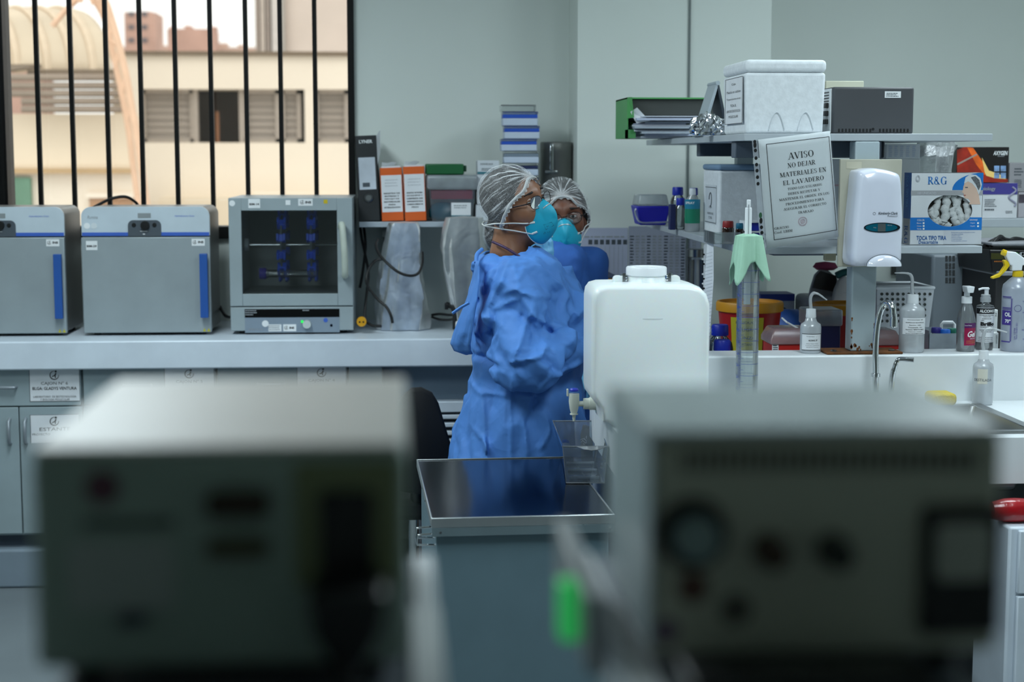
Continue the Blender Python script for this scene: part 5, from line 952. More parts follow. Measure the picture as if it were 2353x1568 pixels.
letters('TOCA TIPO TIRA', (xs_-.0004, yf+.03, zz(440)), .09, .02, mt('side_text', (80, 140, 190), .5), t, ux=(0, 0, -1), uz=(0, -1, 0)); letters('R&G', (xs_-.0004, yf+.03, zz(540)), .05, .03, CDB, t, ux=(0, 0, -1), uz=(0, -1, 0), ser=True)
def flat(name, outl, mat, lift=.0006): return ob(name, MB().prism(outl, yf-lift, yf-lift+.0004), mat, t)
flat('grey_band', [(x0, zz(449)), (x1, zz(449)), (x1, zz(438)), (x0, zz(438))], CG)
# blue band split round the window
bm_ = [(x0, zz(529)), (x1, zz(529)), (x1, zz(500)), (ec[0]+ew*.93, zz(500))]+[(ec[0]+ew*1.01*math.cos(a), ec[1]+eh*1.01*math.sin(a)) for a in [math.radians(-24-j*132/14) for j in range(15)]]+[(ec[0]-ew*.93, zz(500)), (x0, zz(500))]
flat('blue_band', bm_, CB)
flat('blue_fan', [(x1, z1)]+[(x1-73*k*math.cos(a)*1.0, zz(437)+40*k*math.sin(a)) for a in [math.radians(90-j*9) for j in range(11)]]+[(x1, zz(437))], CB)
flat('footer_panel', [(xx(2170), ZS2+.002), (x1, ZS2+.002), (x1, zz(530)), (xx(2170), zz(530))], LG, .0005)
pl('R&G', 2154, 415, 45, 18, yf-.0008, CB, t, ser=True); pl('100 UNIDADES', 2130, 444, 44, 6, yf-.0012, LG, t); pl('TOCA TIPO TIRA', 2140, 547, 71, 10, yf-.0008, CDB, t, bold=.02); pl('Descartable', 2133, 556.5, 46, 8, yf-.0008, CDB, t, bold=.01)
pl('COLOR:', 2116, 506, 18, 4.5, yf-.0012, LBL, t); pl('GRAMAJE', 2237, 506, 19, 4.5, yf-.0012, LBL, t)
for s, py in (('Blanco', 513), ('Celeste', 519.5), ('Verde', 526)): pl(s, 2112, py, 11, 3.4, yf-.0012, LBL, t); a = R(2120, py-2, 2124, py+2, yf); ob('tick_box', MB().box(a[0], a[1], yf-.0014, yf-.001, a[2], a[3]), LBL, t)
for s, py in (('10 g/m2', 513), ('12 g/m2', 520)): pl(s, 2235, py, 11, 3.4, yf-.0012, LBL, t); a = R(2245, py-2, 2249, py+2, yf); ob('tick_box', MB().box(a[0], a[1], yf-.0014, yf-.001, a[2], a[3]), LBL, t)
for j, s in enumerate(('Manufacturado con tela de polipropileno no tejido', 'Con elástico en el borde', 'Económico y ligero', 'Resistente al desgarro', 'No desprenden pelusas', 'Permite una perfecta ventilación')): pl(s, 2187+1.05*len(s)*.5, 534.5+j*3.9, len(s)*1.15, 2.6, yf-.001, CDB, t)
m = MB()
for j in range(5): m.tube([P(2109+(7-j)*math.cos(a*.5)*.8, 411+(8-j)*math.sin(a*.5), yf-.0006) for a in range(12)], .0003, 4, True)
ob('rose_drawing', m, LG, t)
# printed portrait: cap, hair, face and neck as flat print
SK = mt('print_skin', (206, 176, 158), .5)
hx, hz = xx(2231), zz(424)
flat('print_face', [(xx(a), zz(b)) for a, b in ((2216, 417), (2212, 428), (2211, 437), (2209, 442), (2213, 445), (2213, 450), (2216, 456), (2224, 457), (2229, 463), (2226, 470), (2252, 470), (2249, 455), (2247, 440), (2243, 425), (2232, 414))][::-1], SK, .0009)
flat('print_cap', [(xx(a), zz(b)) for a, b in ((2213, 422), (2216, 408), (2226, 401), (2240, 402), (2250, 410), (2254, 424), (2251, 440), (2247, 447), (2242, 434), (2232, 422), (2222, 417))][::-1], mt('print_cap', (200, 206, 210), .5), .0013)
flat('print_hair', [(xx(a), zz(b)) for a, b in ((2228, 408), (2238, 405), (2248, 414), (2251, 428), (2247, 438), (2240, 424))][::-1], mt('print_hair', (88, 92, 96), .5, nz=(300, .6)), .0017)
flat('print_eye', [(xx(2216), zz(432)), (xx(2222), zz(432)), (xx(2222), zz(430)), (xx(2216), zz(430))], DKG, .0015); flat('print_lips', [(xx(2213), zz(450)), (xx(2218), zz(450)), (xx(2218), zz(448)), (xx(2213), zz(448))], mt('print_lip', (150, 80, 76), .5), .0015)
# folded caps behind the window
CAPW = mt('folded_cap', (196, 200, 200), .8, bump=(300, .8, .002))
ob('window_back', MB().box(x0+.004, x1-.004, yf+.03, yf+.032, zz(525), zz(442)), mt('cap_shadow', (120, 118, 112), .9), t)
for j, (a, b, c_, d_, w_) in enumerate(((2136, 480, 2150, 515, 9), (2158, 446, 2146, 500, 9), (2176, 444, 2170, 510, 11), (2190, 446, 2212, 512, 10), (2206, 446, 2196, 478, 8), (2222, 452, 2224, 512, 10), (2150, 505, 2182, 521, 9), (2184, 478, 2200, 522, 10))):
    p_, q_ = P(a, b, yf+.02), P(c_, d_, yf+.016); m = MB(); pts = [p_.lerp(q_, i/12)+Vector((.002*math.sin(i*1.3+j), 0, 0)) for i in range(13)]; m.tube(pts, [w_*k*(.9+.15*math.sin(i*2.1)) for i in range(13)], 8); ob('folded_cap', m, CAPW, t, smooth=60)
# ------------------------------------------------------------------ boxes under the upper shelf and on the far shelf
o = pbox('reagent_carton', 'long white carton with blue lettering, standing on the white one', 'box', (2036, 331, 2114, 364), 4.75, .2, mt('carton_cool', (214, 218, 224), .6), zb=P(2075, 365, 4.75).z)
for a in (2042, 2055, 2068, 2082, 2096): dashes(a, 334, a+8, 361, 4.7495, 6, mt('pale_blue_print', (176, 190, 214), .6), o)
pbox('reagent_carton', 'plain white carton behind the beige board', 'box', (2040, 365, 2113, 500), 4.75, .22, mt('carton_plain', (216, 218, 220), .6), zb=ZS2+.0005)
o = pbox('reagent_carton', 'pale pink-striped carton between notice and dispenser board', 'box', (1905, 366, 1945, 520), 4.7, .2, MATS['carton_cool'], zb=ZS2+.0005); sheet('pink_stripe', 1905, 424, 1945, 428, 4.6995, mt('pink_stripe', (210, 180, 190), .6), o)
# zip bag
Yz = 4.85; rs = []; rg = random.Random(2); n = 22
for py, l, r_ in ((545, 2112, 2200), (480, 2108, 2204), (430, 2110, 2200), (395, 2112, 2194), (365, 2112, 2200), (340, 2118, 2212), (330, 2122, 2205)):
    a, b = P(l, py, Yz), P(r_, py, Yz); cx = (a.x+b.x)/2; w = (b.x-a.x)/2; d_ = .05 if py > 340 else .008
    rs.append([Vector((cx+w*math.cos(2*math.pi*j/n)*(1+rg.uniform(-.12, .1)), Yz+.05+d_*math.sin(2*math.pi*j/n)*(1+rg.uniform(-.3, .3)), max(a.z, ZS2+.001)+rg.uniform(0, .012))) for j in range(n)])
o = ob('zip_bag', MB().rings(rs[::1]), clear('bag_film', (206, 210, 214), .5, .4, .3, bump=(40, .6, .01)), smooth=30); tag(o, 'crumpled clear plastic bag stuffed beside the black carton', 'bag')
YR = 5.55; sx0 = P(2165, 515, YR).x; zr = P(2300, 503, YR).z
o = ob('far_shelf', MB().box(sx0, 3.2, YR, 6.3, zr-.03, zr), SHG, bevel=.002); tag(o, 'grey shelf at the far right holding kit cartons', 'shelf')
ob('support', MB().box(3.0, 3.05, YR+.2, YR+.25, ZC, zr-.03).box(sx0+.02, sx0+.06, YR+.3, YR+.34, ZC+.0005, zr-.03), POST, o)
t = pbox('kit_carton', 'white kit carton with violet header and code label', 'box', (2215, 421, 2338, 501), YR+.02, .2, mt('kit_white', (210, 212, 216), .5), zb=zr+.0005); yk = YR+.0195
sheet('violet_header', 2216, 421, 2338, 447, yk, mt('kit_violet', (62, 56, 136), .5), t); pl('biology', 2272, 435, 32, 11, yk-.001, LOGO, t, bold=.02); dashes(2262, 457, 2290, 476, yk, 5, DKG, t); dashes(2262, 480, 2284, 484, yk, 1, DKG, t, gap=.9); dashes(2310, 484, 2328, 491, yk, 2, DKG, t)
m = MB().tube([P(2326+8*math.sin(j*.8), 430+j*4, yk-.0008) for j in range(12)], .0035, 6, smooth=3); ob('helix_print', m, mt('helix_print', (150, 150, 170), .4), t)
zk = P(2270, 420, YR+.02).z+.001
t = pbox('tip_carton', 'black carton with orange flare print lying on the violet-header box', 'box', (2198, 338, 2318, 420), YR+.02, .22, mt('carton_black', (20, 16, 16), .4), zb=zk); 
def fl(outl, mat, lift, nm): ob(nm, MB().prism([(P(a, b, yk).x, P(a, b, yk).z) for a, b in outl][::-1], yk-lift, yk-lift+.0004), mat, t)
OR1 = mt('flare_red', (150, 34, 12), .5, nz=(20, .5)); OR2 = mt('flare_orange', (226, 98, 20), .5, nz=(30, .3)); OR3 = mt('flare_yellow', (245, 205, 120), .5)
fl(((2199, 345), (2215, 338), (2232, 338), (2250, 362), (2268, 392), (2290, 405), (2316, 412), (2316, 419), (2260, 419), (2199, 400)), OR1, .0006, 'flare_red'); fl(((2222, 339), (2236, 340), (2258, 372), (2272, 398), (2262, 402), (2244, 380)), OR2, .001, 'flare_orange'); fl(((2262, 395), (2256, 362), (2272, 392), (2296, 400), (2312, 412), (2286, 410), (2266, 404)), OR3, .0014, 'flare_yellow')
fl(((2199, 376), (2244, 353), (2246, 356), (2200, 380)), mt('flare_streak', (160, 140, 130), .5), .0014, 'flare_streak')
for a, b in ((2284, 381), (2299, 381), (2284, 397), (2299, 397)): fl(((a, b), (a+12, b), (a+12, b+13), (a, b+13)), mt('thumb_blue', (120, 150, 190), .5, nz=(60, .4)), .0018, 'picture_tile')
pl('AXYGEN', 2299, 352, 33, 10, yk-.001, LBL, t, bold=.03, slant=.15); dashes(2292, 358, 2312, 361, yk, 1, LOGO, t)
t = pbox('kit_carton', 'grey kit carton cut by the right edge of the picture', 'box', (2319, 374, 2420, 440), YR+.1, .2, mt('kit_grey', (150, 148, 152), .5), zb=P(2360, 441, YR+.1).z); dashes(2330, 385, 2352, 405, YR+.0995, 3, DKG, t); dashes(2330, 412, 2350, 432, YR+.0995, 5, DKG, t)
t = pbox('kit_carton', 'pale carton beneath the grey one at the right edge', 'box', (2340, 442, 2420, 502), YR+.1, .2, mt('kit_pale', (176, 172, 178), .5), zb=zr+.0005); sheet('picture_band', 2341, 447, 2420, 466, YR+.0995, mt('kit_band', (70, 62, 72), .5, nz=(40, .6)), t)
# ------------------------------------------------------------------ things on the rear worktop
def pail(px, yrim, Y, lab, lbl):
    k = pxs(Y); cx = P((px[0]+px[1])/2, yrim, Y).x; r = (px[1]-px[0])/2*k; zt = P((px[0]+px[1])/2, yrim, Y).z; H = zt-ZC
    t = thing('sharps_bin', lab, 'bin', (cx, Y, ZC), group='red sharps bins'); RED = mt('bin_red', (172, 24, 22), .45)
    ob('pail', MB().lathe((cx, Y, ZC+.0005), [(r*.72, 0), (r*.76, .004), (r*.93, H-.03), (r*.9, H-.028)], 36, cap=True), RED, t, smooth=40)
    ob('rim', MB().lathe((cx, Y, zt-.032), [(r*.93, 0), (r*1., .003), (r*1.0, .026), (r*.97, .032), (r*.9, .032), (r*.88, .022), (r*.3, .02), (0, .02)], 40), mt('rim_yellow', (206, 142, 16), .45), t, smooth=40)
    if lbl:
        rr_ = lambda z: r*(.775+.175*(z-ZC)/H)+.001; m = MB(); n = 12; vs = []
        for z in (P(1690, 803, Y).z, P(1690, 724, Y).z):
            for j in range(n+1): a = math.radians(-90-48+62*j/n); vs.append((cx+(rr_(z)+.0015)*math.cos(a), Y+(rr_(z)+.0015)*math.sin(a), z))
        m.add(vs, [(j, j+1, j+n+2, j+n+1) for j in range(n)]); ob('warning_label', m, mt('label_warn_yellow', (196, 184, 40), .5), t, smooth=60)
        for s, py, w_, h_ in (('RESIDUOS', 735, .07, .008), ('PELIGRO', 751, .065, .011), ('PUNZO', 770, .06, .01), ('CORTANTES', 785, .06, .008)):
            z = P(1690, py, Y).z; wtext(s, (cx, Y, 0), rr_(z)+.004, -17, z, w_, h_, INK, t, bold=.02)
    return t
pail((1645, 1801), 692, 5.02, 'red sharps bin with yellow rim and yellow warning label', True)
pail((1863, 2022), 697, 5.15, 'red sharps bin with yellow rim behind the steel post', False)
def capbottle(px, Y, lab):
    t, c, r, hb = sbottle('media_bottle', lab, px, Y, ZC+.0005, 22, GL, BLUECAP, neck=.5, sh=.3, capw=.62, group='glass media bottles with blue caps'); return t
capbottle((1623, 746, 1686), 4.75, 'glass media bottle with blue cap beside the carboy, rear one'); capbottle((1628, 781, 1691), 4.6, 'glass media bottle with blue cap beside the carboy, front one')
def redbox(px, Y, lab):
    x0, x1, z0, z1 = R(*px, Y); zl = z0+(z1-z0)*.5; t = thing('red_box', lab, 'box', ((x0+x1)/2, Y+.06, ZC), group='red boxes with milky lids')
    ob('base', MB().box(x0, x1, Y, Y+.12, ZC+.0005, zl), mt('box_red', (190, 30, 22), .45), t, bevel=.003); zq = zl+.001
    ob('lid', MB().rings([[(x, y, z) for x, y in ((x0-.006+i, Y-.006+i), (x1+.006-i, Y-.006+i), (x1+.006-i, Y+.126-i), (x0-.006+i, Y+.126-i))] for z, i in ((zl-.008, 0), (zl+.008, 0), (z1-.004, .012), (z1, .016))]), clear('pink_lid', (214, 180, 182), .6, .25), t, bevel=.003)
    return t
t = redbox((1775, 756, 1866, 815), 4.55, 'red box with milky lid beside the small wash bottle'); sheet('box_label', 1774, 786, 1789, 812, 4.5495, LBL, t); dashes(1776, 788, 1787, 810, 4.5485, 5, DKG, t)
redbox((2012, 760, 2066, 815), 4.6, 'red box with milky lid behind the tap')
o = ob('white_stick', MB().tube([P(1797, 731, 4.6), P(1808, 741, 4.58), P(1837, 757, 4.58)], .003, 6), WPLAST); tag(o, 'thin white plastic stick lying across the red box lid', 'stick')
x0, x1, z0, z1 = R(1858, 712, 1932, 796, 4.72); zl = P(1895, 735, 4.72).z; t = thing('tip_rack', 'navy tip rack box with milky hinged lid', 'tip box', ((x0+x1)/2, 4.77, ZC)); ob('base', MB().box(x0, x1, 4.72, 4.83, ZC+.0005, zl), mt('navy_box', (26, 30, 84), .45), t, bevel=.004); ob('lid', MB().box(x0-.003, x1+.005, 4.715, 4.835, zl-.02, z1), FROST, t, bevel=.006)
o = pbox('glove_carton', 'white and blue glove carton behind the sharps bins', 'box', (1748, 690, 1826, 725), 5.6, .12, mt('glove_white', (170, 178, 190), .6), zb=ZC+.0005); sheet('blue_band', 1748, 676, 1826, 692, 5.5995, mt('glove_blue', (28, 52, 130), .5), o)
x0, x1, z0, z1 = R(1748, 676, 1826, 691, 5.6); ob('top_flap', MB().box(x0, x1, 5.6, 5.72, z0, z1), mt('glove_blue', (28, 52, 130), .5), o); ob('logo_dot', MB().prism(ell(P(1800, 714, 5.6).x, P(1800, 714, 5.6).z, .012, .012, 16), 5.598, 5.6), DKG, o)
m = MB().lathe((P(1812, 760, 5.4).x, 5.4, ZC+.0005), [(.05, 0), (.075, .02), (.075, .08), (.06, .13), (.03, .15), (0, .152)], 18); m.v = [(x+.006*math.sin(z*90+y*60), y+.006*math.sin(x*80), z) for x, y, z in m.v]; o = ob('blue_wrap', m, mt('blue_sheet', (52, 104, 190), .5), smooth=50); tag(o, 'crumpled blue plastic wrap behind the navy tip box', 'wrap')
# centrifuge: dark lid and pale shield
Yc = 5.5; t = thing('centrifuge', 'bench device with upright dark lid and pale rounded shield', 'appliance', (P(1910, 700, Yc).x, Yc+.1, ZC))
x0, x1, z0, z1 = R(1855, 700, 1975, 800, Yc); ob('base', MB().box(x0, x1, Yc, Yc+.2, ZC+.0005, P(0, 695, Yc).z), mt('device_grey', (150, 152, 156), .5), t, bevel=.02, seg=3)
def outline(pts, Y): return [(P(a, b, Y).x, P(a, b, Y).z) for a, b in pts][::-1]
ob('lid_frame', MB().prism(outline(((1856, 697), (1862, 665), (1872, 632), (1884, 620), (1900, 618), (1925, 640), (1925, 697)), Yc+.06), Yc+.06, Yc+.075), mt('device_grey', (150, 152, 156), .5), t, bevel=.004); ob('lid_liner', MB().prism(outline(((1868, 662), (1877, 634), (1887, 623), (1922, 634), (1922, 672), (1900, 668)), Yc+.05), Yc+.05, Yc+.06), BLACK, t)
ob('shield', MB().prism(outline(((1913, 697), (1919, 668), (1929, 645), (1940, 634), (1948, 637), (1957, 655), (1961, 697)), Yc-.02), Yc-.02, Yc+.01), mt('shield_pale', (172, 172, 172), .5), t, bevel=.006, seg=3); dashes(1938, 671, 1956, 675, Yc-.0205, 1, LOGO, t)
m = MB().lathe((P(1912, 624, Yc).x, Yc+.09, P(0, 634, Yc).z), [(.03, 0), (.045, .01), (.035, .025), (.0, .03)], 14); ob('pink_cloth', m, mt('pink_cloth', (150, 56, 90), .8), t, smooth=50)
m = MB().tube([P(1922, 634, Yc), P(1935, 628, Yc), P(1950, 626, Yc), P(1960, 640, Yc), P(1962, 665, Yc)], .013, 8, smooth=3); ob('teal_cloth', m, mt('teal_cloth2', (24, 84, 84), .8), t, smooth=50)
# basket of perforated plastic
Yk = 4.9; t = thing('perforated_basket', 'white plastic basket with rows of round holes', 'basket', (P(2075, 750, Yk).x, Yk+.1, ZC)); zt = P(2075, 662, Yk).z; xl, xr = P(2016, 662, Yk).x, P(2146, 662, Yk).x; il, ir = P(2020, 757, Yk).x, P(2126, 757, Yk).x
BW = mt('basket_white', (205, 210, 216), .45); rs = [[(a, Yk+d0, z), (b, Yk+d0, z), (b, Yk+.2-d0, z), (a, Yk+.2-d0, z)] for a, b, d0, z in ((il, ir, .012, ZC+.001), (xl, xr, 0, zt))]
ob('tub', MB().rings(rs, True, False).add(rs[0], [(0, 1, 2, 3)]), BW, t, solid=.003); ob('rim', MB().tube([(xl, Yk, zt), (xr, Yk, zt), (xr, Yk+.2, zt), (xl, Yk+.2, zt)], .005, 8, True), BW, t, smooth=60)
for py in (676, 688, 700, 712, 725, 738):
    for j in range(11):
        px = 2026+12.3*j; 
        if px > 2140-(py-662)*.21: continue
        u = (zt-P(2075, py, Yk).z)/(zt-ZC); q = P(px, py, Yk+.012*u); ob('hole', MB().prism(ell(q.x, q.z, .0048, .0048, 10), q.y-.0028, q.y-.0018), mt('hole_dark', (62, 68, 66), .8), t)
# grey instrument with vent squares
Yi = 5.25; t = thing('grey_instrument', 'tall grey instrument with square vent grids and a projecting lip', 'appliance', (P(2180, 740, Yi).x, Yi+.2, ZC)); GI = mt('instrument_grey', (116, 126, 134), .5)
x0, x1, z0, z1 = R(2140, 585, 2252, 742, Yi); ob('cabinet', MB().box(x0, x1, Yi, Yi+.4, ZC+.0005, z1), GI, t, bevel=.01); x2 = P(2268, 610, Yi).x
ob('lip', MB().prism(outline(((2236, 578), (2255, 576), (2258, 592), (2266, 604), (2271, 608), (2271, 614), (2258, 618), (2252, 640), (2250, 742), (2236, 742)), Yi-.03), Yi-.03, Yi-.001), mt('instrument_edge', (150, 158, 166), .45), t, bevel=.004)
for gy in (588, 605, 621, 638):
    for gx in (2172, 2180, 2188):
        for s in (0, 7): a = R(gx, gy+s, gx+6, gy+s+6, Yi); ob('vent', MB().box(a[0], a[1], Yi-.0012, Yi, a[2], a[3]), mt('vent_dark', (52, 56, 58), .7), t)
# black thermocycler
Yj = 4.95; t = thing('black_instrument', 'black instrument with display and round keys at the right edge', 'appliance', (P(2320, 700, Yj).x, Yj+.2, ZC)); x0, x1, z0, z1 = R(2285, 640, 2460, 740, Yj)
ob('body', MB().box(x0, x1, Yj, Yj+.35, ZC+.0005, P(0, 632, Yj).z), mt('body_dark', (36, 36, 38), .5), t, bevel=.006); ob('shelf_lip', MB().box(P(2286, 640, Yj).x, x1, Yj-.03, Yj+.3, P(0, 644, Yj).z, P(0, 634, Yj).z), mt('lip_grey', (140, 142, 148), .4), t, bevel=.003)
ob('console', MB().prism(outline(((2274, 574), (2460, 576), (2460, 632), (2280, 628)), Yj-.01), Yj-.01, Yj+.3), mt('console_black', (16, 16, 18), .35), t, bevel=.004); yq = Yj-.0105
sheet('display', 2277, 582, 2306, 596, yq, mt('lcd_olive', (58, 58, 14), .3), t); dashes(2284, 598, 2312, 604, yq, 1, mt('orange_print', (160, 90, 20), .5), t)
for px, M_ in ((2335, mt('key_green', (40, 110, 50), .5)), (2347, LOGO), (2352, LOGO)): q = P(px, 584, yq); ob('key', MB().prism(ell(q.x, q.z, .007, .006, 14), yq-.003, yq), M_, t)
ob('top_cover', MB().box(P(2276, 565, Yj).x, x1, Yj-.01, Yj+.3, P(0, 573, Yj).z, P(0, 566, Yj).z), mt('lip_grey', (140, 142, 148), .4), t, bevel=.003)
for i in range(3): cable([P(2262+8*i, 565, Yj+.05), P(2285+6*i, 552-4*i, Yj+.08), P(2310, 560-5*i, Yj+.1), P(2335, 548+3*i, Yj+.12), P(2390, 563, Yj+.15)], .006, ['thick black cable heaped on the black instrument, lowest coil', 'black cable coil in the middle of the heap on the black instrument', 'uppermost black cable on the black instrument'][i])
# small vials in a clear box
Yv = 4.52; t = thing('vial_box', 'low clear box holding small vials', 'box', (P(2172, 800, Yv).x, Yv+.05, ZC)); x0, x1, z0, z1 = R(2134, 760, 2212, 815, Yv)
ob('shell', MB().box(x0, x0+.002, Yv, Yv+.1, ZC+.0005, z1).box(x0, x1, Yv+.098, Yv+.1, ZC+.0005, z1).box(x0, x1, Yv, Yv+.002, ZC+.0005, P(0, 783, Yv).z), FROST, t)
for px, py, M_, lab in ((2152, 753, mt('cap_indigo', (50, 44, 130), .4), 'small vial with indigo cap in the clear box'), (2172, 757, mt('cap_azure', (36, 104, 200), .4), 'small printed vial with azure cap in front of the others'), (2188, 755, mt('cap_green', (30, 110, 90), .4), 'small vial with green cap in the clear box')):
    tt, c, r, hb = sbottle('vial', lab, (px-12, py, px+12), Yv+.03 if px != 2172 else Yv+.018, ZC+.003, 9, FROST, M_, cat='vial', neck=.9, sh=.08, capw=1.0, group='small vials')
    if px == 2172: wtext('BD', c, r+.0006, 0, P(2172, 775, Yv).z, .016, .006, mt('bd_blue', (40, 70, 130), .5), tt); wtext('MgCl2', c, r+.0006, 0, P(2172, 785, Yv).z, .016, .005, DKG, tt)
x0, x1, z0, z1 = R(2163, 741, 2193, 756, 4.62); o = ob('white_clamp', MB().tube([(x0, 4.62, ZC+.001), (x0, 4.62, z1-.006), (x0+.006, 4.62, z1), (x1-.006, 4.62, z1), (x1, 4.62, z1-.006), (x1, 4.62, ZC+.001)], .005, 8), WPLAST, smooth=60); tag(o, 'white plastic handle arch behind the vials', 'handle')
o = pbox('label_block', 'small white block with a printed 12 behind the alcohol bottle', 'block', (2279, 712, 2293, 732), 4.62, .05, LBL, zb=ZC+.0005); pl('12', 2287, 723, 7, 8, 4.6195, INK, o); o = pbox('label_block', 'small white block with a code label beside the spray bottle', 'block', (2280, 765, 2294, 812), 4.5, .03, LBL, zb=ZC+.0005); dashes(2288, 770, 2292, 790, 4.4995, 6, DKG, o)
# ------------------------------------------------------------------ graduated cylinder, cloth, rod
Ycy = 4.2; k = pxs(Ycy); cx = P(1718.5, 700, Ycy).x; r = 26*k; zt = P(1718, 552, Ycy).z; c = (cx, Ycy, ZC+.0005)
t = thing('graduated_cylinder', 'tall clear graduated cylinder with blue marks', 'cylinder', c)
ob('glass', MB().lathe((cx, Ycy, c[2]+.012), [(r, 0), (r, zt-c[2]-.012), (r*1.08, zt-c[2]-.008), (r*.95, zt-c[2]-.009), (r*.93, .004), (0, .004)], 36, cap=False), clear('cylinder_glass', (225, 232, 240), .05, .03, refl=.7), t, smooth=40)
ob('foot', MB().lathe(c, [(r*1.9, 0), (r*1.9, .008), (r*1.1, .014)], 6), clear('foot_plastic', (225, 232, 240), .2), t)
BM = mt('blue_marks', (60, 80, 170), .5); m = MB()
def ringq(m, z, a0, a1, h=.0007, n=10):
    vs = []
    for zz_ in (z, z+h):
        for j in range(n+1): a = math.radians(a0+(a1-a0)*j/n); vs.append((cx+(r+.0006)*math.cos(a), Ycy+(r+.0006)*math.sin(a), zz_))
    m.add(vs, [(j, j+1, j+n+2, j+n+1) for j in range(n)])
z = c[2]+.03; j = 0
while z < zt-.03: ringq(m, z, 205 if j % 10 else 180, (226 if j % 5 else 240) if j % 10 else 540, n=(8 if j % 10 else 36)); z += .0031; j += 1
ob('graduation', m, BM, t)
for j, s in enumerate(('100', '200', '300', '400', '500', '600', '700', '800', '900', '1000')):
    zz_ = c[2]+.03+.031*(j+1)-.004
    if zz_ < zt-.04: wtext(s, (cx, Ycy, 0), r+.0008, -68, zz_, .009, .006, BM, t, bold=.02)
GC = mt('green_cloth', (160, 202, 178), .85, bump=(90, .25, .003), nz=(20, .04)); cols = 72; rs = []
lo = [(-50, 664), (-46, 652), (-38, 646), (-26, 630), (-10, 612), (4, 606), (16, 612), (30, 636), (38, 650), (46, 664), (54, 648)]
for i in range(17):
    u = i/16; ring = []
    for j in range(cols):
        a = 2*math.pi*j/cols; f = (.5+.5*math.cos(4*a+math.pi+.25*math.sin(a)))**1.6
        drop = .066+.06*f+.008*math.sin(3*a+1); flare = r*1.1+(.003+.026*f)*u**1.1+.0035*math.sin(9*a+2)*u**.5+.002*math.sin(17*a)*u**.5
        rad = flare if u > .18 else r*(.25+.87*min(1, u/.18)); zz_ = zt+.012+.01*math.sin(2*a+1)*(u > .1) if u <= .18 else zt+.012-(u-.18)/.82*drop-(.0 if u > .3 else 0)
        if u <= .18: zz_ = zt+.016-.012*(u/.18)**2+.006*math.sin(3*a)*u/.18
        ring.append(Vector((cx+rad*math.cos(a), Ycy+rad*math.sin(a), zz_)))
    rs.append(ring)
o = ob('green_cloth', MB().rings(rs, True, False), GC, smooth=50, solid=.0012); tag(o, 'pale green cloth draped over the mouth of the graduated cylinder', 'cloth')
x0, x1 = P(1712, 500, Ycy).x, P(1727, 500, Ycy).x; zz = lambda py: P(1719, py, Ycy).z
t = thing('plastic_rod', 'white flat plastic pipette standing up out of the cloth', 'pipette', ((x0+x1)/2, Ycy, zz(700))); ob('shaft', MB().box(x0, x1, Ycy-.004, Ycy+.004, zz(700), zz(477)), WPLAST, t, bevel=.002); ob('tip', MB().box(x0+.004, x1-.003, Ycy-.003, Ycy+.003, zz(477), zz(459)), WPLAST, t, bevel=.0015); ob('groove', MB().box((x0+x1)/2-.0012, (x0+x1)/2+.0012, Ycy-.0046, Ycy-.004, zz(545), zz(470)), LOGO, t)
# torn sheet hanging from the lower shelf edge
xe_ = XS0-.003; pts = [(1617, 565), (1626, 550), (1640, 563), (1640, 640), (1636, 700), (1632, 760), (1627, 870), (1612, 870), (1616, 700), (1617, 600)]
p3 = [P(a, b, 4.62+(.0 if a < 1630 else -.06)) for a, b in pts]; m = MB(); m.add(p3, [tuple(range(len(p3)))])
t = thing('torn_sheet', 'torn ruled notebook page hanging from the lower shelf edge', 'paper', (p3[7].x, 4.6, p3[7].z)); ob('page', m, PAPER, t, solid=.001)
for j in range(9): q = P(1617-(j % 2)*2, 585+j*11+(0 if j < 3 else 12), 4.615); ob('torn_perforation', MB().prism(ell(q.x, q.z, .0035, .003, 7), q.y-.001, q.y), PAPER if j % 2 else BLACK, t)
m = MB()
for j in range(26): a, b = P(1619, 585+j*8, 4.6), P(1637, 580+j*8, 4.545); m.add([a, b, b+Vector((0, 0, .0009)), a+Vector((0, 0, .0009))], [(0, 1, 2, 3)])
ob('handwriting', m, LOGO, t)
# ------------------------------------------------------------------ wall papers and things by the pillar
t = thing('wall_chart', 'printed chart with a row of dark squares taped to the pillar', 'poster', P(1390, 700, yp-.003)); a = R(1329, 524, 1442, 700, yp-.002); ob('paper', MB().box(a[0], a[1], yp-.002, yp-.0008, a[2], a[3]), mt('chart_paper', (178, 184, 206), .6), t)
for j in range(7): sheet('chart_square', 1352+13.3*j, 551, 1361+13.3*j, 562, yp-.0021, DKG, t)
for py in (568, 585): sheet('chart_square', 1338, py, 1347, py+10, yp-.0021, DKG, t)
dashes(1340, 541, 1440, 548, yp-.0022, 1, LOGO, t); m = MB()
for j in range(9): q = R(1350+10*j, 566, 1350.6+10*j, 690, yp-.002); m.box(q[0], q[1], yp-.0026, yp-.0021, q[2], q[3])
ob('chart_lines', m, LOGO, t)
t = thing('wall_list', 'long printed list taped to the pillar right of the chart', 'poster', P(1520, 700, yp-.003)); a = R(1444, 520, 1610, 700, yp-.002); ob('paper', MB().box(a[0], a[1], yp-.002, yp-.0008, a[2], a[3]), mt('list_paper', (160, 166, 184), .6), t)
for j in range(12): dashes(1447+13*j, 540, 1456+13*j, 690, yp-.0022, 22, LOGO if j % 3 else DKG, t)
zf = ZC+.0005
Yn = 6.05; x0, x1, z0, z1 = R(1300, 650, 1480, 760, Yn); o = pbox('folder_stack', 'stack of pale folders on the worktop behind the second person', 'folders', (1300, 646, 1480, 780), Yn, .22, mt('folder_grey', (150, 160, 178), .6), zb=zf, bevel=.004); zq = P(1390, 646, Yn).z
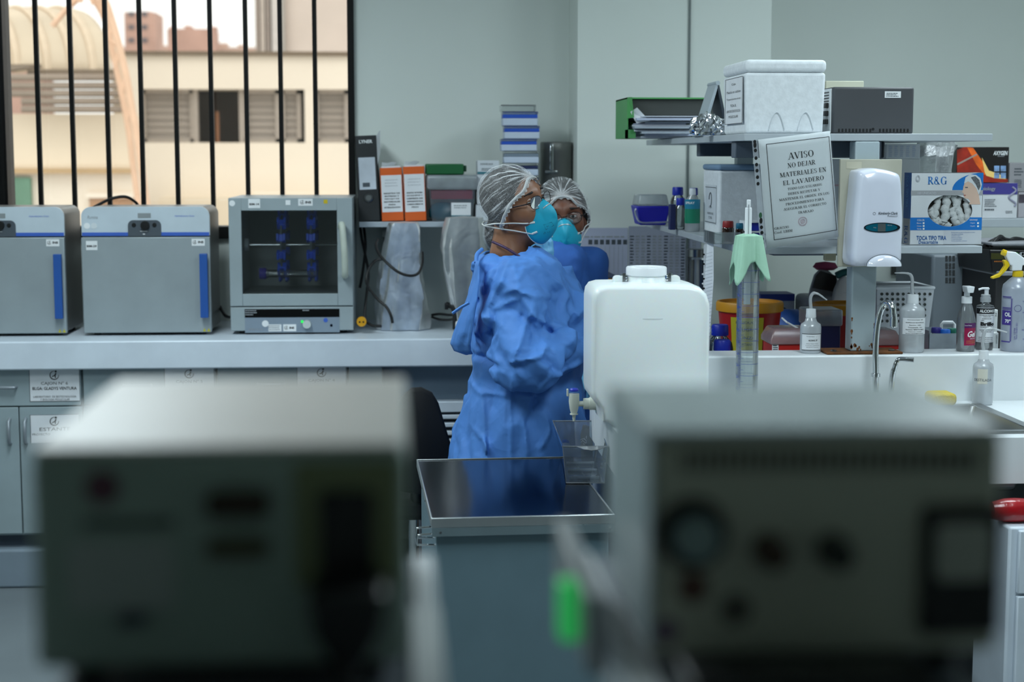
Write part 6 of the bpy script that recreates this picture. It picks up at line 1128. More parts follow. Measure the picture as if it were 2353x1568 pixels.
ob('folder_edge', MB().box(x0+.01, x1-.01, Yn-.002, Yn, zq-.03, zq-.012).box(x0+.01, x1-.01, Yn-.002, Yn, zq-.07, zq-.055), DKG, o)
m = MB().box(x0, P(1410, 640, Yn).x, Yn-.01, Yn+.2, zq+.001, zq+.012); o = ob('dark_book', MB().add([(x0, Yn, zq+.001), (P(1425, 640, Yn).x, Yn, zq+.001), (P(1400, 620, Yn).x, Yn+.2, zq+.02), (x0, Yn+.2, zq+.02), (x0, Yn, zq+.014), (P(1425, 640, Yn).x, Yn, zq+.014), (P(1400, 620, Yn).x, Yn+.2, zq+.032), (x0, Yn+.2, zq+.032)], [(3, 2, 1, 0), (4, 5, 6, 7), (0, 1, 5, 4), (1, 2, 6, 5), (2, 3, 7, 6), (3, 0, 4, 7)]), mt('book_navy', (44, 54, 84), .5), bevel=.002); tag(o, 'navy book lying on top of the pale folders', 'book'); ob('orange_edge', MB().box(P(1385, 640, Yn).x, P(1422, 640, Yn).x, Yn-.003, Yn-.0005, zq+.003, zq+.009), mt('book_orange', (200, 140, 50), .5), o)
Yx = 5.9; t = thing('glass_jar', 'steel-rimmed jar of blue strips under the lower shelf', 'jar', (P(1602, 640, Yx).x, Yx, ZC)); cx = P(1602, 640, Yx).x; rj = 24*pxs(Yx); zt = P(1602, 572, Yx).z
ob('jar', MB().lathe((cx, Yx, ZC+.0005), [(rj*.95, 0), (rj, .006), (rj, zt-ZC-.03)], 24, cap=False), GL, t, smooth=40); ob('rim', MB().lathe((cx, Yx, zt-.03), [(rj, 0), (rj*1.06, .002), (rj*1.06, .028), (rj, .03), (0, .03)], 24), STEEL, t, smooth=40)
for dx, M_ in ((-.018, mt('strip_dark', (40, 34, 38), .5)), (.0, WPLAST), (.012, mt('strip_blue', (40, 82, 130), .5)), (.024, mt('strip_blue', (40, 82, 130), .5))): ob('strip', MB().box(cx+dx-.005, cx+dx+.005, Yx-.012, Yx+.0, ZC+.003, zt-.04), M_, t)
t = pbox('wall_picture', 'small dark framed picture on the far wall above the basket', 'picture', (2050, 575, 2115, 632), YB-.02, .018, mt('picture_dark', (44, 48, 46), .5), bevel=.002); q = P(2083, 597, YB-.021); ob('picture_disc', MB().prism(ell(q.x, q.z, .018, .02, 18), YB-.0215, YB-.02), LOGO, t)
# ------------------------------------------------------------------ carboy
Yc0, Yc1 = 3.92, 4.14; XLc = .462; k = pxs(Yc0); XRc = P(1633, 800, Yc0).x; zb = ZC+.0005; ztop = P(1490, 655, Yc0).z
CAR = mt('carboy_hdpe', (232, 238, 238), .35, sss=.3, nz=(4, .015))
t = thing('carboy', 'white rectangular plastic carboy with spigot on the bench end', 'carboy', ((XLc+XRc)/2, 4.03, ZC))
out = rrect(XLc, XRc, zb, ztop, (.0, .02, .034, .03), 6)[7:]
zc_ = P(1340, 884, Yc1).z
out = [(XLc, zc_+.01), (XLc+.004, zc_-.008), (XLc+.018, zc_-.035), (XLc+.03, zc_-.075), (XLc+.055, zb+.004), (XLc+.075, zb)]+out[:-1]+[(XLc, ztop-.03)] if 0 else [(XLc, zc_+.01), (XLc+.003, zc_-.006), (XLc+.014, zc_-.022), (XLc+.024, zc_-.035), (XLc+.028, zc_-.065), (XLc+.045, zb+.008), (XLc+.06, zb), (XRc-.02, zb), (XRc-.006, zb+.006), (XRc, zb+.02), (XRc, ztop-.05), (XRc-.008, ztop-.025), (XRc-.025, ztop-.008), (XRc-.05, ztop-.001), (XRc-.09, ztop), (XLc+.09, ztop), (XLc+.03, ztop-.001), (XLc+.012, ztop-.006), (XLc+.003, ztop-.018), (XLc, ztop-.036)]
rs = []; mx_, mz_ = (XLc+XRc)/2, (zb+ztop)/2
for y, s in ((Yc0+.0, .93), (Yc0+.004, .965), (Yc0+.015, .99), (Yc0+.03, 1), (Yc1-.03, 1), (Yc1-.015, .99), (Yc1-.004, .965), (Yc1, .93)): rs.append([Vector((mx_+(x-mx_)*s, y, max(zb, mz_+(z-mz_)*s))) for x, z in out])
ob('body', MB().rings(rs), CAR, t, smooth=60)
q = R(1461, 728, 1540, 738, Yc0-.004); ob('moulded_ridge', MB().tube([(q[0]+(q[1]-q[0])*j/12, Yc0+.0062+.006*((j-6)/6)**4, (q[2]+q[3])/2) for j in range(13)], .0072, 12), CAR, t, smooth=60)
ncx = P(1485, 640, 4.03).x; rn = 45*pxs(4.03); ob('neck', MB().lathe((ncx, 4.03, ztop-.004), [(rn*1.1, 0), (rn*.98, .006), (rn*.95, .03), (rn*.9, .034)], 40), CAR, t, smooth=50)
zc1 = P(1485, 633, 4.03).z; ob('cap', MB().lathe((ncx, 4.03, zc1-.0), [(rn*1.0, 0), (rn*1.045, .002), (rn*1.045, .019), (rn*1.0, .0225), (rn*.9, .0225), (rn*.88, .020), (0, .020)], 48), WPLAST, t, smooth=40)
letters('20 L', (ncx+.02, 4.03-.01, zc1+.0203), .02, .006, INK, t, uz=(0, 1, 0))
for s in (-1, 1):
    ex = ncx+s*rn*1.2; ob('handle_lug', MB().prism(rrect(min(ex, ex+s*.026), max(ex, ex+s*.026), ztop-.006, P(1485, 633, 4.03).z, (.001, .001, .009 if s > 0 else .002, .009 if s < 0 else .002)), 4.02, 4.04), CAR, t, bevel=.002); ob('handle_pin', MB().tube([(ncx+s*rn*1.02, 4.03, ztop+.012), (ncx+s*(rn*1.02+.017), 4.03, ztop+.012)], .0075, 10), CHROME, t, smooth=60)
    ob('pin_band', MB().box(min(ncx+s*rn*1.1, ncx+s*rn*1.25), max(ncx+s*rn*1.1, ncx+s*rn*1.25), 4.018, 4.022, ztop, ztop+.022), STEEL, t)
ysp = 4.06; zsp = P(1355, 928, ysp).z; SP = mt('spigot_white', (222, 226, 214), .4); xq = lambda px: P(px, 925, ysp).x
sp = ob('spigot', MB().tube([(xq(1340), ysp, zsp), (xq(1352), ysp, zsp)], .009, 12).lathe((xq(1319), ysp, P(1319, 951, ysp).z), [(.0075, 0), (.011, .012), (.0135, .03), (.0135, .052), (.0, .053)], 20).tube([(xq(1322), ysp, zsp), (xq(1345), ysp, zsp)], .007, 12), SP, t, smooth=45)
ob('nut', MB().lathe((xq(1341), ysp, zsp), [(.0145, 0), (.0145, .014), (.0165, .0145), (.0165, .038), (.013, .039)], 16, (1, 0, 0)), SP, sp, smooth=25); ob('drip_flange', MB().lathe((xq(1319), ysp, P(1319, 953, ysp).z), [(.0105, 0), (.0105, .0025)], 20), SP, sp, smooth=40)
ob('nozzle', MB().lathe((xq(1319), ysp, P(1319, 968, ysp).z), [(.0032, 0), (.0048, .016)], 14), SP, sp, smooth=40); ob('valve_cap', MB().lathe((xq(1319), ysp, P(1319, 899, ysp).z), [(.0115, 0), (.0118, .004), (.009, .007), (0, .0075)], 20), mt('valve_blue', (42, 60, 190), .4), sp, smooth=40); ob('valve_lever', MB().box(xq(1302), xq(1306), ysp-.004, ysp+.004, P(1304, 911, ysp).z, P(1304, 894, ysp).z), SP, sp, bevel=.001)
ob('boss', MB().lathe((xq(1370)-.004, ysp, zsp), [(.016, 0), (.019, .006), (.024, .03)], 18, (1, 0, 0)), CAR, t, smooth=50)
# ------------------------------------------------------------------ steel cart
F0 = P(990, 1190, Z=.78); B0 = P(957, 1055, Z=.78); rzc = math.atan2(-(B0.x-F0.x), B0.y-F0.y); Dc = (B0-F0).length; Wc = .425
t = thing('steel_cart', 'grey metal cart with polished steel top coloured with a dark blue reflection and side handle', 'cart', (F0.x, F0.y, 0), rz=rzc)
CTP = mt('cart_blue_grey', (98, 122, 132), .4, .0); RIM = mt('cart_rim', (176, 182, 184), .3, .8); TOP = mt('cart_top', (34, 41, 60), .14, 1., nz=(6, .06))  # top's navy tone is a reflection put into the steel colour
ob('cabinet', MB().box(.012, Wc-.012, .012, Dc-.012, .08, .756), CTP, t, local=True, bevel=.003)
ob('top_sheet', MB().box(.004, Wc-.004, .004, Dc-.004, .757, .776), TOP, t, local=True)
for a in ((0, Wc, -.003, .004), (0, Wc, Dc-.003, Dc)): ob('rim', MB().box(a[0], a[1], a[2], a[3], .757 if a[2] > 0 else .756, .779), RIM, t, local=True, bevel=.002)
for a in ((0, .004), (Wc-.004, Wc)): ob('rim', MB().box(a[0], a[1], .004, Dc-.003, .757, .779), RIM, t, local=True, bevel=.002)
ob('front_apron', MB().box(.002, Wc-.002, -.002, .01, .735, .756), mt('apron_grey', (120, 138, 144), .35, .4), t, local=True, bevel=.001)
for q in ((.012, -.0022), (Wc-.02, -.0022)): ob('rivet', MB().lathe((q[0]+.01, q[1], .745), [(.003, 0), (.002, .0015), (0, .0016)], 10, (0, -1, 0)), STEEL, t, local=True)
for yy in (.25, .4): ob('rivet', MB().lathe((-.0002, yy, .765), [(.003, 0), (.002, .0015), (0, .0016)], 10, (-1, 0, 0)), STEEL, t, local=True)
ob('side_handle', MB().tube([(.012, .03, .735), (-.028, .03, .733), (-.03, .03, .71), (.012, .03, .708)], .0028, 8).tube([(.012, .1, .735), (-.028, .1, .733), (-.03, .1, .71), (.012, .1, .708)], .0028, 8).tube([(-.03, .03, .71), (-.03, .1, .71)], .0028, 8), CHROME, t, local=True, smooth=60)
for a in (.05, Wc-.05):
    for b in (.06, Dc-.06): ob('caster', MB().lathe((a, b-.012, .035), [(.035, 0), (.035, .024)], 18, (0, 1, 0)).box(a-.012, a+.012, b-.018, b+.018, .04, .08), BLACK, t, local=True, smooth=40)
# clear tray under the spigot
zt0, zr0 = .7785, .872
bl = [P(1301, 1110, Z=zt0), P(1389, 1110, Z=zt0), P(1366, 1050, Z=zt0), P(1290, 1050, Z=zt0)]; rl = [P(1293, 1027, Z=zr0), P(1396, 1027, Z=zr0), P(1376, 968, Z=zr0), P(1270, 968, Z=zr0)]
ACR = clear('tray_acrylic', (210, 222, 240), .1, .03, tint=(232, 238, 242), refl=1.6)
t = thing('clear_tray', 'clear plastic tray catching drips under the carboy spigot', 'tray', sum(bl, Vector())/4)
def rq(a, b, u): return [p.lerp(q, u) for p, q in zip(a, b)]
m = MB().rings([rq(bl, rl, 0), rq(bl, rl, .08), rq(bl, rl, 1)], True, False); m.f += [(0, 1, 2, 3)]; ob('shell', m, ACR, t, solid=.0025)
RIMM = clear('tray_rim', (225, 232, 240), .35, .05, refl=2); ob('rim', MB().tube(rl, .0026, 8, True), RIMM, t, smooth=60); ob('edge', MB().tube([bl[0], bl[1]], .002, 6).tube([bl[0], rl[0]], .0012, 6).tube([bl[1], rl[1]], .0012, 6), RIMM, t, smooth=60)
for f in (.12, .4, .68): a, b = bl[0].lerp(bl[3], f), bl[1].lerp(bl[2], f); ob('floor_rib', MB().tube([a.lerp(b, .1)+Vector((0, 0, .004)), a.lerp(b, .9)+Vector((0, 0, .004))], .005, 8), RIMM, t, smooth=60)
a, b = rl[0].lerp(rl[1], .3), rl[0].lerp(rl[1], .98); ob('front_lip', MB().add([a, a.lerp(b, .25)+Vector((0, -.008, -.006)), a.lerp(b, .5)+Vector((0, -.011, -.008)), a.lerp(b, .75)+Vector((0, -.008, -.006)), b], [(0, 1, 2, 3, 4)]), RIMM, t, solid=.002)
m = MB(); pp = [P(x, y, 4.52) for x, y in ((1340, 975), (1366, 985), (1378, 1015), (1384, 1050), (1336, 1060), (1334, 1000))]
o = ob('dark_cloth', MB().prism([(p.x, p.z) for p in pp][::-1], 4.5, 4.53), mt('charcoal_cloth', (30, 38, 42), .8), bevel=.006); tag(o, 'dark folded cloth with white scrawl hanging behind the clear tray', 'cloth')
m = MB()
for j in range(9): a = P(1336+rg.uniform(0, 14), 1006+rg.uniform(0, 18), 4.498); b = a+Vector((rg.uniform(-.012, .012), 0, rg.uniform(-.012, .012))); m.tube([a, b], .0008, 4)
ob('white_scrawl', m, LBL, o)
# ------------------------------------------------------------------ under the sink bench
x0 = P(2318, 1250, 3.62).x; t = thing('pedestal_cabinet', 'white pedestal cabinet at the right edge below the bench', 'cabinet', (x0+.2, 3.8, 0)); zt = P(2335, 1212, 3.62).z
ob('body', MB().box(x0, x0+.42, 3.62, 3.835, 0, zt), WHITE, t, bevel=.006); q = P(2335, 1365, 3.62).z; ob('door', MB().box(x0+.02, x0+.41, 3.605, 3.619, .04, q-.003), WHITE, t, bevel=.003); ob('drawer', MB().box(x0+.02, x0+.41, 3.605, 3.619, q+.003, zt-.006), WHITE, t, bevel=.003)
rr0 = .029; zc0_ = zt+rr0+.0008; RS = mt('red_vinyl', (168, 18, 28), .22, coat=.5, bump=(40, .5, .004)); xa = P(2290, 1190, 3.67).x
o = ob('red_cushion', MB().tube([(xa-.012+.012*k*0+.4*k/14, 3.67, zc0_) for k in range(15)], [rr0*.72]+[rr0*(.96+.04*math.sin(k*1.9)) for k in range(13)]+[rr0*.72], 20), RS, smooth=70); tag(o, 'shiny red vinyl cushion roll lying on the white pedestal cabinet', 'cushion')
# ------------------------------------------------------------------ people: implicit surfaces meshed on a grid
def snets(fun, xs, ys, zs):
    """surface nets on a rectilinear grid; fun(X,Y,Z) < 0 inside"""
    X, Y, Z = np.meshgrid(xs, ys, zs, indexing='ij'); V = fun(X, Y, Z); s = V < 0
    nx, ny, nz = V.shape; C8 = [(i, j, k) for i in (0, 1) for j in (0, 1) for k in (0, 1)]
    sl = lambda A, o: A[o[0]:nx-1+o[0], o[1]:ny-1+o[1], o[2]:nz-1+o[2]]
    cnt = sum(sl(s, o).astype(np.int8) for o in C8); act = (cnt > 0) & (cnt < 8)
    I = np.full(act.shape, -1, np.int64); n = int(act.sum()); I[act] = np.arange(n); base = np.argwhere(act)
    acc = np.zeros((n, 3)); num = np.zeros(n)
    for a in C8:
        for ax in range(3):
            if a[ax]: continue
            b = list(a); b[ax] = 1
            ia, ib = base+a, base+np.array(b); va, vb = V[tuple(ia.T)], V[tuple(ib.T)]; m = (va < 0) != (vb < 0)
            t = np.where(m, va/np.where(m, va-vb, 1), 0)
            pa = np.stack([xs[ia[:, 0]], ys[ia[:, 1]], zs[ia[:, 2]]], 1); pb = np.stack([xs[ib[:, 0]], ys[ib[:, 1]], zs[ib[:, 2]]], 1)
            acc += np.where(m[:, None], pa+(pb-pa)*t[:, None], 0); num += m
    P_ = acc/num[:, None]; F = []
    for ax in range(3):
        u, v = (ax+1) % 3, (ax+2) % 3
        lo = [slice(None)]*3; hi = [slice(None)]*3; lo[ax] = slice(0, -1); hi[ax] = slice(1, None)
        d = s[tuple(lo)] != s[tuple(hi)]; e = np.argwhere(d)
        ok = (e[:, u] > 0) & (e[:, v] > 0) & (e[:, u] < V.shape[u]-1) & (e[:, v] < V.shape[v]-1); e = e[ok]
        q = []
        for du, dv in ((1, 1), (0, 1), (0, 0), (1, 0)):
            c = e.copy(); c[:, u] -= du; c[:, v] -= dv; q.append(I[tuple(c.T)])
        q = np.stack(q, 1); ins = s[tuple(e.T)]; q[~ins] = q[~ins][:, ::-1]; F.append(q)
    F = np.concatenate(F); F = F[(F >= 0).all(1)]
    return P_, F
def elp(X, Y, Z, c, r):
    x, y, z = (X-c[0])/r[0], (Y-c[1])/r[1], (Z-c[2])/r[2]; k = np.sqrt(x*x+y*y+z*z); return (k-1)*min(r)
def cap_(X, Y, Z, a, b, ra, rb):
    a, b = np.array(a, float), np.array(b, float); d = b-a; L = max(d@d, 1e-12)
    t = np.clip(((X-a[0])*d[0]+(Y-a[1])*d[1]+(Z-a[2])*d[2])/L, 0, 1)
    return np.sqrt((X-a[0]-t*d[0])**2+(Y-a[1]-t*d[1])**2+(Z-a[2]-t*d[2])**2)-(ra+(rb-ra)*t)
def smin(a, b, k): h = np.clip(.5+.5*(b-a)/k, 0, 1); return b+(a-b)*h-k*h*(1-h)
def smax(a, b, k): return -smin(-a, -b, k)
def axis(lo, hi, flo, fhi, hf, hc):
    """grid line with fine steps between flo and fhi"""
    a = list(np.arange(lo, flo, hc)); b = list(np.arange(flo, fhi, hf)); c = list(np.arange(fhi, hi+hc, hc)); return np.array(a+b+c)
def cut_mesh(Pm, F, keep):
    k = keep(Pm); F = F[k[F].all(1)]; u, inv = np.unique(F, return_inverse=True); return Pm[u], inv.reshape(F.shape)
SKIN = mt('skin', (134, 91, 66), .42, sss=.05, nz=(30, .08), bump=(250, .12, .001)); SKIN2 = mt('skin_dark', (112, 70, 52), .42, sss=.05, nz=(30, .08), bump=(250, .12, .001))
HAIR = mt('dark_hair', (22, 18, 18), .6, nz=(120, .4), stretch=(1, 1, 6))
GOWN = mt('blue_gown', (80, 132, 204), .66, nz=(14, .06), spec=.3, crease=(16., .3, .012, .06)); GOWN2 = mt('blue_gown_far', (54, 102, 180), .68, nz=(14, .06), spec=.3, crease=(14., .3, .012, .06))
TEAL = mt('mask_teal', (14, 160, 190), .5, nz=(24, .08), bump=(60, .25, .003)); STRAP = mt('strap_white', (214, 216, 214), .6); GLOVE = mt('glove_nitrile', (112, 182, 222), .4)
def netmat(name, g, axis_):
    """bouffant net: white film with pleats that fan out from the gather point g (object space)"""
    M = bpy.data.materials.new(name); M.use_nodes = True; nt = M.node_tree; N = nt.nodes.new; L = nt.links.new; nt.nodes.remove(nt.nodes['Principled BSDF']); out = nt.nodes['Material Output']
    tc = N('ShaderNodeTexCoord'); q = Vector((0, 0, 1)).rotation_difference(Vector(axis_)).inverted()
    mp = N('ShaderNodeMapping'); mp.vector_type = 'POINT'; mp.inputs['Rotation'].default_value = q.to_euler(); mp.inputs['Location'].default_value = -(q @ Vector(g)); L(tc.outputs['Object'], mp.inputs[0])
    sp = N('ShaderNodeSeparateXYZ'); L(mp.outputs[0], sp.inputs[0]); at = N('ShaderNodeMath'); at.operation = 'ARCTAN2'; L(sp.outputs[1], at.inputs[0]); L(sp.outputs[0], at.inputs[1])
    ln = N('ShaderNodeVectorMath'); ln.operation = 'LENGTH'; L(mp.outputs[0], ln.inputs[0])
    cb = N('ShaderNodeCombineXYZ'); a2 = N('ShaderNodeMath'); a2.operation = 'MULTIPLY'; a2.inputs[1].default_value = 7; L(at.outputs[0], a2.inputs[0]); L(a2.outputs[0], cb.inputs[0])
    l2 = N('ShaderNodeMath'); l2.operation = 'MULTIPLY'; l2.inputs[1].default_value = 7; L(ln.outputs['Value'], l2.inputs[0]); L(l2.outputs[0], cb.inputs[1])
    n1 = N('ShaderNodeTexNoise'); n1.inputs['Scale'].default_value = 1.6; n1.inputs['Detail'].default_value = 3; L(cb.outputs[0], n1.inputs['Vector'])
    n2 = N('ShaderNodeTexNoise'); n2.inputs['Scale'].default_value = 420; n2.inputs['Detail'].default_value = 2; L(tc.outputs['Object'], n2.inputs['Vector'])
    mr = N('ShaderNodeMapRange'); mr.inputs[1].default_value = .52; mr.inputs[2].default_value = .7; mr.inputs[3].default_value = 0; mr.inputs[4].default_value = .95; L(n1.outputs[0], mr.inputs[0])
    fa = N('ShaderNodeMapRange'); fa.inputs[1].default_value = .2; fa.inputs[2].default_value = .01; fa.inputs[3].default_value = .2; fa.inputs[4].default_value = 1.7; L(ln.outputs['Value'], fa.inputs[0])
    mu = N('ShaderNodeMath'); mu.operation = 'MULTIPLY'; L(mr.outputs[0], mu.inputs[0]); L(fa.outputs[0], mu.inputs[1])
    ne = N('ShaderNodeMapRange'); ne.inputs[1].default_value = .034; ne.inputs[2].default_value = .0; ne.inputs[3].default_value = 0; ne.inputs[4].default_value = .7; L(ln.outputs['Value'], ne.inputs[0])
    m2 = N('ShaderNodeMapRange'); m2.inputs[1].default_value = .42; m2.inputs[2].default_value = .68; m2.inputs[3].default_value = .05; m2.inputs[4].default_value = .3; L(n2.outputs[0], m2.inputs[0])
    ad = N('ShaderNodeMath'); ad.operation = 'ADD'; L(mu.outputs[0], ad.inputs[0]); L(m2.outputs[0], ad.inputs[1]); ad2 = N('ShaderNodeMath'); ad2.operation = 'ADD'; ad2.use_clamp = True; L(ad.outputs[0], ad2.inputs[0]); L(ne.outputs[0], ad2.inputs[1])
    T = N('ShaderNodeBsdfTransparent'); D = N('ShaderNodeBsdfDiffuse'); D.inputs[0].default_value = (.86, .88, .9, 1); U = N('ShaderNodeBsdfTranslucent'); U.inputs[0].default_value = (.8, .82, .84, 1)
    DU = N('ShaderNodeMixShader'); DU.inputs[0].default_value = .3; L(D.outputs[0], DU.inputs[1]); L(U.outputs[0], DU.inputs[2]); MX = N('ShaderNodeMixShader'); L(ad2.outputs[0], MX.inputs[0]); L(T.outputs[0], MX.inputs[1]); L(DU.outputs[0], MX.inputs[2]); L(MX.outputs[0], out.inputs[0])
    bp = N('ShaderNodeBump'); bp.inputs['Strength'].default_value = .6; bp.inputs['Distance'].default_value = .004; L(n1.outputs[0], bp.inputs['Height']); L(bp.outputs[0], D.inputs['Normal'])
    return M
def crumple(X, Y, Z, seed, amp, freq, n=5):
    """folded-sheet relief: creased triangle waves in random directions with warped phase"""
    rg = np.random.default_rng(seed); o = np.zeros_like(X)
    for i in range(n):
        d = rg.normal(size=3); d /= np.linalg.norm(d); e = rg.normal(size=3); e /= np.linalg.norm(e); f = freq*rg.uniform(.6, 1.5); g = freq*rg.uniform(.3, .6)
        p = (X*d[0]+Y*d[1]+Z*d[2])*f+.8*np.sin((X*e[0]+Y*e[1]+Z*e[2])*g*6.28+rg.uniform(0, 6))+rg.uniform(0, 1); o += np.abs(p-np.floor(p)-.5)*rg.uniform(.6, 1.2)/f*freq
    return amp*(o/n*4-1)
def facets(X, Y, Z, seed, cell, sc=(1, 1, 1), warp=.35):
    """piecewise-linear noise in -1..1: flat facets that meet in sharp creases"""
    rg = np.random.default_rng(seed); q = [X/cell*sc[0], Y/cell*sc[1], Z/cell*sc[2]]; ph = rg.uniform(0, 6.28, 9)
    q = [q[i]+warp*np.sin(1.7*q[(i+1) % 3]+ph[i])+warp*.6*np.sin(3.1*q[(i+2) % 3]+ph[i+3]) for i in range(3)]
    s = (q[0]+q[1]+q[2])/3; g = [np.floor(v+s) for v in q]; u = (g[0]+g[1]+g[2])/6; f = [q[i]-g[i]+u for i in range(3)]
    F = np.stack(f, -1); order = np.argsort(-F, -1); tab = rg.uniform(-1, 1, 4096)
    def hv(a, b, c): return tab[((a.astype(np.int64)*73856093) ^ (b.astype(np.int64)*19349663) ^ (c.astype(np.int64)*83492791)) & 4095]
    # linear interpolation along the ordered path of the skewed cell
    fr = np.stack([q[i]+s-g[i] for i in range(3)], -1); order = np.argsort(-fr, -1); srt = np.take_along_axis(fr, order, -1)
    cur = [v.copy() for v in g]; out = hv(*cur)*(1-srt[..., 0])
    for k in range(3):
        for i in range(3): cur[i] = cur[i]+(order[..., k] == i)
        w = srt[..., k]-(srt[..., k+1] if k < 2 else 0); out = out+hv(*cur)*w
    return out
def head_frame(c, yaw, pitch, roll=0, tilt=0):
    """local axes: a forward, b to the person's left, c up; yaw measured from +X towards +Y"""
    Rm = np.array(Matrix.Rotation(-tilt, 3, 'Y') @ Matrix.Rotation(yaw, 3, 'Z') @ Matrix.Rotation(-pitch, 3, 'Y') @ Matrix.Rotation(roll, 3, 'X')); c = np.array(c)
    return Rm, c, (lambda p: Vector(Rm @ np.array(p)+c)), (lambda X, Y, Z: tuple(Rm[0, i]*(X-c[0])+Rm[1, i]*(Y-c[1])+Rm[2, i]*(Z-c[2]) for i in range(3)))
def head_sdf(A, B, C):
    d = elp(A, B, C, (-.012, 0, .03), (.098, .077, .09))
    d = smin(d, elp(A, B, C, (.034, 0, -.028), (.06, .062, .09)), .03)
    d = smin(d, elp(A, B, C, (.045, 0, -.088), (.042, .046, .034)), .03)
    Bm = np.abs(B)
    d = smin(d, elp(A, Bm, C, (.058, .036, -.026), (.032, .03, .03)), .025)
    d = smin(d, cap_(A, Bm, C, (.082, .0, .036), (.066, .042, .034), .012, .012), .016)
    d = smax(d, -elp(A, Bm, C, (.102, .033, .010), (.022, .021, .015)), .014)
    d = smin(d, cap_(A, B, C, (.088, 0, .022), (.108, 0, -.022), .009, .0125), .014); d = smin(d, cap_(A, Bm, C, (.098, .004, -.028), (.096, .012, -.028), .009, .008), .008)
    d = smin(d, elp(A, Bm, C, (.088, .0, -.06), (.012, .024, .008)), .008); d = smin(d, elp(A, Bm, C, (.087, .0, -.072), (.011, .02, .008)), .008)
    e = elp(A, Bm, C, (-.006, .077, -.014), (.02, .009, .034)); e = smin(e, elp(A, Bm, C, (.002, .076, -.045), (.011, .008, .013)), .008); e = smax(e, -elp(A, Bm, C, (.004, .085, -.01), (.011, .007, .02)), .005)
    return smin(d, e, .008)
def build_person(name, label, hc, yaw, pitch, roll, body, gown_p, arms, skin, gmat, foot, seed, netrot, bun, scl=1.0, creases=(), gh=.0052, hands=(), yc=4.75, tilt=0):
    Rm, c0, toW, toL = head_frame(hc, yaw, pitch, roll, tilt)
    nk0, nk1 = toW((-.02, 0, -.06)), Vector(body['neck'])
    # body: head, neck, trunk, arms, legs as one surface
    def fun(X, Y, Z):
        A, B, C = toL(X, Y, Z); d = head_sdf(A/scl, B/scl, C/scl)*scl
        d = smin(d, cap_(X, Y, Z, nk0, nk1, .05, .056), .03); sh = body['sh']
        d = smin(d, cap_(X, Y, Z, sh[0], sh[1], .042, .042), .03); m = (Vector(sh[0])+Vector(sh[1]))/2; hp = body['hips']
        d = smin(d, cap_(X, Y, Z, Vector(m)-Vector((0, 0, .06)), hp, .1, .12), .04)
        for s in (-1, 1):
            k = Vector(hp)+Vector((0, s*.09, -.42)); f = Vector((hp[0]-.01, hp[1]+s*.1, .07)); d = smin(d, cap_(X, Y, Z, Vector(hp)+Vector((0, s*.08, 0)), k, .085, .058), .03); d = smin(d, cap_(X, Y, Z, k, f, .056, .038), .02)
        for s_, e_, w_ in arms: d = smin(d, cap_(X, Y, Z, Vector(s_)-Vector((0, 0, .02)), e_, .038, .036), .015); d = smin(d, cap_(X, Y, Z, e_, w_, .037, .026), .015)
        return d
    hx, hy, hz = hc
    xs = axis(body['lo'][0], body['hi'][0], hx-.16, hx+.17, .0042, .014); ys = axis(body['lo'][1], body['hi'][1], hy-.15, hy+.15, .0042, .014); zs = axis(.02, hz+.17, hz-.21, hz+.17, .0042, .014)
    Pm, F = snets(fun, xs, ys, zs)
    root = ob(name, (Pm, F.tolist()), skin, smooth=180); tag(root, label, 'person')
    # net, hair
    def cap_sdf(A, B, C, g):
        d = elp(A, B, C, (-.014, 0, .031), (.098+g, .079+g, .091+g))
        d = smin(d, elp(A, np.abs(B), C, (-.012, .07, -.012), (.034+g, .018+g, .042+g)), .03)
        return smin(d, elp(A, B, C, bun[0], tuple(r+g for r in bun[1])), .03)
    nrm = np.array((.84, 0, -.545)); g0 = np.array((.081, 0, .085))
    def grid(h): return np.arange(-.19, .15, h)
    ga, gb, gc = np.arange(-.19, .15, .0042), np.arange(-.13, .13, .0042), np.arange(-.19, .17, .0042)
    side = lambda p: (p-g0) @ nrm
    Ph, Fh = snets(lambda A, B, C: smax(cap_sdf(A, B, C, .001), (A-g0[0])*nrm[0]+(C-g0[2])*nrm[2]+.006-.014*np.exp(-((np.abs(B)-.05)/.022)**2), .004), ga, gb, gc)
    ob('hair', ((Ph*scl) @ Rm.T+c0, Fh.tolist()), HAIR, root, smooth=180)
    def fn_net(A, B, C):
        th = np.arctan2(B, C-g0[2]+.2*(A-g0[0])); return cap_sdf(A, B, C, .009)+.0022*np.sin(th*15+3*np.sin(A*40))*np.clip((g0[0]-A)/.12, .2, 1)
    Pn, Fn = snets(fn_net, ga, gb, gc)
    # draw the edge into the gather point on the brow
    Pn, Fn = cut_mesh(Pn, Fn, lambda p: side(p) < .015*np.exp(-((np.abs(p[:, 1])-.05)/.022)**2))
    me_ = ((Pn*scl) @ Rm.T+c0)
    gw = toW(np.array((.083, 0, .09))*scl); inv = WM[root.name].inverted()
    net = ob('hair_net', (me_, Fn.tolist()), netmat(name+seed.__str__()+'_net', inv @ gw, Rm @ np.array((1, 0, .6))), root, smooth=180)
    # elastic edge with frill: boundary loop of the net
    bm = bmesh.new(); bm.from_mesh(net.data); be = [e for e in bm.edges if e.is_boundary]; adj = {}
    for e in be:
        a, b = e.verts; adj.setdefault(a.index, []).append(b.index); adj.setdefault(b.index, []).append(a.index)
    co = {v.index: v.co.copy() for v in bm.verts}; best = []
    seen = set()
    for st in adj:
        if st in seen: continue
        loop = [st]; seen.add(st)
        while True:
            nx = [q for q in adj[loop[-1]] if q not in seen]
            if not nx: break
            loop.append(nx[0]); seen.add(nx[0])
        if len(loop) > len(best): best = loop
    bm.free(); Lw = WM[root.name]; pts = [Lw @ co[i] for i in best][::2]
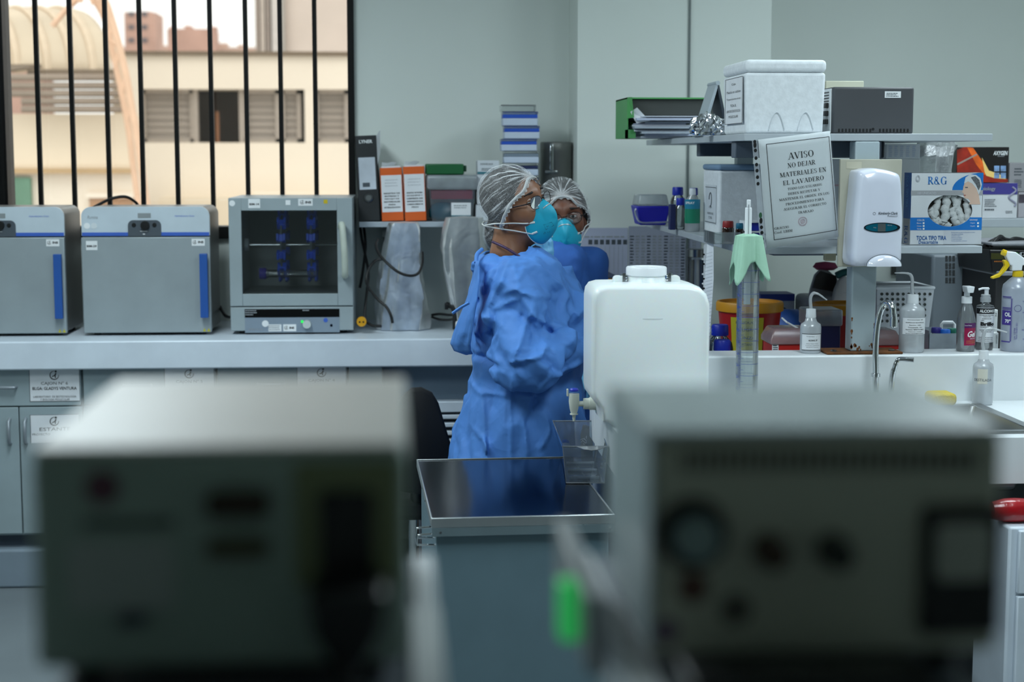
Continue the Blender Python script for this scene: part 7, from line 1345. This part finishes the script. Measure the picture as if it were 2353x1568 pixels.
    for _ in range(3): pts = [(pts[i-1]+pts[i]*2+pts[(i+1) % len(pts)])/4 for i in range(len(pts))]
    ob('net_band', MB().tube(pts, .0042, 6, True), clear('net_band', (228, 232, 234), .8, .5), root, smooth=60)
    fwd = Vector(Rm @ np.array((.84, 0, -.545))); m = MB(); n = len(pts)
    up_ = [p+fwd*(.009+.003*math.sin(i*2.2))+(p-Vector(c0)).normalized()*.003*math.sin(i*1.7) for i, p in enumerate(pts)]
    m.add(pts+up_, [(i, (i+1) % n, n+(i+1) % n, n+i) for i in range(n)]); ob('net_frill', m, clear('net_frill', (225, 230, 232), .45, .5, .3), root)
    # eyes, brows
    for s in (-1, 1):
        e = toW(np.array((.0765, s*.0325, .010))*scl); ey = ob('eye', MB().lathe(e, [(.0, -.0115), (.006, -.0098), (.0098, -.006), (.0115, 0), (.0098, .006), (.006, .0098), (0, .0115)], 16), mt('eye_white', (205, 200, 195), .2), root, smooth=90)
        fwd_ = Vector(Rm @ np.array((1, 0, -.05))); ob('iris', MB().lathe(e+fwd_*.0095, [(.0055, 0), (.004, .0018), (0, .0024)], 14, fwd_), mt('iris_dark', (28, 18, 12), .1), ey, smooth=90)
        for zz_, rr_ in ((.0165, .0035), (.0035, .0028)): ob('eyelid', MB().tube([toW(np.array((.0855-.012*abs(t_)**1.6, s*.0325+t_*.016, .010+(zz_-.010)*(1-.75*t_*t_)))*scl) for t_ in np.linspace(-1, 1, 9)], [.0015, rr_, rr_, rr_, .0015], 6), skin, root, smooth=90)
        ob('eyebrow', MB().tube([toW(np.array((.094-.02*abs(t_), s*(.032)+s*t_*.022, .036+.004*(1-t_*t_)-.003*max(t_, 0)))*scl) for t_ in np.linspace(-1, 1, 9)], [.0018, .0028, .0032, .0028, .002, .0012], 6), HAIR, root, smooth=90)
    # mask: moulded cup
    n = 40; rings = []
    def mo(th): return np.array((.074+.03*math.cos(th)**2*(1 if math.cos(th) > 0 else .3)-.012*abs(math.sin(th))**2, .056*math.sin(th)*(1-.18*math.cos(th)), -.06+.071*math.cos(th)))
    apex = np.array((.1, 0, -.06))
    for i in range(13):
        u = 1-i/12; ring = []
        for k in range(n):
            o_ = mo(2*math.pi*k/n); p = apex+(o_-apex)*u; p[0] += .047*(1-u**2.4)*1.0; p[2] += .004*(1-u); ring.append(toW(p*scl))
        rings.append(ring)
    mk = ob('mask', MB().rings(rings, True, False), TEAL, root, smooth=80, solid=.0012)
    ob('mask_edge', MB().tube([toW((mo(2*math.pi*k/48)+np.array((-.001, 0, 0)))*scl) for k in range(48)], .0016, 6, True), STRAP, mk, smooth=60)
    def mp_(u, th): o_ = mo(th); p = apex+(o_-apex)*u; p[0] += .047*(1-u**2.4)+.0014; p[2] += .004*(1-u); return toW(p*scl)
    ob('nose_clip', MB().tube([mp_(.74+.04*abs(a), a) for a in np.linspace(-.62, .62, 11)], .0019, 6), mt('clip_metal', (190, 196, 196), .3, .6), mk, smooth=60)
    bt = [(.58, -2.15), (.58, -1.72), (.3, -1.75), (.3, -2.4), (.58, -2.15)]; ob('mask_print', MB().tube([mp_(*q) for q in bt], .0005, 4), mt('mask_ink', (10, 58, 78), .6), mk)
    m = MB()
    for u, a in ((.5, -1.98), (.5, -1.9), (.46, -1.95), (.66, -2.25), (.66, -2.32), (.7, -2.3), (.6, -2.4), (.56, -2.5)): m.tube([mp_(u, a), mp_(u, a-.05)], .0008, 4)
    ob('mask_print', m, mt('mask_ink', (10, 58, 78), .6), mk)
    for z_, zb_, th in ((-.02, -.045, 1.45), (-.055, -.052, 2.0)):
        for s in (-1, 1):
            p0 = mp_(.93, s*th); pth = [p0]+[toW(np.array(q)*scl) for q in ((.03, s*.07, (z_-.056)/2+.012 if th < 1.6 else -.06), (-.03, s*.088, (z_+zb_)/2-.005), (-.08, s*.066, zb_), (-.108, s*.03, zb_), (-.115, 0, zb_))]
            pth = [p0]+[toW(np.array(q)*scl) for q in ((-.02, s*.09, -.035 if th < 1.6 else -.05), (-.09, s*.06, -.047), (-.128, 0, -.047))]; fine = []
            for i_ in range(3): fine += [pth[i_].lerp(pth[i_+1], j_/8) for j_ in range(8)]
            fine.append(pth[-1]); cc_ = toW((-.02, 0, -.04))
            for i_, w_ in enumerate(fine):
                if i_ < 1: continue
                dr = (w_-cc_).normalized()
                for _ in range(60):
                    l_ = [np.array(v_) for v_ in toL(*w_)]; l_ = [v_/scl for v_ in l_]
                    if min(float(cap_sdf(*l_, .009)) if float(side(np.array(l_))) < .012 else 9, float(head_sdf(*l_))) > .0035: break
                    w_ = w_+dr*.0015
                fine[i_] = w_
            for _ in range(2): fine = [fine[0]]+[(fine[i_-1]+fine[i_]*2+fine[i_+1])/4 for i_ in range(1, len(fine)-1)]+[fine[-1]]
            for i_ in range(1, len(fine)):
                w_ = fine[i_]; dr = (w_-cc_).normalized()
                for _ in range(40):
                    l_ = [float(v_)/scl for v_ in toL(*w_)]
                    if min(float(cap_sdf(*l_, .009)) if float(side(np.array(l_))) < .012 else 9, float(head_sdf(*l_))) > .0022: break
                    w_ = w_+dr*.001
                fine[i_] = w_
            ob('strap', MB().tube(fine, .0021, 6), STRAP, mk, smooth=60)
            ob('strap_staple', MB().tube([mp_(.93, s*th), mp_(.8, s*th)], .0034, 6), STRAP, mk, smooth=60)
    # glasses
    FR = mt('glasses_frame', (28, 18, 20), .3, .3); GLN = clear('glasses_lens', (200, 205, 210), .06, .02, refl=1.2)
    g = ob('glasses', MB().tube([toW(np.array((.108, t_*.009, .013+.003*(1-t_*t_)))*scl) for t_ in (-1, -.5, 0, .5, 1)], .0014, 6), FR, root, smooth=60)
    for s in (-1, 1):
        lp = [np.array((.108-.010*((math.cos(a)+1)/2)*1.0, s*(.0345+.027*math.copysign(abs(math.cos(a))**.75, math.cos(a))), .008+.0195*math.copysign(abs(math.sin(a))**.8, math.sin(a)))) for a in np.linspace(0, 2*math.pi, 29)[:-1]]
        w_ = [toW(p*scl) for p in lp]; ob('rim', MB().tube(w_, .0011, 6, True), FR, g, smooth=60); ob('lens', MB().add(w_, [tuple(range(len(w_)))]), GLN, g)
        ob('temple', MB().tube([toW(np.array(p)*scl) for p in ((.098, s*.058, .012), (.09, s*.068, .011), (.05, s*.078, .008), (.0, s*.084, .008))], .0021, 6), FR, g, smooth=60)
    # gown
    zt_, tl = gown_p['z'], gown_p
    zi = np.array(tl['z'])[::-1]; cx_ = np.array(tl['cx'])[::-1]; ax_ = np.array(tl['ax'])[::-1]; ay_ = np.array(tl['ay'])[::-1]; cy_ = np.array(tl['cy'])[::-1]
    gz0, gz1 = min(zi), max(zi)
    def gown(X, Y, Z):
        cx, ax, ay, cy = (np.interp(Z, zi, q) for q in (cx_, ax_, ay_, cy_))
        x, y = (X-cx)/ax, (Y-cy)/ay; d = ((np.abs(x)**2.4+np.abs(y)**2.4)**(1/2.4)-1)*np.minimum(ax, ay)
        d = smax(d, np.maximum(Z-gz1, gz0-Z), .012)
        for (s_, e_, w_), rad in zip(arms, gown_p['arm_r']):
            a = cap_(X, Y, Z, s_, e_, rad[0], rad[1]); a = smin(a, cap_(X, Y, Z, e_, w_, rad[1], rad[2]), .02)
            d = smin(d, a, .022)
        for q in gown_p.get('blobs', ()): d = smin(d, elp(X, Y, Z, q[0], q[1]), .03)
        band = np.abs(d) < .05; x_, y_, z_ = X[band], Y[band], Z[band]; w = np.zeros_like(x_)
        lo_ = np.clip((z_-gown_p['z'][7])/.05, -1, 1)*.5+.5; am_ = gown_p['amp']
        w += am_*(lo_*(facets(x_, y_, z_, seed, .1)*1.1+facets(x_, y_, z_, seed+1, .048)*.42)+(1-lo_)*(facets(x_, y_, z_, seed+2, .085, (1, 1, .42))*.75+facets(x_, y_, z_, seed+3, .045, (1, 1, .6))*.3))
        for (p0, p1, am, sg) in creases:
            dx, dz = p1.x-p0.x, p1.z-p0.z; L = dx*dx+dz*dz; t = np.clip(((x_-p0.x)*dx+(z_-p0.z)*dz)/L, 0, 1); q = np.hypot(x_-p0.x-t*dx, z_-p0.z-t*dz)
            w += am*.75*np.maximum(0, 1-q/sg)*(np.sin(np.pi*np.clip(t, .04, .96))**.4)*(y_ < yc)
        d2 = d.copy(); d2[band] -= w
        nk = cap_(X, Y, Z, tuple(nk1+(nk0-nk1)*0+Vector(gown_p['neck_off'])), tuple(nk0), gown_p['neck_r'], gown_p['neck_r']*.9); return smax(d2, -nk, .006)
    xs = np.arange(gown_p['lo'][0], gown_p['hi'][0], gh); ys = np.arange(gown_p['lo'][1], gown_p['hi'][1], gh); zs = np.arange(gz0-.03, gz1+.03, gh)
    Pg, Fg = snets(gown, xs, ys, zs); gw_ = ob('gown', (Pg, Fg.tolist()), gmat, root, smooth=180)
    # gloved hands: palm, four fingers, thumb
    for (w0, dirv, nrmv) in hands:
        f = Vector(dirv).normalized(); nn = Vector(nrmv).normalized(); sd = f.cross(nn).normalized(); nn = sd.cross(f); w0 = Vector(w0)
        q = lambda a, b, c: tuple(w0+f*a+sd*b+nn*c)
        fl = []
        for k, (b, l) in enumerate(((-.03, .062), (-.011, .074), (.009, .07), (.027, .055))): fl.append((q(.085, b, 0), q(.085+l*.5, b*1.1, -.008), q(.085+l*.8, b*1.1, -.032)))
        th = (q(.03, -.04, 0), q(.06, -.058, -.014), q(.085, -.055, -.032))
        def hf(X, Y, Z):
            d = cap_(X, Y, Z, q(0, 0, 0), q(.03, 0, 0), .026, .028)
            for b in (-.028, -.01, .008, .025): d = smin(d, cap_(X, Y, Z, q(.025, b*.8, 0), q(.085, b, 0), .014, .0105), .012)
            for a_, b_, c_ in fl+[th]: d = smin(d, smin(cap_(X, Y, Z, a_, b_, .0098, .009), cap_(X, Y, Z, b_, c_, .009, .0075), .004), .005)
            return d
        h = .0036; lo = w0-Vector((.19, .19, .19)); g_ = [np.arange(lo[i], lo[i]+.38, h) for i in range(3)]; Pq, Fq = snets(hf, *g_); ob('glove', (Pq, Fq.tolist()), GLOVE, root, smooth=180)
    # shoes
    for s in (-1, 1):
        hp = body['hips']; fx, fy = hp[0]-.01, hp[1]+s*.1; d = Vector(foot); pd = Vector((-d.y, d.x, 0)); rs = []
        for t_, w_, h_ in ((-.07, .02, .05), (-.06, .036, .075), (0, .04, .085), (.06, .043, .06), (.13, .046, .045), (.18, .036, .035), (.2, .015, .02)):
            o_ = Vector((fx, fy, 0))+d*t_; rs.append([o_+pd*w_*math.cos(a)+Vector((0, 0, max(.002, h_*.5+h_*.52*math.sin(a)))) for a in [2*math.pi*k/12 for k in range(12)]])
        ob('shoe', MB().rings(rs), mt('white_clog', (200, 204, 206), .4), root, smooth=60)
    return root, toW, gw_
def gprof(rows, Y, extra=()):
    z, cx, ax, ay, cy = [], [], [], [], []
    for py, l, r, dy in rows:
        a, b = P(l, py, Y), P(r, py, Y); z.append((a.z+b.z)/2); cx.append((a.x+b.x)/2); ax.append((b.x-a.x)/2); ay.append(dy); cy.append(Y)
    return dict(z=z, cx=cx, ax=ax, ay=ay, cy=cy)
Y1_ = 4.78
rows = [(573, 1128, 1240, .10), (584, 1104, 1256, .145), (600, 1088, 1276, .18), (640, 1082, 1306, .20), (700, 1078, 1330, .205), (760, 1080, 1336, .205), (815, 1088, 1336, .2), (842, 1092, 1336, .195), (862, 1088, 1340, .2), (900, 1076, 1344, .215), (950, 1060, 1347, .23), (1000, 1045, 1349, .24), (1050, 1030, 1352, .25), (1200, 1010, 1358, .26), (1330, 1000, 1364, .265)]
gp = gprof(rows, Y1_); gp.update(blobs=[(tuple(P(1232, 846, 4.5)), (.06, .05, .055)), (tuple(P(1296, 786, 4.54)), (.03, .03, .036)), (tuple(P(1312, 690, 4.8)), (.036, .1, .07))], arm_r=[(.084, .088, .05), (.08, .075, .05)], amp=.021, neck_off=(.004, -.012, .0), neck_r=.074, lo=(.08, 4.38, 0), hi=(.68, 5.12, 0))
A1 = lambda px, py, y: tuple(P(px, py, y))
arms1 = [(A1(1188, 658, 4.62), A1(1202, 826, 4.52), A1(1330, 806, 4.60)), (A1(1262, 660, 4.93), A1(1300, 800, 4.98), A1(1368, 800, 4.86))]
def cr(a, b, am, sg=10): return (P(*a, 4.55), P(*b, 4.55), am, sg*pxs(4.55))
CR = [cr((1102, 720), (1160, 590), -.012, 10), (cr((1112, 730), (1172, 596), .012, 10)), cr((1158, 672), (1200, 652), .014), cr((1176, 664), (1278, 688), .014), cr((1186, 664), (1222, 720), .012), cr((1222, 700), (1232, 770), .012, 10), cr((1136, 710), (1186, 684), .014), cr((1140, 706), (1134, 770), -.016, 14), cr((1168, 826), (1222, 700), .014), cr((1168, 822), (1238, 806), .016), cr((1220, 720), (1276, 752), .012), cr((1238, 806), (1252, 778), .018, 14), cr((1246, 782), (1284, 806), .016, 12), cr((1262, 770), (1300, 780), -.006, 12), cr((1170, 822), (1196, 862), .012), cr((1262, 846), (1240, 884), .014), cr((1268, 860), (1330, 838), .012), cr((1096, 640), (1112, 720), -.012, 10), cr((1180, 600), (1190, 650), .008), cr((1184, 650), (1206, 620), .010, 10), cr((1246, 640), (1274, 690), .012),
      cr((1086, 834), (1148, 838), -.02, 12), cr((1076, 890), (1108, 918), .010), cr((1108, 912), (1172, 912), .011, 9), cr((1112, 918), (1116, 1050), .008, 8), cr((1174, 850), (1174, 1050), .007, 8), cr((1180, 910), (1250, 914), .008, 8), cr((1200, 946), (1212, 1040), .010, 9), cr((1130, 855), (1140, 880), .012, 9), cr((1086, 990), (1118, 1020), .009), cr((1110, 1010), (1120, 1040), .010), cr((1240, 1030), (1262, 990), .010), cr((1060, 1000), (1064, 1050), .008)]
hc1 = P(1182, 471, Y1_)
p1, tw, gown1 = build_person('person', 'person in blue gown, teal mask and hair net looking right, standing at the steel cart', tuple(hc1), math.radians(-37), math.radians(-11), 0,
    dict(neck=tuple(P(1168, 585, Y1_)), sh=(A1(1180, 660, 4.66), A1(1205, 660, 4.9)), hips=tuple(P(1205, 960, Y1_)), lo=(.02, 4.36), hi=(.78, 5.15)), gp, arms1, SKIN, GOWN, (.97, -.2, 0), 4, None,
    ((-.088, 0, -.092), (.034, .044, .052)), scl=.94, tilt=math.radians(20), creases=CR, hands=[((arms1[0][2][0]+.01, arms1[0][2][1], arms1[0][2][2]), (1, .1, .02), (0, -.2, 1)), ((arms1[1][2][0]+.01, arms1[1][2][1], arms1[1][2][2]), (1, -.3, .02), (0, .2, 1))])
# open back edge of the gown, tie ribbon, lanyard
m = MB(); L_ = [(1094, 600, 4.66), (1086, 650, 4.66), (1072, 690, 4.66), (1056, 730, 4.66), (1043, 765, 4.68), (1036, 790, 4.7), (1044, 806, 4.7), (1068, 814, 4.7)]; R_ = [(1102, 598, 4.60), (1100, 650, 4.58), (1096, 690, 4.57), (1090, 730, 4.57), (1084, 765, 4.58), (1080, 790, 4.6), (1082, 806, 4.62), (1086, 812, 4.64)]
rs = []
for a, b in zip(L_, R_):
    p, q = P(*a), P(*b); rs.append([p.lerp(q, t)+Vector((0, -.014*math.sin(math.pi*t)+.006*math.sin(9*t+a[1]*.05), 0)) for t in np.linspace(0, 1, 9)])
rs2 = []
for i in range(len(rs)-1):
    for j in range(4): rs2.append([rs[i][k].lerp(rs[i+1][k], j/4) for k in range(9)])
rs2.append(rs[-1]); ob('gown_flap', m.rings(rs2, closed=False), GOWN, p1, smooth=70, solid=.004)
ob('gown_tie', MB().tube([P(1078, 696, 4.55), P(1060, 706, 4.56), P(1040, 720, 4.57)], .0045, 6), GOWN, p1, smooth=60)
ob('neck_binding', MB().tube([P(1094, 604, 4.66), P(1096, 585, 4.68), P(1108, 573, 4.70)], .006, 8, smooth=4), GOWN, p1, smooth=60)
ob('lanyard', MB().tube([P(1132, 556, 4.74), P(1148, 563, 4.712), P(1166, 572, 4.695), P(1188, 586, 4.685), P(1206, 597, 4.69), P(1228, 599, 4.72)], .0042, 8, smooth=5), mt('lanyard_purple', (60, 36, 70), .5, nz=(200, .6)), p1, smooth=60)
# second person behind
Y2_ = 5.35; hc2 = P(1292, 494, Y2_)
rows = [(552, 1262, 1318, .09), (566, 1244, 1334, .12), (590, 1226, 1345, .15), (630, 1212, 1356, .16), (700, 1206, 1368, .165), (800, 1210, 1366, .165), (900, 1200, 1372, .18), (1050, 1185, 1385, .2), (1200, 1178, 1392, .21)]
g2 = gprof(rows, Y2_); g2.update(arm_r=[(.075, .07, .045), (.075, .07, .045)], amp=.012, neck_off=(0, -.02, .01), neck_r=.05, lo=(.28, 5.02, 0), hi=(.86, 5.62, 0))
arms2 = [(A1(1232, 610, 5.33), A1(1225, 760, 5.22), A1(1252, 640, 5.08)), (A1(1345, 615, 5.36), A1(1358, 770, 5.34), A1(1340, 850, 5.2))]
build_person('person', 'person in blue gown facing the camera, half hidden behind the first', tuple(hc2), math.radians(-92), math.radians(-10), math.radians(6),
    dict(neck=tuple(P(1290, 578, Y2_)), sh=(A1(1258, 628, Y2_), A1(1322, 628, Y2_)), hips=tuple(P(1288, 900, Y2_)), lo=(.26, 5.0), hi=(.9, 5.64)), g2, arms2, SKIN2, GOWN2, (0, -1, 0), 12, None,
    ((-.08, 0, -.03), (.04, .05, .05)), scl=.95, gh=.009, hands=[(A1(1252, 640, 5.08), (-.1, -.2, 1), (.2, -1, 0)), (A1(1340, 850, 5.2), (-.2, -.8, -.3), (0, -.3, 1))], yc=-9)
# ------------------------------------------------------------------ foreground shelf with two instruments
ZF = 1.340; SHE = mt('front_shelf_steel', (92, 102, 112), .5, .2)
FRD = mt('shelf_underside', (70, 72, 74), .6)
xl_ = P(992, 1230, Z=ZF).x; xr_ = P(1290, 1225, Z=ZF).x; yn = 1.03
t = thing('shelf_board', 'near shelf board with bright edge under the left blurred instrument', 'shelf', (xl_-.4, .85, ZF-.02), group='near shelf boards')
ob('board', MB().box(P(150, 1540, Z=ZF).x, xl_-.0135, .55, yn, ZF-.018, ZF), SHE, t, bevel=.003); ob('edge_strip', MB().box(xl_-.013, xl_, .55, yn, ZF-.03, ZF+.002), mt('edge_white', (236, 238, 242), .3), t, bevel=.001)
t = thing('shelf_board', 'near shelf board with bright edge under the right blurred instrument', 'shelf', (xr_+.4, .85, ZF-.02), group='near shelf boards')
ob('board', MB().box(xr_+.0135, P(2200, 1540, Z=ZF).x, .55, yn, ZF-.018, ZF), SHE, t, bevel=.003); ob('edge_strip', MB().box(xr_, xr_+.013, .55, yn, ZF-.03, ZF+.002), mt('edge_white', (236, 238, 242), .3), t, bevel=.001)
for q, lab in ((xl_-.007, 'added white patch standing for a light reflection on the left near shelf'), (xr_+.009, 'added white patch standing for a light reflection on the right near shelf')):  # added white patches imitate light reflected along the shelf edges
    tag(ob('shelf_glint', MB().box(q-.008, q+.008, .66, .90, ZF+.0025, ZF+.0035), mt('glint_white', (245, 246, 248), .5)), lab, 'painted reflection', 'painted reflections on the near shelves')
for x, lab in ((xl_-.1, 'steel upright carrying the left near shelf'), (xr_+.1, 'steel upright carrying the right near shelf')):
    o = ob('shelf_upright', MB().box(x-.02, x+.02, .8, .84, 0, ZF-.0185), POST, bevel=.003); tag(o, lab, 'post', 'uprights of the near shelf')
CRM = mt('instrument_cream', (150, 168, 156), .45, nz=(6, .06)); TOPW = mt('instrument_top', (230, 224, 216), .4)
# left: rear of an instrument with mains inlet and plug
YL = .77; x0, x1, z0, z1 = R(72, 1040, 938, 1535, YL); zb = ZF+.012; yb_ = YL+.24
t = thing('power_unit', 'blurred cream instrument at lower left, rear side with mains plug', 'appliance', ((x0+x1)/2, YL+.12, ZF))
ob('case', MB().box(x0, x1, YL, yb_, zb, z1), CRM, t, bevel=.006, seg=3); ob('top_cover', MB().box(x0+.001, x1-.001, YL+.002, yb_, z1+.0002, z1+.003), TOPW, t, bevel=.0015)
for a in (x0+.02, x1-.02):
    for b in (YL+.025, yb_-.025): ob('foot', MB().lathe((a, b, ZF+.0002), [(.009, 0), (.008, .0125)], 12), BLACK, t)
s = R(735, 1125, 860, 1330, YL); inl = ob('mains_inlet', MB().prism(rrect(s[0], s[1], s[2], s[3], .003), YL-.005, YL), BLACK, t, bevel=.001)
q = R(708, 1350, 890, 1460, YL-.03); pg = ob('plug', MB().prism([(q[0]+.012, q[2]-.012), (q[1]-.012, q[2]-.012), (q[1]-.003, q[2]+.004), (q[1], q[3]), (q[0], q[3]), (q[0]+.003, q[2]+.004)], YL-.045, YL-.001), BLACK, t, bevel=.003)
px_ = (q[0]+q[1])/2; ob('mains_cord', MB().tube([(px_, YL-.025, q[2]-.005), (px_, YL-.028, q[2]-.02), (px_-.002, YL-.03, ZF-.05), (px_-.01, YL-.02, ZF-.3)], .005, 8, smooth=5), BLACK, t, smooth=60)
ob('inlet_surround', MB().prism(rrect(s[0]-.012, s[1]+.012, s[2]-.004, s[3]+.014, .003), YL-.0015, YL), mt('surround_olive', (120, 128, 92), .6), t)
c = P(235, 1120, YL); ob('round_badge', MB().prism(ell(c.x, c.z, .0085, .0085, 20), YL-.001, YL), mt('badge_plum', (96, 60, 72), .6), t)
for a, h_, cm in ((1155, 60, (46, 34, 18)), (1255, 36, (74, 70, 44))):
    s = R(475, a-h_/2, 620, a+h_/2, YL); ob('connector', MB().prism(rrect(s[0], s[1], s[2], s[3], .004), YL-.008, YL), mt('connector%d' % a, cm, .6), t, bevel=.001)
s = R(160, 1245, 400, 1400, YL); ob('rating_plate', MB().box(s[0], s[1], YL-.0006, YL, s[2], s[3]), mt('rating_plate', (168, 176, 170), .5), t); s = R(190, 1190, 400, 1215, YL); ob('vent', MB().box(s[0], s[1], YL-.0004, YL, s[2], s[3]), mt('vent_line', (84, 94, 88), .7), t)
s = R(270, 1405, 340, 1435, YL); ob('jack', MB().prism(rrect(s[0], s[1], s[2], s[3], .002), YL-.004, YL), DKG, t)
# right: instrument with vent row, fuse holder, knobs and socket
YR_ = .77; x0, x1, z0, z1 = R(1502, 985, 2300, 1500, YR_); yb_ = YR_+.155; GRN = mt('instrument_putty', (186, 188, 170), .45, nz=(6, .05)); TPG = mt('instrument_pale', (200, 212, 214), .22)
t = thing('power_unit', 'blurred putty-coloured instrument at lower right with vent row and knobs', 'appliance', ((x0+x1)/2, YR_+.1, ZF))
ob('case', MB().box(x0, x1, YR_, yb_, zb, z1-.004), GRN, t, bevel=.005, seg=3); ob('hood', MB().box(x0-.003, x0-.0002, YR_-.001, yb_, zb+.004, z1).box(x0-.003, x1+.001, YR_-.001, yb_, z1-.0035, z1), TPG, t, bevel=.003, seg=3)
for a in (x0+.02, x1-.02):
    for b in (YR_+.025, yb_-.025): ob('foot', MB().lathe((a, b, ZF+.0002), [(.009, 0), (.008, .0125)], 12), BLACK, t)
for j in range(30): s = R(1565+23*j, 1035, 1578+23*j, 1080, YR_); ob('vent_slot', MB().box(s[0], s[1], YR_-.0006, YR_, s[2], s[3]), mt('slot_dark', (40, 42, 38), .7), t)
c = P(1590, 1225, YR_); ob('fuse_ring', MB().lathe((c.x, YR_, c.z), [(.018, 0), (.017, .006), (.012, .007), (.012, .002), (0, .002)], 28, (0, -1, 0)), BLACK, t, smooth=40); ob('fuse_cap', MB().lathe((c.x+.001, YR_-.002, c.z-.001), [(.0115, 0), (.0105, .012), (0, .013)], 24, (0, -1, 0)), mt('fuse_teal', (130, 150, 148), .3), t, smooth=40)
for px, cm in ((1765, (60, 40, 28)), (1912, (34, 40, 36))): c = P(px, 1262, YR_); ob('terminal', MB().lathe((c.x, YR_, c.z), [(.0085, 0), (.008, .012), (.006, .02), (0, .021)], 18, (0, -1, 0)), mt('terminal%d' % px, cm, .5), t, smooth=40)
for px, py, rad, cm in ((1592, 1350, .008, (96, 66, 56)), (1690, 1400, .008, (88, 86, 78)), (1530, 1450, .006, (110, 90, 116))): c = P(px, py, YR_); ob('badge', MB().prism(ell(c.x, c.z, rad, rad, 16), YR_-.001, YR_), mt('badge%d' % px, cm, .6), t)
s = R(2112, 1160, 2290, 1450, YR_); ob('inlet_module', MB().prism(rrect(s[0], s[1], s[2], s[3], .003), YR_-.006, YR_), BLACK, t, bevel=.001); s = R(2140, 1195, 2265, 1325, YR_); ob('switch_label', MB().prism(rrect(s[0], s[1], s[2], s[3], .004), YR_-.0085, YR_-.006), mt('switch_pale', (176, 178, 166), .5), t, bevel=.001)
for px in (1700, 1960):
    s = R(px-150, 1490, px+140, 1600, YR_-.03); o = ob('mains_adapter', MB().prism(rrect(s[0], s[1], max(s[2], ZF+.0005), s[3]-.003, .003), YR_-.07, YR_-.025), BLACK, bevel=.003); tag(o, 'black adapter block lying before the right blurred instrument, %s one' % ('left' if px == 1700 else 'right'), 'adapter', 'adapter blocks on the near shelf')
# lit green switch on a strip clipped to the shelf edge
c = P(1296, 1388, .86); t = thing('switch_strip', 'white socket strip with a glowing green switch on the near shelf edge', 'socket strip', (c.x, .86, c.z-.03))
ob('strip', MB().box(c.x+.006, xr_-.005, .80, .98, c.z-.022, c.z+.02), mt('strip_grey', (150, 155, 158), .4), t, bevel=.002); ob('green_switch', MB().box(c.x-.004, c.x+.0058, .84, .86, c.z-.016, c.z+.016), mt('green_glow', (45, 180, 90), .4, em=.5), t, bevel=.002)
